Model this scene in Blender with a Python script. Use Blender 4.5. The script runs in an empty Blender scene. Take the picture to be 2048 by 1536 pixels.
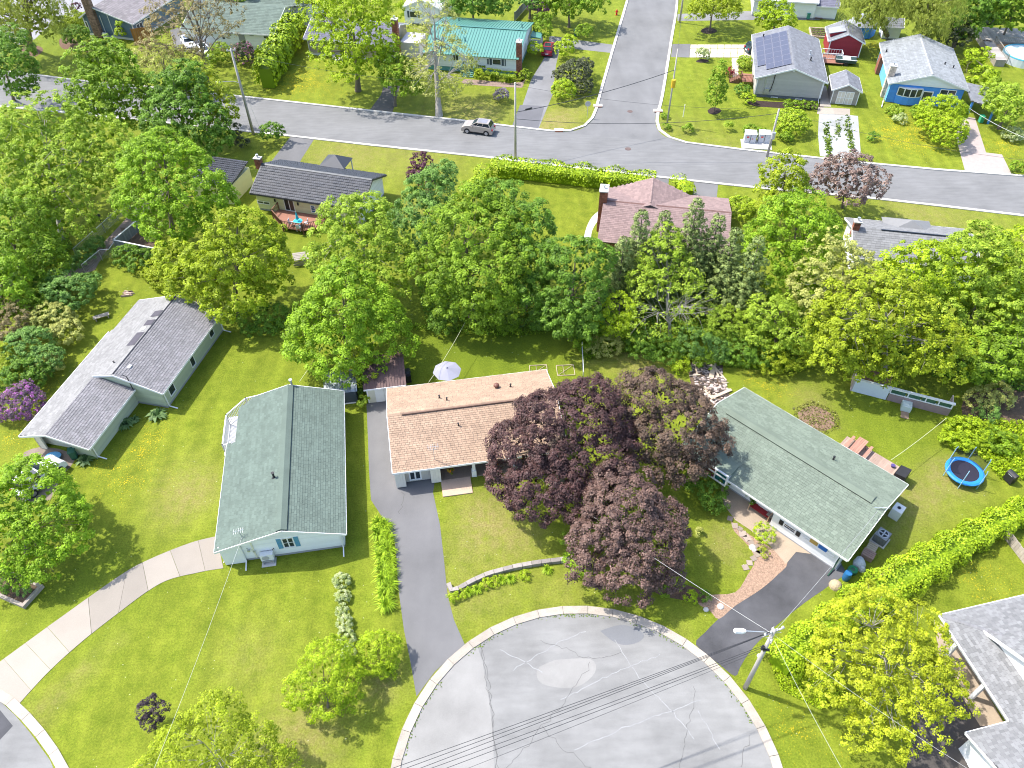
import bpy, math, random
import numpy as np
from mathutils import Matrix, Vector, Quaternion

# ------------------------------------------------------------------ camera, world, sun, exposure
SC = bpy.context.scene
COL = SC.collection
HC = 54.0
FPX = 1554.0
TH, RO = math.radians(46.1), math.radians(-0.6)
Fv = np.array([0, math.cos(TH), -math.sin(TH)]); Rv = np.array([1., 0, 0]); Uv = np.cross(Rv, Fv)
R2 = math.cos(RO)*Rv + math.sin(RO)*Uv; U2 = -math.sin(RO)*Rv + math.cos(RO)*Uv
cam_d = bpy.data.cameras.new('camera'); cam = bpy.data.objects.new('camera', cam_d); COL.objects.link(cam)
cam_d.sensor_width = 36; cam_d.lens = FPX/2048*36; cam_d.clip_start = 1; cam_d.clip_end = 3000
m = Matrix.Identity(4)
for i in range(3):
    m[i][0] = R2[i]; m[i][1] = U2[i]; m[i][2] = -Fv[i]
m[2][3] = HC
cam.matrix_world = m
SC.camera = cam

w = bpy.data.worlds.new('World'); SC.world = w; w.use_nodes = True
nt = w.node_tree; bg = nt.nodes['Background']
sky = nt.nodes.new('ShaderNodeTexSky'); sky.sky_type = 'NISHITA'; sky.sun_disc = False
SUN_EL = math.radians(56)
SUN_TO = np.array([-0.93, 0.37]); SUN_TO /= np.linalg.norm(SUN_TO)
sky.sun_elevation = SUN_EL; sky.sun_rotation = math.atan2(SUN_TO[0], SUN_TO[1]) % (2*math.pi)
sky.air_density = 1.0; sky.dust_density = 2.0; sky.ozone_density = 1.0
nt.links.new(sky.outputs[0], bg.inputs[0]); bg.inputs[1].default_value = 0.15
sd = bpy.data.lights.new('sun', 'SUN'); sd.energy = 2.7; sd.angle = math.radians(0.9); sd.color = (1, .955, .88)
so = bpy.data.objects.new('sun', sd); COL.objects.link(so)
tosun = Vector((SUN_TO[0]*math.cos(SUN_EL), SUN_TO[1]*math.cos(SUN_EL), math.sin(SUN_EL)))
so.rotation_euler = tosun.to_track_quat('Z', 'Y').to_euler(); so.location = (-60, 20, 120)
SC.view_settings.view_transform = 'Standard'; SC.view_settings.look = 'None'
SC.view_settings.exposure = 1.42; SC.view_settings.gamma = 1.0; SC.view_settings.use_curve_mapping = False
SC.cycles.filter_width = 1.05; SC.cycles.max_bounces = 6; SC.cycles.diffuse_bounces = 3; SC.cycles.transparent_max_bounces = 4

# ------------------------------------------------------------------ helpers
def ray(px, py):
    return Fv + (px-1024)/FPX*R2 - (py-768)/FPX*U2
def P(px, py, z=0.0):
    d = ray(px, py); t = (z-HC)/d[2]
    return np.array([t*d[0], t*d[1], z])
def dist(p): return float(np.linalg.norm(np.array([p[0], p[1], p[2]-HC])))
def mpp(px, py, z=0): return dist(P(px, py, z))/FPX      # metres per photo pixel
def height_of(base, tip):
    g = P(*base); d = ray(*tip)
    t = (g[1])/d[1]
    return HC + t*d[2]

RNG = np.random.default_rng(7)
random.seed(7)

def link(o, parent=None):
    COL.objects.link(o)
    if parent is not None: o.parent = parent
    return o
def tag(o, label=None, cat=None, group=None, kind=None):
    if label: o['label'] = label
    if cat: o['category'] = cat
    if group: o['group'] = group
    if kind: o['kind'] = kind
    return o
def empty(name, loc=(0, 0, 0), rz=0.0, label=None, cat=None, group=None, kind=None):
    o = bpy.data.objects.new(name, None); o.location = [float(v) for v in loc]; o.rotation_euler = (0, 0, rz)
    o.empty_display_size = .3
    link(o); tag(o, label, cat, group, kind); return o
def copy_tree(o, parent=None):
    c = o.copy(); COL.objects.link(c)
    if parent is not None: c.parent = parent
    for ch in list(o.children): copy_tree(ch, c)
    return c

# ---- materials
MATS = {}
def node(nt, t, **kw):
    n = nt.nodes.new(t)
    for k, v in kw.items(): setattr(n, k, v)
    return n
def mat(key, col, rough=.8, var=.12, scale=3.0, fine=25.0, bump=.0, metal=0.0, spec=.4, attr=False, stretch=None):
    """plain procedural material: base colour broken up by two noises, optional per-face tone attribute"""
    if key in MATS: return MATS[key]
    m = bpy.data.materials.new(key); m.use_nodes = True; nt = m.node_tree; b = nt.nodes['Principled BSDF']
    b.inputs['Roughness'].default_value = rough; b.inputs['Metallic'].default_value = metal
    b.inputs['Specular IOR Level'].default_value = spec
    tc = node(nt, 'ShaderNodeTexCoord'); src = tc.outputs['Object']
    if stretch:
        mp = node(nt, 'ShaderNodeMapping'); mp.inputs['Scale'].default_value = stretch
        nt.links.new(src, mp.inputs['Vector']); src = mp.outputs[0]
    n1 = node(nt, 'ShaderNodeTexNoise'); n1.inputs['Scale'].default_value = scale; n1.inputs['Detail'].default_value = 4
    n2 = node(nt, 'ShaderNodeTexNoise'); n2.inputs['Scale'].default_value = fine; n2.inputs['Detail'].default_value = 2
    nt.links.new(src, n1.inputs['Vector']); nt.links.new(src, n2.inputs['Vector'])
    ad = node(nt, 'ShaderNodeMath', operation='ADD'); nt.links.new(n1.outputs[0], ad.inputs[0]); nt.links.new(n2.outputs[0], ad.inputs[1])
    last = ad.outputs[0]
    mr = node(nt, 'ShaderNodeMapRange'); mr.inputs['From Min'].default_value = .6; mr.inputs['From Max'].default_value = 1.4
    mr.inputs['To Min'].default_value = 1-var; mr.inputs['To Max'].default_value = 1+var
    nt.links.new(last, mr.inputs['Value']); fac = mr.outputs[0]
    if attr:
        at = node(nt, 'ShaderNodeAttribute', attribute_name='v')
        ad1 = node(nt, 'ShaderNodeMath', operation='ADD'); ad1.inputs[1].default_value = 1; nt.links.new(at.outputs['Fac'], ad1.inputs[0])
        mu = node(nt, 'ShaderNodeMath', operation='MULTIPLY'); nt.links.new(fac, mu.inputs[0]); nt.links.new(ad1.outputs[0], mu.inputs[1]); fac = mu.outputs[0]
    vm = node(nt, 'ShaderNodeVectorMath', operation='SCALE'); vm.inputs[0].default_value = col[:3]
    nt.links.new(fac, vm.inputs['Scale']); nt.links.new(vm.outputs[0], b.inputs['Base Color'])
    if bump:
        bp = node(nt, 'ShaderNodeBump'); bp.inputs['Strength'].default_value = bump; bp.inputs['Distance'].default_value = .05
        nt.links.new(n2.outputs[0], bp.inputs['Height']); nt.links.new(bp.outputs[0], b.inputs['Normal'])
    MATS[key] = m; return m

def leafmat(key, dark, light, flower=None, transl=.42):
    if key in MATS: return MATS[key]
    m = bpy.data.materials.new(key); m.use_nodes = True; nt = m.node_tree; b = nt.nodes['Principled BSDF']
    b.inputs['Roughness'].default_value = .55; b.inputs['Specular IOR Level'].default_value = .3
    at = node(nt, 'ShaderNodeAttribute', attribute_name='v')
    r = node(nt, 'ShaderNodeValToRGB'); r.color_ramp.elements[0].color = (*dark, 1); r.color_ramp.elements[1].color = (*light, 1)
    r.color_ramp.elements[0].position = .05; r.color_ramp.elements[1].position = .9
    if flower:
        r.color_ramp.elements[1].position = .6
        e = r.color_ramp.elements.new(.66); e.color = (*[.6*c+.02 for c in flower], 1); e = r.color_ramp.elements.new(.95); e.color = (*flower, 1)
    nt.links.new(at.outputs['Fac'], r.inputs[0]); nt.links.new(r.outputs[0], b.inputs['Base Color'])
    tr = node(nt, 'ShaderNodeBsdfTranslucent'); nt.links.new(r.outputs[0], tr.inputs[0])
    mx = node(nt, 'ShaderNodeMixShader'); mx.inputs[0].default_value = transl
    nt.links.new(b.outputs[0], mx.inputs[1]); nt.links.new(tr.outputs[0], mx.inputs[2])
    nt.links.new(mx.outputs[0], nt.nodes['Material Output'].inputs[0])
    MATS[key] = m; return m

WHITE = mat('white_paint', (.74, .74, .74), .5, .05, bump=.05)
CREAM = mat('cream_siding_paint', (.62, .6, .5), .6, .06)
GLASS = mat('window_glass', (.03, .04, .05), .08, .3, spec=.8)
BLIND = mat('glass_with_pale_blind', (.42, .47, .52), .15, .08)
DARK = mat('dark_plastic', (.02, .02, .023), .5, .2)
METAL = mat('galvanised_metal', (.5, .52, .54), .35, .1, metal=.6)
WOODGREY = mat('weathered_wood', (.3, .27, .23), .85, .25, stretch=(1, 1, 1), bump=.2)
WOODBROWN = mat('brown_stained_wood', (.17, .085, .05), .7, .2)
POLEWOOD = mat('utility_pole_wood', (.4, .37, .33), .85, .2, stretch=(1, 1, .2))
CONC = mat('concrete', (.5, .48, .45), .85, .1, 1.2, 30, bump=.1)
FOUND = mat('foundation_concrete', (.33, .33, .35), .9, .12)
BARK = mat('bark', (.16, .13, .1), .9, .3, 3, 20, bump=.4)
PALEBARK = mat('pale_bark', (.34, .31, .27), .9, .25, 3, 20, bump=.4)
BRICK = mat('chimney_brick_tone', (.26, .1, .065), .9, .25, 6, 30, bump=.2)
WIRE = mat('wire', (.035, .035, .04), .5, .05)
PALEWIRE = mat('pale_wire', (.6, .6, .58), .5, .05)
MULCH = mat('brown_mulch', (.13, .075, .05), .95, .45, 4, 12, bump=.8)
DARKMULCH = mat('dark_mulch', (.035, .022, .018), .95, .5, 4, 12, bump=.8)
SOIL = mat('garden_soil', (.11, .075, .05), .95, .4, 3, 14, bump=.8)

class MB:
    """collects simple solids and turns them into one mesh object"""
    def __init__(s): s.v = []; s.f = []; s.t = []
    def add(s, vs, fs, tone=1.0):
        k = len(s.v); s.v += [tuple(map(float, p)) for p in vs]; s.f += [tuple(i+k for i in f) for f in fs]; s.t += [tone]*len(fs)
    def box(s, x0, x1, y0, y1, z0, z1, tone=1.0):
        s.add([(x0, y0, z0), (x1, y0, z0), (x1, y1, z0), (x0, y1, z0), (x0, y0, z1), (x1, y0, z1), (x1, y1, z1), (x0, y1, z1)],
              [(0, 3, 2, 1), (4, 5, 6, 7), (0, 1, 5, 4), (1, 2, 6, 5), (2, 3, 7, 6), (3, 0, 4, 7)], tone)
    def prism(s, poly, z0, z1, tone=1.0):
        n = len(poly)
        zs0 = z0 if hasattr(z0, '__len__') else [z0]*n; zs1 = z1 if hasattr(z1, '__len__') else [z1]*n
        s.add([(p[0], p[1], a) for p, a in zip(poly, zs0)] + [(p[0], p[1], a) for p, a in zip(poly, zs1)],
              [tuple(range(n))[::-1], tuple(range(n, 2*n))] + [(i, (i+1) % n, (i+1) % n+n, i+n) for i in range(n)], tone)
    def bar(s, p, q, w, h, up=(0, 0, 1), tone=1.0):
        p = Vector(p); q = Vector(q); d = (q-p)
        if d.length < 1e-6: return
        d.normalize(); u = Vector(up)
        sd = d.cross(u)
        if sd.length < 1e-4: sd = d.cross(Vector((0, 1, 0)))
        sd.normalize(); u = sd.cross(d)
        c = [(-w/2, -h/2), (w/2, -h/2), (w/2, h/2), (-w/2, h/2)]
        vs = [p+sd*a+u*b for a, b in c] + [q+sd*a+u*b for a, b in c]
        s.add(vs, [(0, 1, 2, 3)[::-1], (4, 5, 6, 7), (0, 1, 5, 4), (1, 2, 6, 5), (2, 3, 7, 6), (3, 0, 4, 7)], tone)
    def tube(s, pts, rs, n=8, cap=True, tone=1.0):
        pts = [Vector(p) for p in pts]
        if not hasattr(rs, '__len__'): rs = [rs]*len(pts)
        vs = []; prev = None
        for i, p in enumerate(pts):
            d = (pts[min(i+1, len(pts)-1)]-pts[max(i-1, 0)]); d.normalize()
            a = d.orthogonal() if prev is None else (prev-d*prev.dot(d))
            if a.length < 1e-5: a = d.orthogonal()
            a.normalize(); prev = a; b = d.cross(a)
            for k in range(n):
                t = 2*math.pi*k/n; vs.append(p+(a*math.cos(t)+b*math.sin(t))*rs[i])
        fs = []
        for i in range(len(pts)-1):
            for k in range(n):
                fs.append((i*n+k, i*n+(k+1) % n, (i+1)*n+(k+1) % n, (i+1)*n+k))
        if cap: fs += [tuple(range(n))[::-1], tuple(range((len(pts)-1)*n, len(pts)*n))]
        s.add(vs, fs, tone)
    def dome(s, c, r, rz, n=12, m=5, lo=0.0, tone=1.0):
        vs = []; fs = []
        for j in range(m+1):
            t = lo+(math.pi/2-lo)*j/m
            for k in range(n):
                a = 2*math.pi*k/n; vs.append((c[0]+r*math.cos(t)*math.cos(a), c[1]+r*math.cos(t)*math.sin(a), c[2]+rz*math.sin(t)))
        for j in range(m):
            for k in range(n): fs.append((j*n+k, j*n+(k+1) % n, (j+1)*n+(k+1) % n, (j+1)*n+k))
        s.add(vs, fs, tone)
    def build(s, name, material, parent=None, tones=False, smooth=False, kind=None, **tg):
        me = bpy.data.meshes.new(name); me.from_pydata(s.v, [], s.f)
        mats = material if isinstance(material, (list, tuple)) else [material]
        for mm in mats: me.materials.append(mm)
        if tones:
            a = me.attributes.new('v', 'FLOAT', 'FACE'); a.data.foreach_set('value', [t-1 for t in s.t])
        if smooth: me.polygons.foreach_set('use_smooth', [True]*len(me.polygons))
        me.update()
        o = bpy.data.objects.new(name, me); link(o, parent)
        if kind: o['kind'] = kind
        if tg: tag(o, **tg)
        return o

# ---- foliage
def unit(a):
    return a/np.maximum(np.linalg.norm(a, axis=-1, keepdims=True), 1e-9)
def rdirs(n, rng, zmin=-1.0):
    z = rng.uniform(zmin, 1, n); a = rng.uniform(0, 2*np.pi, n); r = np.sqrt(1-z*z)
    return np.stack([r*np.cos(a), r*np.sin(a), z], 1)
def quads_from(pos, nor, tan, la, lb, v):
    """rhombus leaves -> (verts, tones)"""
    b = np.cross(nor, tan)
    la = np.asarray(la).reshape(-1, 1); lb = np.asarray(lb).reshape(-1, 1)
    V = np.stack([pos-tan*la, pos-b*lb+nor*lb*.25, pos+tan*la, pos+b*lb+nor*lb*.25], 1).reshape(-1, 3)
    return V, v
def leaf_mesh(name, parts, material):
    V = np.concatenate([p[0] for p in parts]); t = np.concatenate([p[1] for p in parts])
    n = len(V)//4
    me = bpy.data.meshes.new(name)
    me.vertices.add(4*n); me.vertices.foreach_set('co', V.astype(np.float32).ravel())
    me.loops.add(4*n); me.loops.foreach_set('vertex_index', np.arange(4*n, dtype=np.int32))
    me.polygons.add(n); me.polygons.foreach_set('loop_start', np.arange(0, 4*n, 4, dtype=np.int32))
    try: me.polygons.foreach_set('loop_total', np.full(n, 4, dtype=np.int32))
    except Exception: pass
    a = me.attributes.new('v', 'FLOAT', 'FACE'); a.data.foreach_set('value', t.astype(np.float32))
    me.materials.append(material); me.update(calc_edges=True)
    return me
def cluster_leaves(C, N, rc, per, ls, rng, tone=None, flat=.75, droop=0.0, aspect=.7, spread=.25):
    n = len(C)
    if n == 0: return np.zeros((0, 3)), np.zeros(0)
    rc = np.broadcast_to(np.asarray(rc, float), (n,))
    idx = np.repeat(np.arange(n), per); k = len(idx)
    up = np.array([0, 0, 1.])
    d = unit(rdirs(k, rng)+.75*N[idx]+.35*up)
    rad = rc[idx]*rng.uniform(.25, 1, k)**.5*rng.uniform(.8, 1.15, k)
    pos = C[idx]+d*rad[:, None]*np.array([1, 1, flat])
    nor = unit(d*.95+rdirs(k, rng)*.5+up*.55)
    tan = unit(np.cross(nor, rdirs(k, rng)))
    ls *= .9
    if droop:
        pos[:, 2] -= droop*rng.uniform(0, 1, k)**1.5*rc[idx]*2.2
        tan = unit(tan*.35+np.array([0, 0, -1.])); nor = unit(np.cross(tan, rdirs(k, rng)))
    if tone is None: tone = rng.uniform(.25, .75, n)
    v = np.clip(tone[idx]+rng.uniform(-spread, spread, k), 0, 1)
    s = ls*rng.uniform(.6, 1.25, k)
    return quads_from(pos, nor, tan, s*.5, s*.5*aspect, v)

LEAFCOUNT = [0]
def crown_parts(blobs, rng, zlow=.3, dens=.85, rc=.7, per=70, ls=.28, droop=0., inner=True, lump=.16, zmin=-.45, aspect=.7, hollow=0.0):
    """blobs: (centre xyz, r, rz) in the tree's own frame -> leaf quads and the cluster centres"""
    Cs, Ns = [], []
    ph = rng.uniform(0, 6.28, (6,)); kd = rdirs(6, rng)*rng.uniform(3, 6, (6, 1))
    for i, (c, r, rz) in enumerate(blobs):
        c = np.asarray(c, float)
        n = max(14, int(4*np.pi*r*rz*dens*(1-zmin)/2/(rc/.7)**2))
        d = rdirs(n, rng, zmin)
        lumpf = 1+lump*np.mean(np.cos(d@kd.T+ph), 1)*2.2
        rad = rng.uniform(.76, .97, n)*lumpf
        pos = c+d*rad[:, None]*np.array([r, r, rz])
        keep = np.ones(n, bool)
        for j, (c2, r2, rz2) in enumerate(blobs):
            if j != i:
                q = (pos-np.asarray(c2))/np.array([r2, r2, rz2]); keep &= (np.sum(q*q, 1) > .58)
        if hollow: keep &= rng.uniform(0, 1, n) > hollow
        Cs.append(pos[keep]); Ns.append(d[keep])
    C = np.concatenate(Cs); N = np.concatenate(Ns)
    ok = C[:, 2] > zlow; C = C[ok]; N = N[ok]
    rcs = rc*rng.uniform(.7, 1.3, len(C))
    parts = [cluster_leaves(C, N, rcs, per, ls, rng, droop=droop, aspect=aspect)]
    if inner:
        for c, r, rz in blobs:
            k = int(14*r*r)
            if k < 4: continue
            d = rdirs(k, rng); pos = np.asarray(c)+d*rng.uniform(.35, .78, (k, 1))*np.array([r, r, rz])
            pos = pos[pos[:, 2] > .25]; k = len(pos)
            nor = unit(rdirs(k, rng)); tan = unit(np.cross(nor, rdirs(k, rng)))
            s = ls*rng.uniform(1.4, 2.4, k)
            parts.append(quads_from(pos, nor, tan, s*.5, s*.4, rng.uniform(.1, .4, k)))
    return parts, C
def limb(mb, a, b, r0, r1, rng, n=5, sag=.06, k=4):
    a = np.asarray(a, float); b = np.asarray(b, float); L = np.linalg.norm(b-a)
    off = rng.normal(0, 1, 3)*L*.07
    pts = []
    for t in np.linspace(0, 1, k+1):
        p = a+(b-a)*t+off*math.sin(math.pi*t)+np.array([0, 0, 1])*L*sag*math.sin(math.pi*t)*.6
        pts.append(p)
    mb.tube(pts, list(np.linspace(r0, r1, k+1)), n=n, cap=False)
    return pts
def trunk_mesh(top, r0, C, rng, nl=8, nsec=14, split=.35, lean=(0, 0)):
    mb = MB(); top = np.asarray(top, float)
    base = np.array([0, 0, -.15])
    pts = []; K = 6
    for i in range(K+1):
        t = i/K; p = base+(top-base)*t+np.array([rng.normal(0, .05), rng.normal(0, .05), 0])*(0 < i < K)
        pts.append(p)
    rs = [r0*(1.35 if i == 0 else 1)*(1-.78*(i/K)) for i in range(K+1)]
    mb.tube(pts, rs, n=8, cap=False)
    if len(C):
        sel = C[rng.choice(len(C), min(len(C), nl+nsec), replace=False)]
        ends = []
        for q in sel[:nl]:
            t = rng.uniform(split, .85); a = pts[0]+(pts[-1]-pts[0])*t
            ps = limb(mb, a, q, r0*.3*(1-t*.5), r0*.05, rng); ends.append((ps, q))
        for q in sel[nl:]:
            ps, _ = ends[int(np.argmin([np.linalg.norm(e[1]-q) for e in ends]))]
            limb(mb, ps[2], q, r0*.11, r0*.03, rng, n=4, k=3)
    return mb

def world_blobs(blobs, vs=.85):
    out = []
    for bl in blobs:
        px, py, rp, zc = bl[:4]; c = P(px, py, zc); r = rp*dist(c)/FPX
        out.append((c, r, r*(bl[4] if len(bl) > 4 else vs)))
    return out

def make_tree(name, label, blobs, leaf, base=None, cat='tree', group=None, seed=0, r0=.22, bark=None, vs=.85,
              nl=8, nsec=16, trunk=True, single=False, **kw):
    rng = np.random.default_rng(1000+seed)
    wb = world_blobs(blobs, vs)
    g = P(*base) if base else np.array([wb[0][0][0], wb[0][0][1], 0.])
    loc = (g[0], g[1], 0)
    lb = [(c-np.array(loc), r, rz) for c, r, rz in wb]
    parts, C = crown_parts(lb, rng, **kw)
    LEAFCOUNT[0] += sum(len(p[1]) for p in parts)
    me = leaf_mesh('crown', parts, leaf)
    if single:
        o = bpy.data.objects.new(name, me); o.location = loc; link(o); tag(o, label, cat, group); return o
    root = empty(name, loc, 0, label, cat, group)
    cr = bpy.data.objects.new('crown' if cat == 'tree' else 'foliage', me); link(cr, root)
    if trunk:
        top = lb[0][0]+np.array([0, 0, lb[0][2]*.35])
        trunk_mesh(top, r0, C, rng, nl, nsec).build('trunk' if cat == 'tree' else 'stem', bark or BARK, root, smooth=True)
    return root

def spruce(label, base, tip, rpx, leaf, seed, group=None):
    rng = np.random.default_rng(500+seed)
    h = height_of(base, tip); g = P(*base); r = 1.25*rpx*mpp(base[0], (base[1]+tip[1])/2, h/2)
    root = empty('spruce_tree', g, rng.uniform(0, 6), label, 'tree', group)
    C, N, T = [], [], []
    lv = int(h/.42)
    for i in range(lv):
        t = i/lv; z = h*(.08+.92*t); L = r*(1-t)**.75*rng.uniform(.85, 1.12)
        nb = max(5, int(8-3*t))
        for k in range(nb):
            a = 2*math.pi*(k+rng.uniform(0, .8))/nb+i*.7; l = L*rng.uniform(.7, 1.1)
            m = max(1, int(l/.5))
            tone = rng.uniform(.2, .7)
            for j in range(m):
                s = (j+.8)/m
                C.append([math.cos(a)*l*s, math.sin(a)*l*s, z-l*.22*s+.1*math.sin(s*5)]); N.append([math.cos(a), math.sin(a), -.2]); T.append(tone+.25*(s-.5))
    C = np.array(C); N = unit(np.array(N))
    p = [cluster_leaves(C, N, .38, 30, .32, rng, tone=np.array(T), flat=.45, aspect=.35)]
    LEAFCOUNT[0] += len(p[0][1])
    o = bpy.data.objects.new('crown', leaf_mesh('crown', p, leaf)); link(o, root)
    mb = MB(); mb.tube([(0, 0, -.1), (0, 0, h*.5), (0, 0, h*.97)], [.2, .12, .03], n=7)
    mb.build('trunk', BARK, root, smooth=True)
    return root

def hedge(name, label, path, width, height, leaf, seed=0, ls=.14, dens=26, cat='hedge', group=None, base=0.0, rnd=.6, pxz=0.0, wob=.12):
    """clipped hedge: leaf shell over a rounded section that follows a ground path (world xy)"""
    rng = np.random.default_rng(300+seed)
    pts = [P(p[0], p[1], pxz)[:2] for p in path]
    o0 = pts[0]
    parts = []
    segs = []
    for a, b in zip(pts[:-1], pts[1:]):
        segs.append((a, b, np.linalg.norm(b-a)))
    L = sum(s[2] for s in segs)
    for a, b, l in segs:
        d = (b-a)/max(l, 1e-6); nrm = np.array([d[1], -d[0]])
        n = int(l*(width+2*height)*dens)
        s = rng.uniform(-.15, 1.15, n) if len(segs) == 1 else rng.uniform(-.03, 1.03, n)
        s = np.clip(s, -width*.3/max(l, .1), 1+width*.3/max(l, .1))
        ph = rng.uniform(-1, 1, n)              # across, round the section
        th = ph*math.pi*.62
        cx = np.sign(np.sin(th))*np.abs(np.sin(th))**rnd; cz = np.sign(np.cos(th))*np.abs(np.cos(th))**rnd
        q = a+d*s[:, None]*l+rng.normal(0, .04, (n, 2))
        wb = 1+wob*np.sin(q[:, 0]*2.1+q[:, 1]*1.3)+wob*np.sin(q[:, 0]*.9-q[:, 1]*2.3)+rng.normal(0, .05, n)
        low = cz < 0
        across = cx*width/2*wb; z = np.where(low, height*.5+cz*height*.5, height*.5+cz*height*.5*wb)
        z = np.maximum(z, .05)
        pos = np.stack([q[:, 0]+nrm[0]*across-o0[0], q[:, 1]+nrm[1]*across-o0[1], z+base], 1)
        out = np.stack([nrm[0]*cx, nrm[1]*cx, cz*.8], 1)
        nor = unit(out+rdirs(n, rng)*.7+np.array([0, 0, .3])); tan = unit(np.cross(nor, rdirs(n, rng)))
        lsz = ls*rng.uniform(.8, 1.7, n)
        tone = .5+.2*np.sin(q[:, 0]*1.7)*np.sin(q[:, 1]*1.9)+rng.uniform(-.3, .3, n)
        parts.append(quads_from(pos, nor, tan, lsz*.5, lsz*.38, np.clip(tone, 0, 1)))
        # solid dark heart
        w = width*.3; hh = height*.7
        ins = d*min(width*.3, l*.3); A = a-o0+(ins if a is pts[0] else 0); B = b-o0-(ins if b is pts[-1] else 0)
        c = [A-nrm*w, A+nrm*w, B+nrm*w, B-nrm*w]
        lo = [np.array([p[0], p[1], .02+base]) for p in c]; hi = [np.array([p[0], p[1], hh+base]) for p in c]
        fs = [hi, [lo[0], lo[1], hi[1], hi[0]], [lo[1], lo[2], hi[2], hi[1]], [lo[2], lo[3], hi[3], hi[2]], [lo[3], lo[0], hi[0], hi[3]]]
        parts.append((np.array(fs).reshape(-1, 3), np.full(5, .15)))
    # ends
    LEAFCOUNT[0] += sum(len(p[1]) for p in parts)
    o = bpy.data.objects.new(name, leaf_mesh(name, parts, leaf)); o.location = (o0[0], o0[1], 0); link(o)
    return tag(o, label, cat, group)

def blades_mesh(name, leaf, n=60, length=.8, width=.05, seed=0, up=.75):
    rng = np.random.default_rng(900+seed)
    V, T = [], []
    for i in range(n):
        a = rng.uniform(0, 6.283); d = np.array([math.cos(a), math.sin(a), 0]); s = np.array([-d[1], d[0], 0])
        l = length*rng.uniform(.6, 1.1); base = d*rng.uniform(0, length*.22)+s*rng.uniform(-.1, .1)
        e = rng.uniform(.55, 1.0); z1 = l*up*rng.uniform(.6, 1); wd = width*rng.uniform(.7, 1.2)
        p0 = base; p1 = base+d*l*.45*e+np.array([0, 0, z1]); p2 = base+d*l*e+np.array([0, 0, z1*.55])
        t = rng.uniform(.1, 1)
        V += [p0-s*wd*.5, p0+s*wd*.5, p1+s*wd, p1-s*wd, p1-s*wd, p1+s*wd, p2+s*wd*.15, p2-s*wd*.15]; T += [t, min(1, t+.1)]
    return leaf_mesh(name, [(np.array(V), np.array(T))], leaf)

# ---- house frame
class HF:
    def __init__(s, heading, b0, b1, a0, a1):
        s.psi = math.radians(heading); s.A = np.array([math.sin(s.psi), math.cos(s.psi)]); s.B = np.array([math.cos(s.psi), -math.sin(s.psi)])
        s.b0, s.b1, s.a0, s.a1 = b0, b1, a0, a1
        s.bc, s.ac = (b0+b1)/2, (a0+a1)/2
        s.c = s.A*s.ac+s.B*s.bc
    def root(s, name, label, cat, group=None):
        s.o = empty(name, (s.c[0], s.c[1], 0), -s.psi, label, cat, group); return s.o
    def l(s, b, a, z): return (b-s.bc, a-s.ac, z)
    def px(s, px, py, z=0):
        g = P(px, py, z)[:2]; return float(g@s.B), float(g@s.A)
    def wall(s, px, py, side, plane):
        """pixel on wall plane -> (coordinate along wall, z)"""
        d = ray(px, py); n = s.A if side in 'SN' else s.B
        t = plane/(d[:2]@n); p = np.array([0, 0, HC])+d*t
        return float(p[:2]@(s.B if side in 'SN' else s.A)), float(p[2])
    def wpt(s, side, plane, u, z, out):
        if side == 'S': return s.l(u, plane-out, z)
        if side == 'N': return s.l(u, plane+out, z)
        if side == 'W': return s.l(plane-out, u, z)
        return s.l(plane+out, u, z)
    def wbox(s, mb, side, plane, u0, u1, z0, z1, o0, o1, tone=1.0):
        p = s.wpt(side, plane, u0, z0, o0); q = s.wpt(side, plane, u1, z1, o1)
        mb.box(min(p[0], q[0]), max(p[0], q[0]), min(p[1], q[1]), max(p[1], q[1]), min(p[2], q[2]), max(p[2], q[2]), tone)

def siding(hf, side, plane, poly, e, material, parent=None, name='siding'):
    """lap boards on a wall: poly = convex outline [(u,z)...]"""
    mb = MB(); zs = [p[1] for p in poly]; z = min(zs); zt = max(zs)
    def span(zz):
        xs = []
        for (u0, z0), (u1, z1) in zip(poly, poly[1:]+poly[:1]):
            if min(z0, z1)-1e-6 <= zz <= max(z0, z1)+1e-6 and abs(z1-z0) > 1e-6:
                xs.append(u0+(u1-u0)*(zz-z0)/(z1-z0))
        return (min(xs), max(xs)) if xs else None
    k = 0
    while z < zt-.02:
        z1 = min(z+e, zt-.001); a = span(z+.001); b = span(z1)
        if a and b:
            vs = [hf.wpt(side, plane, a[0], z, .028), hf.wpt(side, plane, a[1], z, .028), hf.wpt(side, plane, b[1], z1, .008), hf.wpt(side, plane, b[0], z1, .008),
                  hf.wpt(side, plane, a[0], z, .004), hf.wpt(side, plane, a[1], z, .004)]
            f = [(0, 1, 2, 3), (4, 5, 1, 0)] if side in 'SE' else [(3, 2, 1, 0), (0, 1, 5, 4)]
            mb.add(vs, f, random.uniform(.93, 1.06))
        z = z1 if z1 > z+1e-4 else z+e
        k += 1
    o = mb.build(name, material, parent or hf.o, tones=True, kind='stuff'); return o

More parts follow.
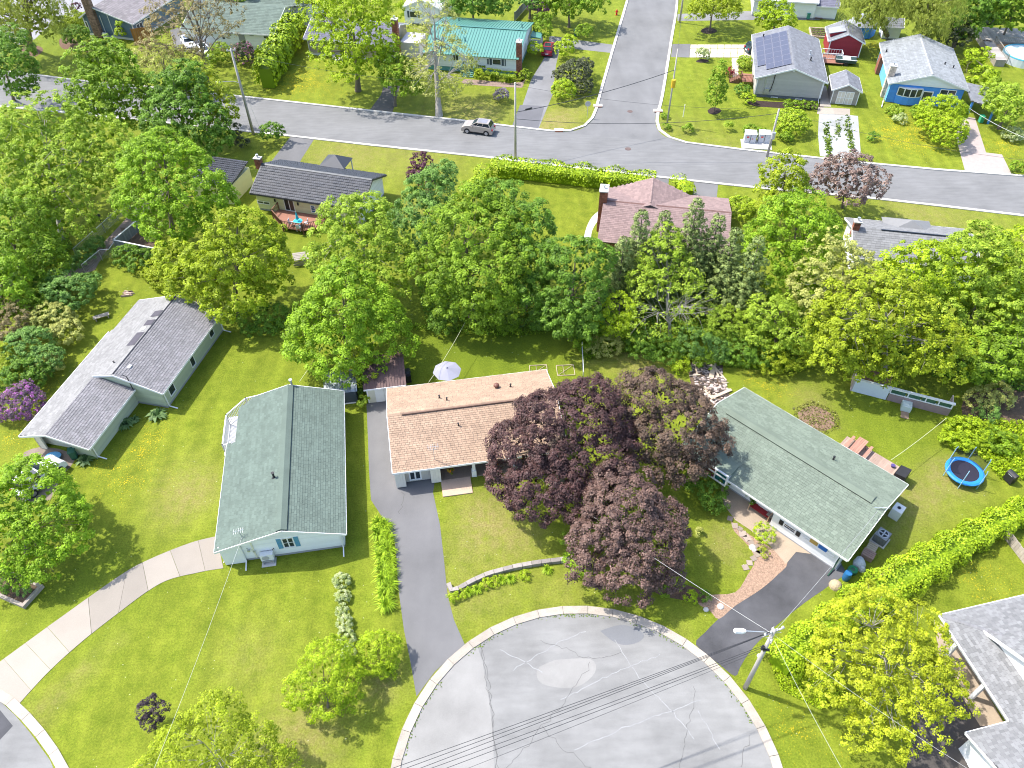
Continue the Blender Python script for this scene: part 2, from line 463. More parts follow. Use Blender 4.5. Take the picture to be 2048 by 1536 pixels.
def window(hf, side, plane, u0, u1, z0, z1, n=1, frame=None, glass=None, rows=1, shutters=None, fw=.09, proud=.05, name='window', muntin=False):
    mb = MB(); fr = frame or WHITE
    hf.wbox(mb, side, plane, u0, u1, z0, z0+fw, .004, proud+.03); hf.wbox(mb, side, plane, u0, u1, z1-fw, z1, .004, proud)
    hf.wbox(mb, side, plane, u0, u0+fw, z0+fw, z1-fw, .004, proud); hf.wbox(mb, side, plane, u1-fw, u1, z0+fw, z1-fw, .004, proud)
    for i in range(1, n):
        u = u0+(u1-u0)*i/n; hf.wbox(mb, side, plane, u-fw/2, u+fw/2, z0+fw, z1-fw, .004, proud-.005)
    for i in range(1, rows):
        z = z0+(z1-z0)*i/rows; hf.wbox(mb, side, plane, u0+fw, u1-fw, z-.025, z+.025, .004, proud-.01)
    w_ = mb.build(name, fr, hf.o)
    for i in range(n):
        mb = MB(); a = u0+(u1-u0)*i/n+fw*(1 if i == 0 else .5); b = u0+(u1-u0)*(i+1)/n-fw*(1 if i == n-1 else .5)
        hf.wbox(mb, side, plane, a, b, z0+fw, z1-fw, .002, .03)
        g = glass[i % len(glass)] if isinstance(glass, (list, tuple)) else (glass or GLASS)
        mb.build('pane', g, w_)
    if shutters:
        sw = .35 if shutters is not True else .4
        for k, (a, b) in enumerate(((u0-sw-.03, u0-.03), (u1+.03, u1+sw+.03))):
            mb = MB(); hf.wbox(mb, side, plane, a, b, z0, z1, .004, .06)
            for j in range(1, 3):
                zz = z0+(z1-z0)*j/3; hf.wbox(mb, side, plane, a+.04, b-.04, zz-.03, zz+.03, .06, .075)
            mb.build('shutter', shutters, hf.o)
    return w_
def window_px(hf, side, plane, x0, y0, x1, y1, n=1, **kw):
    """window from two opposite corners in the photo"""
    u0, z1 = hf.wall(x0, y0, side, plane); u1, z0 = hf.wall(x1, y1, side, plane)
    if u0 > u1: u0, u1 = u1, u0
    if z0 > z1: z0, z1 = z1, z0
    return window(hf, side, plane, u0, u1, max(z0, .1), z1, n, **kw)

def pip(poly, x, y):
    n = len(poly); c = False; j = n-1
    for i in range(n):
        if (poly[i][1] > y) != (poly[j][1] > y) and x < (poly[j][0]-poly[i][0])*(y-poly[i][1])/(poly[j][1]-poly[i][1])+poly[i][0]: c = not c
        j = i
    return c

def slope(hf, pts, material, thick=.14, shingle=None, trim=None, trim_edges=(), name='roof', smat=None, parent=None, th=.022, gap=.012, tonevar=.14, cap=None):
    """one roof plane; pts = local 3-D outline (anticlockwise from above)"""
    P3 = [Vector(p) for p in pts]
    n = Vector((0, 0, 0))
    for i in range(len(P3)):
        a, b = P3[i], P3[(i+1) % len(P3)]; n += a.cross(b)
    n.normalize()
    if n.z < 0: n = -n; P3 = P3[::-1]
    mb = MB(); k = len(P3)
    mb.add(P3+[p-n*thick for p in P3], [tuple(range(k)), tuple(range(k, 2*k))[::-1]]+[(i+k, (i+1) % k+k, (i+1) % k, i) for i in range(k)])
    ro = mb.build(name, material, parent or hf.o)
    u = Vector((0, 0, 1)).cross(n)
    if u.length < 1e-4: u = Vector((1, 0, 0))
    u.normalize(); v = n.cross(u)
    if v.z < 0: v = -v; u = -u
    o = P3[0]
    if shingle:
        e, w_ = shingle[:2]
        q = [((p-o).dot(u), (p-o).dot(v)) for p in P3]
        us = [a for a, b in q]; vs_ = [b for a, b in q]
        mb = MB(); r = 0; y = min(vs_)
        V = []; F = []; T = []
        while y < max(vs_)-.02:
            y1 = min(y+e, max(vs_)); x = min(us)-(w_*.5 if r % 2 else 0)-random.uniform(0, .1*w_); course = random.uniform(-.04, .04)
            while x < max(us):
                ww = w_*random.uniform(.85, 1.15); xa = max(x, min(us)); xb = min(x+ww-gap, max(us))
                if xb-xa > .04 and pip(q, (xa+xb)/2, (y+y1)/2) and pip(q, xa+.02, (y+y1)/2) | pip(q, xb-.02, (y+y1)/2):
                    b0 = len(V); t_ = th*random.uniform(.7, 1.3); yo = y-random.uniform(0, .012)
                    A = o+u*xa+v*yo; B = o+u*xb+v*yo; C = o+u*xb+v*y1; D = o+u*xa+v*y1
                    V += [A+n*t_, B+n*t_, C+n*.003, D+n*.003, A, B]
                    F += [(b0, b0+1, b0+2, b0+3), (b0+4, b0+5, b0+1, b0)] if u.cross(v).dot(n) > 0 else [(b0+3, b0+2, b0+1, b0), (b0, b0+1, b0+5, b0+4)]
                    t = 1+course+random.uniform(-tonevar, tonevar); T += [t, t]
                x += ww
            y += e; r += 1
        mb.v = [tuple(p) for p in V]; mb.f = F; mb.t = T
        s_ = mb.build('shingles', smat or material, ro if parent is None else parent, tones=True, kind='stuff')
    if trim:
        mb = MB()
        for i in trim_edges:
            a, b = P3[i % k], P3[(i+1) % k]; d = (b-a).normalized(); outw = d.cross(Vector((0, 0, 1))).normalized()
            off = outw*.02+Vector((0, 0, -.09))
            mb.bar(a+off, b+off, .04, .2)
        if mb.v: mb.build('fascia', trim, hf.o)
    return ro, u, v, n

def gable(hf, b0, b1, a0, a1, ze, zr, axis, ridge, material, shingle, trim=None, **kw):
    """gable roof; axis = direction of the ridge ('a' or 'b'); ridge = its cross coordinate"""
    L = hf.l
    if axis == 'a':
        s1 = [L(b0, a0, ze), L(ridge, a0, zr), L(ridge, a1, zr), L(b0, a1, ze)]
        s2 = [L(ridge, a0, zr), L(b1, a0, ze), L(b1, a1, ze), L(ridge, a1, zr)]
        c0, c1 = L(ridge, a0+.02, zr), L(ridge, a1-.02, zr)
    else:
        s1 = [L(b0, a0, ze), L(b1, a0, ze), L(b1, ridge, zr), L(b0, ridge, zr)]
        s2 = [L(b0, ridge, zr), L(b1, ridge, zr), L(b1, a1, ze), L(b0, a1, ze)]
        c0, c1 = L(b0+.02, ridge, zr), L(b1-.02, ridge, zr)
    out = []
    for s_ in (s1, s2):
        out.append(slope(hf, s_, material, shingle=shingle, **kw))
    if trim:
        mb = MB(); dz = -.10
        def e(p, q): mb.bar((p[0], p[1], p[2]+dz), (q[0], q[1], q[2]+dz), .05, .2)
        ox = .03
        if axis == 'a':
            for bb, sg in ((b0, -1), (b1, 1)): e(L(bb+sg*ox, a0, ze), L(bb+sg*ox, a1, ze))
            for aa, sg in ((a0, -1), (a1, 1)):
                e(L(b0, aa+sg*ox, ze), L(ridge, aa+sg*ox, zr)); e(L(b1, aa+sg*ox, ze), L(ridge, aa+sg*ox, zr))
        else:
            for aa, sg in ((a0, -1), (a1, 1)): e(L(b0, aa+sg*ox, ze), L(b1, aa+sg*ox, ze))
            for bb, sg in ((b0, -1), (b1, 1)):
                e(L(bb+sg*ox, a0, ze), L(bb+sg*ox, ridge, zr)); e(L(bb+sg*ox, a1, ze), L(bb+sg*ox, ridge, zr))
        mb.build('fascia', trim, hf.o)
    return out, c0, c1

def body(hf, b0, b1, a0, a1, ze, zr, axis, ridge, material, found=.3, fmat=None, name='wall'):
    """wall box with its gable tops; sits on a foundation strip"""
    mb = MB(); L = hf.l
    if axis == 'a': sec = [(b0, found), (b1, found), (b1, ze), (ridge, zr), (b0, ze)]
    else: sec = [(a0, found), (a1, found), (a1, ze), (ridge, zr), (a0, ze)]
    if axis == 'a':
        f0 = [L(s, a0, z) for s, z in sec]; f1 = [L(s, a1, z) for s, z in sec]
    else:
        f0 = [L(b0, s, z) for s, z in sec]; f1 = [L(b1, s, z) for s, z in sec]
    n = 5; sgn = 1 if axis == 'a' else -1
    fs = [tuple(range(n)), tuple(range(n, 2*n))[::-1]]+[((i+1) % n, i, i+n, (i+1) % n+n) for i in range(n)]
    if sgn < 0: fs = [f[::-1] for f in fs]
    mb.add(f0+f1, fs); o = mb.build(name, material, hf.o)
    mb = MB(); mb.box(b0-hf.bc+.04, b1-hf.bc-.04, a0-hf.ac+.04, a1-hf.ac-.04, -.2, found+.001)
    mb.build('foundation', fmat or FOUND, hf.o)
    return o
def ridge_cap(hf, c0, c1, material, w=.3, vent=None, step=.35):
    mb = MB(); a = Vector(c0); b = Vector(c1); d = (b-a); L = d.length; d.normalize(); k = int(L/step)
    s = d.cross(Vector((0, 0, 1)))
    for i in range(k):
        p = a+d*(i*L/k); q = a+d*((i+1)*L/k+.03); t = random.uniform(.88, 1.1); h = .05+.012*((i % 2))
        vs = []
        for r_, hh in ((p, h), (q, h-.012)):
            vs += [r_-s*w*.5+Vector((0, 0, -.045)), r_+Vector((0, 0, hh)), r_+s*w*.5+Vector((0, 0, -.045))]
        mb.add(vs, [(0, 3, 4, 1), (1, 4, 5, 2), (0, 1, 2), (5, 4, 3)], t)
    return mb.build('ridge_cap', material, hf.o, tones=True)
def pipe(hf, b, a, z, h=.45, r=.06, material=None, name='roof_vent'):
    mb = MB(); x, y, _ = hf.l(b, a, z); mb.tube([(x, y, z-.2), (x, y, z+h)], r, n=8); mb.tube([(x, y, z+h), (x, y, z+h+.06)], r*1.5, n=8)
    mb.tube([(x, y, z-.1), (x, y, z+.04)], [r*3, r*1.4], n=8)
    return mb.build(name, material or DARK, hf.o)
def chimney(hf, b, a, z0, z1, w, d, material=None, cap=None, name='chimney'):
    mb = MB(); x, y, _ = hf.l(b, a, 0); k = 0; z = z0
    while z < z1-.01:                                   # brick courses with real joints
        zz = min(z+.2, z1); j = .012 if k % 2 else 0
        nb = max(2, int(round(w/.28)))
        for i in range(nb):
            for yy0, yy1 in ((y-d/2, y), (y, y+d/2)):
                mb.box(x-w/2+w*i/nb+.006+j*.3, x-w/2+w*(i+1)/nb-.006, yy0+.004, yy1-.004, z, zz-.018, random.uniform(.7, 1.3))
        z = zz; k += 1
    mb.box(x-w/2+.03, x+w/2-.03, y-d/2+.03, y+d/2-.03, z0-.1, z1-.02, .9)
    ch = mb.build(name, material or BRICKV, hf.o, tones=True)
    mb = MB(); mb.box(x-w/2-.07, x+w/2+.07, y-d/2-.07, y+d/2+.07, z1, z1+.12); mb.build('cap', cap or CONC, ch)
    mb = MB(); mb.tube([(x, y, z1+.1), (x, y, z1+.45)], .11, n=8); mb.tube([(x, y, z1+.45), (x, y, z1+.52)], .17, n=8); mb.build('flue', METAL, ch)
    return ch
BRICKV = mat('brick', (.26, .1, .065), .9, .25, 6, 30, bump=.2, attr=True)
def downspout(hf, side, plane, u, z1, material=None, kick=None):
    mb = MB(); p = hf.wpt(side, plane, u, z1, .08); q = hf.wpt(side, plane, u, .2, .08); mb.bar(p, q, .09, .07, up=(0, 1, 0))
    r_ = hf.wpt(side, plane, u, .06, .9); mb.bar(q, r_, .09, .07)
    return mb.build('downspout', material or WHITE, hf.o)
# ------------------------------------------------------------------ ground
def gpts(pix, z=0.0): return [P(a, b, 0)[:2] for a, b in pix]
def smooth(pts, k=4):
    """Catmull-Rom through world points"""
    pts = [np.asarray(p, float) for p in pts]; out = []
    for i in range(len(pts)-1):
        p0 = pts[max(i-1, 0)]; p1 = pts[i]; p2 = pts[i+1]; p3 = pts[min(i+2, len(pts)-1)]
        for j in range(k):
            t = j/k; out.append(.5*((2*p1)+(-p0+p2)*t+(2*p0-5*p1+4*p2-p3)*t*t+(-p0+3*p1-3*p2+p3)*t**3))
    out.append(pts[-1]); return out
def sheet(name, poly, z, material, kind='structure', parent=None, **tg):
    me = bpy.data.meshes.new(name); me.from_pydata([(float(p[0]), float(p[1]), z) for p in poly], [], [tuple(range(len(poly)))])
    me.materials.append(material); me.update()
    if me.polygons[0].normal.z < 0: me.flip_normals()
    o = bpy.data.objects.new(name, me); link(o, parent)
    if kind: o['kind'] = kind
    tag(o, **tg); return o
def sheet_px(name, pix, z, material, sm=0, **kw):
    p = gpts(pix)
    if sm: p = smooth(p+[p[0]], sm)[:-1]
    return sheet(name, p, z, material, **kw)

def blobs_field(X, Y, lst):
    F_ = np.zeros_like(X)
    for px, py, r, s in lst:
        c = P(px, py); rr = r*mpp(px, py)
        ry = rr*1.15
        F_ += s*np.exp(-(((X-c[0])/rr)**2+((Y-c[1])/ry)**2))
    return F_

DAND = [(600, 150, 60, .9), (560, 175, 40, .5), (700, 185, 60, .3), (640, 190, 60, .4), (1830, 255, 60, .8), (1780, 275, 50, .6), (1880, 290, 70, .5), (1770, 100, 30, .7), (1745, 90, 30, .5), (1930, 110, 40, .7),
        (250, 940, 55, .4), (300, 900, 50, .35), (230, 985, 50, .4), (330, 960, 40, .3), (190, 935, 30, .5), (20, 880, 40, .8), (95, 775, 30, .7), (60, 860, 25, .4), (240, 640, 35, .5), (400, 760, 30, .45), (360, 830, 30, .4), (300, 870, 35, .5),
        (1500, 760, 40, .55), (1560, 790, 40, .4), (1950, 1130, 60, .5), (1990, 1190, 50, .5), (1590, 1480, 60, .4), (1550, 1430, 50, .35), (1700, 1500, 60, .35), (1560, 770, 40, .4), (790, 30, 20, .7),
        (2010, 300, 40, .6), (2030, 280, 40, .6), (1650, 40, 20, .2), (380, 1010, 40, .25), (270, 1090, 60, .2), (1800, 340, 40, .3), (1710, 250, 30, .25)]
DRY = [(1120, 240, 40, .8), (1085, 250, 40, .6), (1160, 215, 30, .4), (1700, 90, 1, 0), (370, 960, 60, .3), (350, 1010, 50, .4), (400, 985, 40, .4), (960, 1020, 50, .7), (1000, 1060, 50, .6), (1050, 1080, 40, .5), (930, 1090, 40, .4),
       (1450, 1085, 40, .7), (1900, 940, 30, .8), (1800, 1010, 50, .6), (1850, 990, 40, .6), (1760, 1060, 50, .5), (1930, 960, 30, .7), (1880, 950, 30, .6), (1270, 715, 60, .7), (1180, 720, 30, .3),
       (760, 1370, 30, .6), (580, 1460, 60, .5), (640, 1480, 60, .5), (500, 1310, 60, .3), (780, 1350, 40, .4), (900, 1195, 60, .4), (990, 1180, 60, .3), (1120, 1180, 50, .35), (1360, 1270, 30, .2), (60, 1440, 30, .4), (120, 1390, 20, .5), (170, 1340, 18, .6), (230, 1280, 15, .4),
       (1700, 740, 1, 0), (700, 290, 120, .35), (850, 310, 90, .35), (680, 320, 60, .4), (1830, 425, 60, .6), (1950, 440, 60, .3), (900, 215, 60, .4), (970, 225, 50, .6), (1350, 260, 60, .3), (1500, 720, 30, .3), (1620, 800, 40, .6), (1460, 300, 60, .3), (830, 420, 40, .3), (1640, 850, 40, .3), (1240, 1175, 60, .2)]
LUSH_SHADE = [(480, 760, 60, .3), (930, 670, 160, .8), (1060, 680, 100, .5), (700, 720, 90, .3), (250, 1160, 90, .4), (120, 1200, 60, .3), (720, 950, 25, .6), (720, 850, 25, .6), (725, 1060, 25, .5), (1250, 1220, 60, .4), (1400, 1010, 40, .4), (1760, 850, 120, .5), (1900, 880, 60, .4), (1560, 1500, 70, .5), (1800, 1150, 120, .4), (150, 80, 100, .5), (110, 50, 60, .4), (520, 620, 60, .3), (1430, 660, 90, .5), (1560, 680, 90, .5), (640, 470, 90, .4), (300, 620, 60, .3), (1080, 960, 30, .5), (970, 970, 30, .4), (1600, 60, 60, .3)]  # rich green grass, plus shade of trees and house painted into the lawn
def lawn_material():
    m = bpy.data.materials.new('lawn_grass'); m.use_nodes = True; nt = m.node_tree; b = nt.nodes['Principled BSDF']
    b.inputs['Roughness'].default_value = .85; b.inputs['Specular IOR Level'].default_value = .15
    L = nt.links.new
    tc = node(nt, 'ShaderNodeTexCoord')
    def noise(sc, det=3, rough=.55, stretch=None):
        n = node(nt, 'ShaderNodeTexNoise'); n.inputs['Scale'].default_value = sc; n.inputs['Detail'].default_value = det; n.inputs['Roughness'].default_value = rough
        src = tc.outputs['Object']
        if stretch:
            mp = node(nt, 'ShaderNodeMapping'); mp.inputs['Rotation'].default_value = (0, 0, stretch[1]); mp.inputs['Scale'].default_value = (1, stretch[0], 1); L(src, mp.inputs[0]); src = mp.outputs[0]
        L(src, n.inputs['Vector']); return n.outputs[0]
    def ramp(src, a, b_, ca, cb):
        r = node(nt, 'ShaderNodeValToRGB'); r.color_ramp.elements[0].position = a; r.color_ramp.elements[1].position = b_
        r.color_ramp.elements[0].color = (*ca, 1); r.color_ramp.elements[1].color = (*cb, 1); L(src, r.inputs[0]); return r.outputs[0]
    def mix(f, a, b_, t='MIX'):
        n = node(nt, 'ShaderNodeMix', data_type='RGBA', blend_type=t)
        if hasattr(f, 'links') or not isinstance(f, float): L(f, n.inputs[0])
        else: n.inputs[0].default_value = f
        for i, s in ((6, a), (7, b_)):
            if isinstance(s, tuple): n.inputs[i].default_value = (*s, 1)
            else: L(s, n.inputs[i])
        return n.outputs[2]
    def math_(op, a, b_=0.0, c=None):
        n = node(nt, 'ShaderNodeMath', operation=op)
        for i, s in enumerate((a, b_)):
            if isinstance(s, (int, float)): n.inputs[i].default_value = s
            else: L(s, n.inputs[i])
        return n.outputs[0]
    def attr(nm):
        a = node(nt, 'ShaderNodeAttribute', attribute_name=nm); return a.outputs['Fac']
    big = noise(.12, 3); mid = noise(.9, 4, .65); fine = noise(7, 3, .7); vf = noise(28, 2, .7)
    base = ramp(mid, .3, .72, (.118, .158, .010), (.238, .268, .026))
    base = mix(math_('MULTIPLY', big, .55), base, (.142, .192, .014))
    # fine tufts
    tone = math_('ADD', math_('MULTIPLY', fine, .95), math_('MULTIPLY', vf, .85))     # about .9
    vs = node(nt, 'ShaderNodeVectorMath', operation='SCALE'); L(base, vs.inputs[0]); L(math_('ADD', math_('MULTIPLY', tone, 1.45), -.28), vs.inputs['Scale']); base = vs.outputs[0]
    # mower passes: faint straight stripes
    st = noise(.9, 1, .4, stretch=(.16, -.22))
    vs = node(nt, 'ShaderNodeVectorMath', operation='SCALE'); L(base, vs.inputs[0]); L(math_('ADD', math_('MULTIPLY', st, .6), .70), vs.inputs['Scale']); base = vs.outputs[0]
    # ragged dry patches; dark green patches, some with tree and house shade painted in
    dryn = math_('MULTIPLY', attr('dry'), math_('ADD', math_('MULTIPLY', noise(1.6, 5, .7), 3.2), -.75))
    dm = node(nt, 'ShaderNodeMath', operation='MULTIPLY', use_clamp=True); L(dryn, dm.inputs[0]); dm.inputs[1].default_value = .95
    dry = ramp(fine, .3, .75, (.17, .14, .045), (.36, .32, .11))
    base = mix(dm.outputs[0], base, dry)
    lm = node(nt, 'ShaderNodeMath', operation='MULTIPLY', use_clamp=True); L(attr('lush_shade'), lm.inputs[0]); L(math_('ADD', mid, .25), lm.inputs[1])
    base = mix(lm.outputs[0], base, ramp(fine, .3, .75, (.065, .115, .006), (.15, .20, .012)))
    # dandelion heads
    vo = node(nt, 'ShaderNodeTexVoronoi'); vo.inputs['Scale'].default_value = 5.2; L(tc.outputs['Object'], vo.inputs['Vector'])
    vo2 = node(nt, 'ShaderNodeTexVoronoi'); vo2.inputs['Scale'].default_value = 8.5; L(tc.outputs['Object'], vo2.inputs['Vector'])
    gate = math_('MULTIPLY', attr('dand'), math_('ADD', math_('MULTIPLY', noise(.8, 4, .7), 2.6), -.55))
    rad = math_('MULTIPLY', gate, .36)
    hit = math_('MAXIMUM', math_('LESS_THAN', vo.outputs['Distance'], rad), math_('LESS_THAN', vo2.outputs['Distance'], rad))
    yel = ramp(fine, .3, .7, (.34, .26, .012), (.62, .48, .02))
    base = mix(hit, base, yel)
    # stray white clover heads
    vo3 = node(nt, 'ShaderNodeTexVoronoi'); vo3.inputs['Scale'].default_value = 1.3; L(tc.outputs['Object'], vo3.inputs['Vector'])
    base = mix(math_('LESS_THAN', vo3.outputs['Distance'], .045), base, (.45, .48, .3))
    L(base, b.inputs['Base Color'])
    bp = node(nt, 'ShaderNodeBump'); bp.inputs['Strength'].default_value = .55; bp.inputs['Distance'].default_value = .12
    L(tone, bp.inputs['Height']); L(bp.outputs[0], b.inputs['Normal'])
    return m
LAWN = lawn_material()
def build_lawn():
    xs = np.arange(-125, 136, 1.0); ys = np.arange(2, 205, 1.0)
    X, Y = np.meshgrid(xs, ys)
    nx, ny = len(xs), len(ys)
    V = np.stack([X.ravel(), Y.ravel(), np.zeros(X.size)], 1)
    i = np.arange(ny-1)[:, None]*nx+np.arange(nx-1)[None, :]
    Q = np.stack([i, i+1, i+nx+1, i+nx], -1).reshape(-1, 4)
    me = bpy.data.meshes.new('lawn'); me.from_pydata(V.tolist(), [], Q.tolist())
    for nm, lst in (('dand', DAND), ('dry', DRY), ('lush_shade', LUSH_SHADE)):
        a = me.attributes.new(nm, 'FLOAT', 'POINT'); a.data.foreach_set('value', np.clip(blobs_field(X, Y, lst), 0, 1).ravel().astype(np.float32))
    me.materials.append(LAWN); me.update()
    o = bpy.data.objects.new('lawn', me); link(o); o['kind'] = 'structure'
build_lawn()
sheet('ground', [(-1500, -1400), (1500, -1400), (1500, 1600), (-1500, 1600)], -.03, LAWN)

def asphalt(key, col, patch=.12, crack=0.0, warm=0.0, streak=None):
    if key in MATS: return MATS[key]
    m = bpy.data.materials.new(key); m.use_nodes = True; nt = m.node_tree; b = nt.nodes['Principled BSDF']; L = nt.links.new
    b.inputs['Roughness'].default_value = .9; b.inputs['Specular IOR Level'].default_value = .2
    tc = node(nt, 'ShaderNodeTexCoord')
    def noise(sc, det, rough=.6, st=None):
        n = node(nt, 'ShaderNodeTexNoise'); n.inputs['Scale'].default_value = sc; n.inputs['Detail'].default_value = det; n.inputs['Roughness'].default_value = rough
        src = tc.outputs['Object']
        if st:
            mp = node(nt, 'ShaderNodeMapping'); mp.inputs['Rotation'].default_value = (0, 0, st[1]); mp.inputs['Scale'].default_value = (1, st[0], 1); L(src, mp.inputs[0]); src = mp.outputs[0]
        L(src, n.inputs['Vector']); return n.outputs[0]
    def ma(op, a, b_):
        n = node(nt, 'ShaderNodeMath', operation=op)
        for i, s in enumerate((a, b_)):
            if isinstance(s, (int, float)): n.inputs[i].default_value = s
            else: L(s, n.inputs[i])
        return n.outputs[0]
    big = noise(.22, 5, .6); fine = noise(18, 2, .7); g = noise(60, 1)
    f = ma('ADD', ma('MULTIPLY', big, patch*4.6), ma('MULTIPLY', fine, .26)); f = ma('ADD', f, ma('MULTIPLY', g, .26))
    f = ma('ADD', f, 1-patch*2.3-.26)
    if streak:
        s = noise(.45, 3, .5, st=streak); f = ma('ADD', f, ma('MULTIPLY', ma('SUBTRACT', s, .5), .45))
    vs = node(nt, 'ShaderNodeVectorMath', operation='SCALE'); vs.inputs[0].default_value = col; L(f, vs.inputs['Scale']); L(vs.outputs[0], b.inputs['Base Color'])
    bp = node(nt, 'ShaderNodeBump'); bp.inputs['Strength'].default_value = .15; bp.inputs['Distance'].default_value = .02; L(fine, bp.inputs['Height']); L(bp.outputs[0], b.inputs['Normal'])
    MATS[key] = m; return m
ROAD = asphalt('street_asphalt', (.175, .175, .175), .13, streak=(5, .19))
ROAD2 = asphalt('side_street_asphalt', (.165, .165, .166), .13, streak=(.25, -.2))
BULB = asphalt('cul_de_sac_asphalt', (.208, .207, .202), .20, streak=(4, -.42))
DRIVE = asphalt('driveway_asphalt', (.15, .148, .15), .12, streak=(.3, 0))
NEWASPH = asphalt('dark_driveway_asphalt', (.085, .085, .092), .42)
OLDDRIVE = asphalt('worn_driveway_asphalt', (.19, .19, .195), .2)
GRAVEL = asphalt('pale_gravel', (.33, .34, .33), .3)
KERBM = mat('kerb_concrete', (.36, .32, .27), .9, .22, 1.5, 14, bump=.2, attr=True)
KERBW = mat('pale_kerb_concrete', (.46, .44, .41), .9, .1, 1.5, 14, bump=.1, attr=True)
SLAB = mat('concrete_slab', (.30, .265, .225), .9, .09, .6, 20, attr=True)
TANSLAB = mat('tan_concrete', (.34, .27, .2), .9, .16, .9, 14, attr=True)

def offset_line(pts, d):
    out = []
    for i, p in enumerate(pts):
        t = pts[min(i+1, len(pts)-1)]-pts[max(i-1, 0)]; t = t/np.linalg.norm(t); out.append(p+np.array([t[1], -t[0]])*d)
    return out
def resample(pts, step):
    pts = [np.asarray(p) for p in pts]; seg = [np.linalg.norm(b-a) for a, b in zip(pts[:-1], pts[1:])]; L = sum(seg); n = max(1, round(L/step)); out = []
    for k in range(n+1):
        s = L*k/n; i = 0
        while i < len(seg)-1 and s > seg[i]: s -= seg[i]; i += 1
        out.append(pts[i]+(pts[i+1]-pts[i])*min(1, s/max(seg[i], 1e-9)))
    return out
def kerb(pts, w, h, step, material=KERBM, gutter=0.0, gap=.03):
    root = empty('kerb', (0, 0, 0), kind='structure')
    st = resample(pts, step); L0 = st; L1 = offset_line(st, w)
    for i in range(len(st)-1):
        mb = MB(); a0, a1, b0, b1 = L0[i], L0[i+1], L1[i], L1[i+1]
        d = unit(a1-a0)*gap/2
        hh = h+random.uniform(-.008, .008)
        mb.prism([a0+d, a1-d, b1-d, b0+d], -.1, [hh, hh, hh*.85, hh*.85], random.uniform(.86, 1.12))
        mb.build('kerb_stone', material, root, tones=True)
    return root

# main street
top_edge = gpts([(-260, 118), (-100, 132), (45, 148), (150, 162), (300, 176), (512, 198), (720, 221), (924, 243), (1024, 255), (1105, 264)])
ur = gpts([(1372, 287), (1450, 297), (1536, 307), (1700, 325), (1870, 341), (2048, 354), (2300, 376)])
bot = gpts([(-260, 193), (-60, 206), (110, 222), (300, 241), (462, 258), (564, 269), (750, 290), (962, 312), (1200, 340), (1381, 360), (1511, 374), (1753, 396), (2048, 430), (2300, 460)])
lc = gpts([(1105, 264), (1140, 263), (1166, 256), (1185, 240), (1194, 222), (1203, 188), (1230, 93), (1257, 0), (1277, -75), (1310, -200)])
rc_ = gpts([(1347, -200), (1347, -75), (1352, 0), (1340, 80), (1322, 190), (1313, 225), (1311, 243), (1316, 260), (1332, 274), (1372, 287)])
lcs = smooth(lc, 4); rcs = smooth(rc_, 4)
sheet('road', top_edge+[p for p in [lc[0], rc_[-1]]]+ur+bot[::-1], .012, ROAD)
sheet('side_road', lcs+rcs, .008, ROAD2)
kerb(top_edge, -.42, .12, 3.2, KERBW); kerb(lcs, -.42, .12, 2.6, KERBW); kerb(rcs, -.42, .12, 2.6, KERBW); kerb(ur, -.42, .12, 3.2, KERBW)
kerb(bot, .4, .12, 3.2, KERBW)

# cul-de-sac: circle fitted through the outer kerb line
cp = np.array(gpts([(785, 1530), (800, 1478), (830, 1397), (872, 1342), (932, 1288), (1000, 1245), (1060, 1224), (1130, 1212), (1210, 1217), (1290, 1240), (1375, 1283), (1440, 1330), (1500, 1402), (1540, 1465), (1562, 1530)]))
Am = np.c_[2*cp, np.ones(len(cp))]; sol = np.linalg.lstsq(Am, (cp**2).sum(1), rcond=None)[0]
CC = sol[:2]; CR = float(np.sqrt(sol[2]+CC@CC))
ang = np.linspace(math.radians(-25), math.radians(205), 90)
arc = [CC+CR*np.array([math.cos(t), math.sin(t)]) for t in ang]
stem = [np.array([CC[0]-5.5, -40.]), np.array([CC[0]+5.5, -40.])]
sheet('cul_de_sac', arc+stem, .01, BULB)
kerb(arc, -.62, .09, 1.9, KERBM)
# grass and moss in the gutter
def verge_fringe(pts, off, wd, dens, leaf, seed, name='gutter_weeds'):
    rng = np.random.default_rng(seed); pts = resample(pts, .15); V, T = [], []
    for p in pts:
        dn = dens*max(0, math.sin(p[0]*1.1+seed)*.6+math.sin(p[1]*2.3)*.4+.45)
        for k in range(rng.poisson(dn)):
            q = p+rng.normal(0, wd, 2); t = unit(rdirs(1, rng))[0]; n_ = unit(np.array([[rng.normal(0, .5), rng.normal(0, .5), 1]]))[0]
            tt = unit(np.cross(n_, t)[None])[0]; s = rng.uniform(.03, .09)
            a, _ = quads_from(np.array([[q[0], q[1], .03]]), n_[None], tt[None], [s], [s*.6], [0]); V.append(a); T.append(rng.uniform(.1, .9))
    if not V: return
    o = bpy.data.objects.new(name, leaf_mesh(name, [(np.concatenate(V), np.array(T))], leaf)); link(o); o['kind'] = 'stuff'
sheet_px('path', [(1200, 420), (1184, 434), (1173, 455), (1168, 480), (1180, 482), (1184, 462), (1194, 444), (1206, 432)], .012, CONC, sm=3)
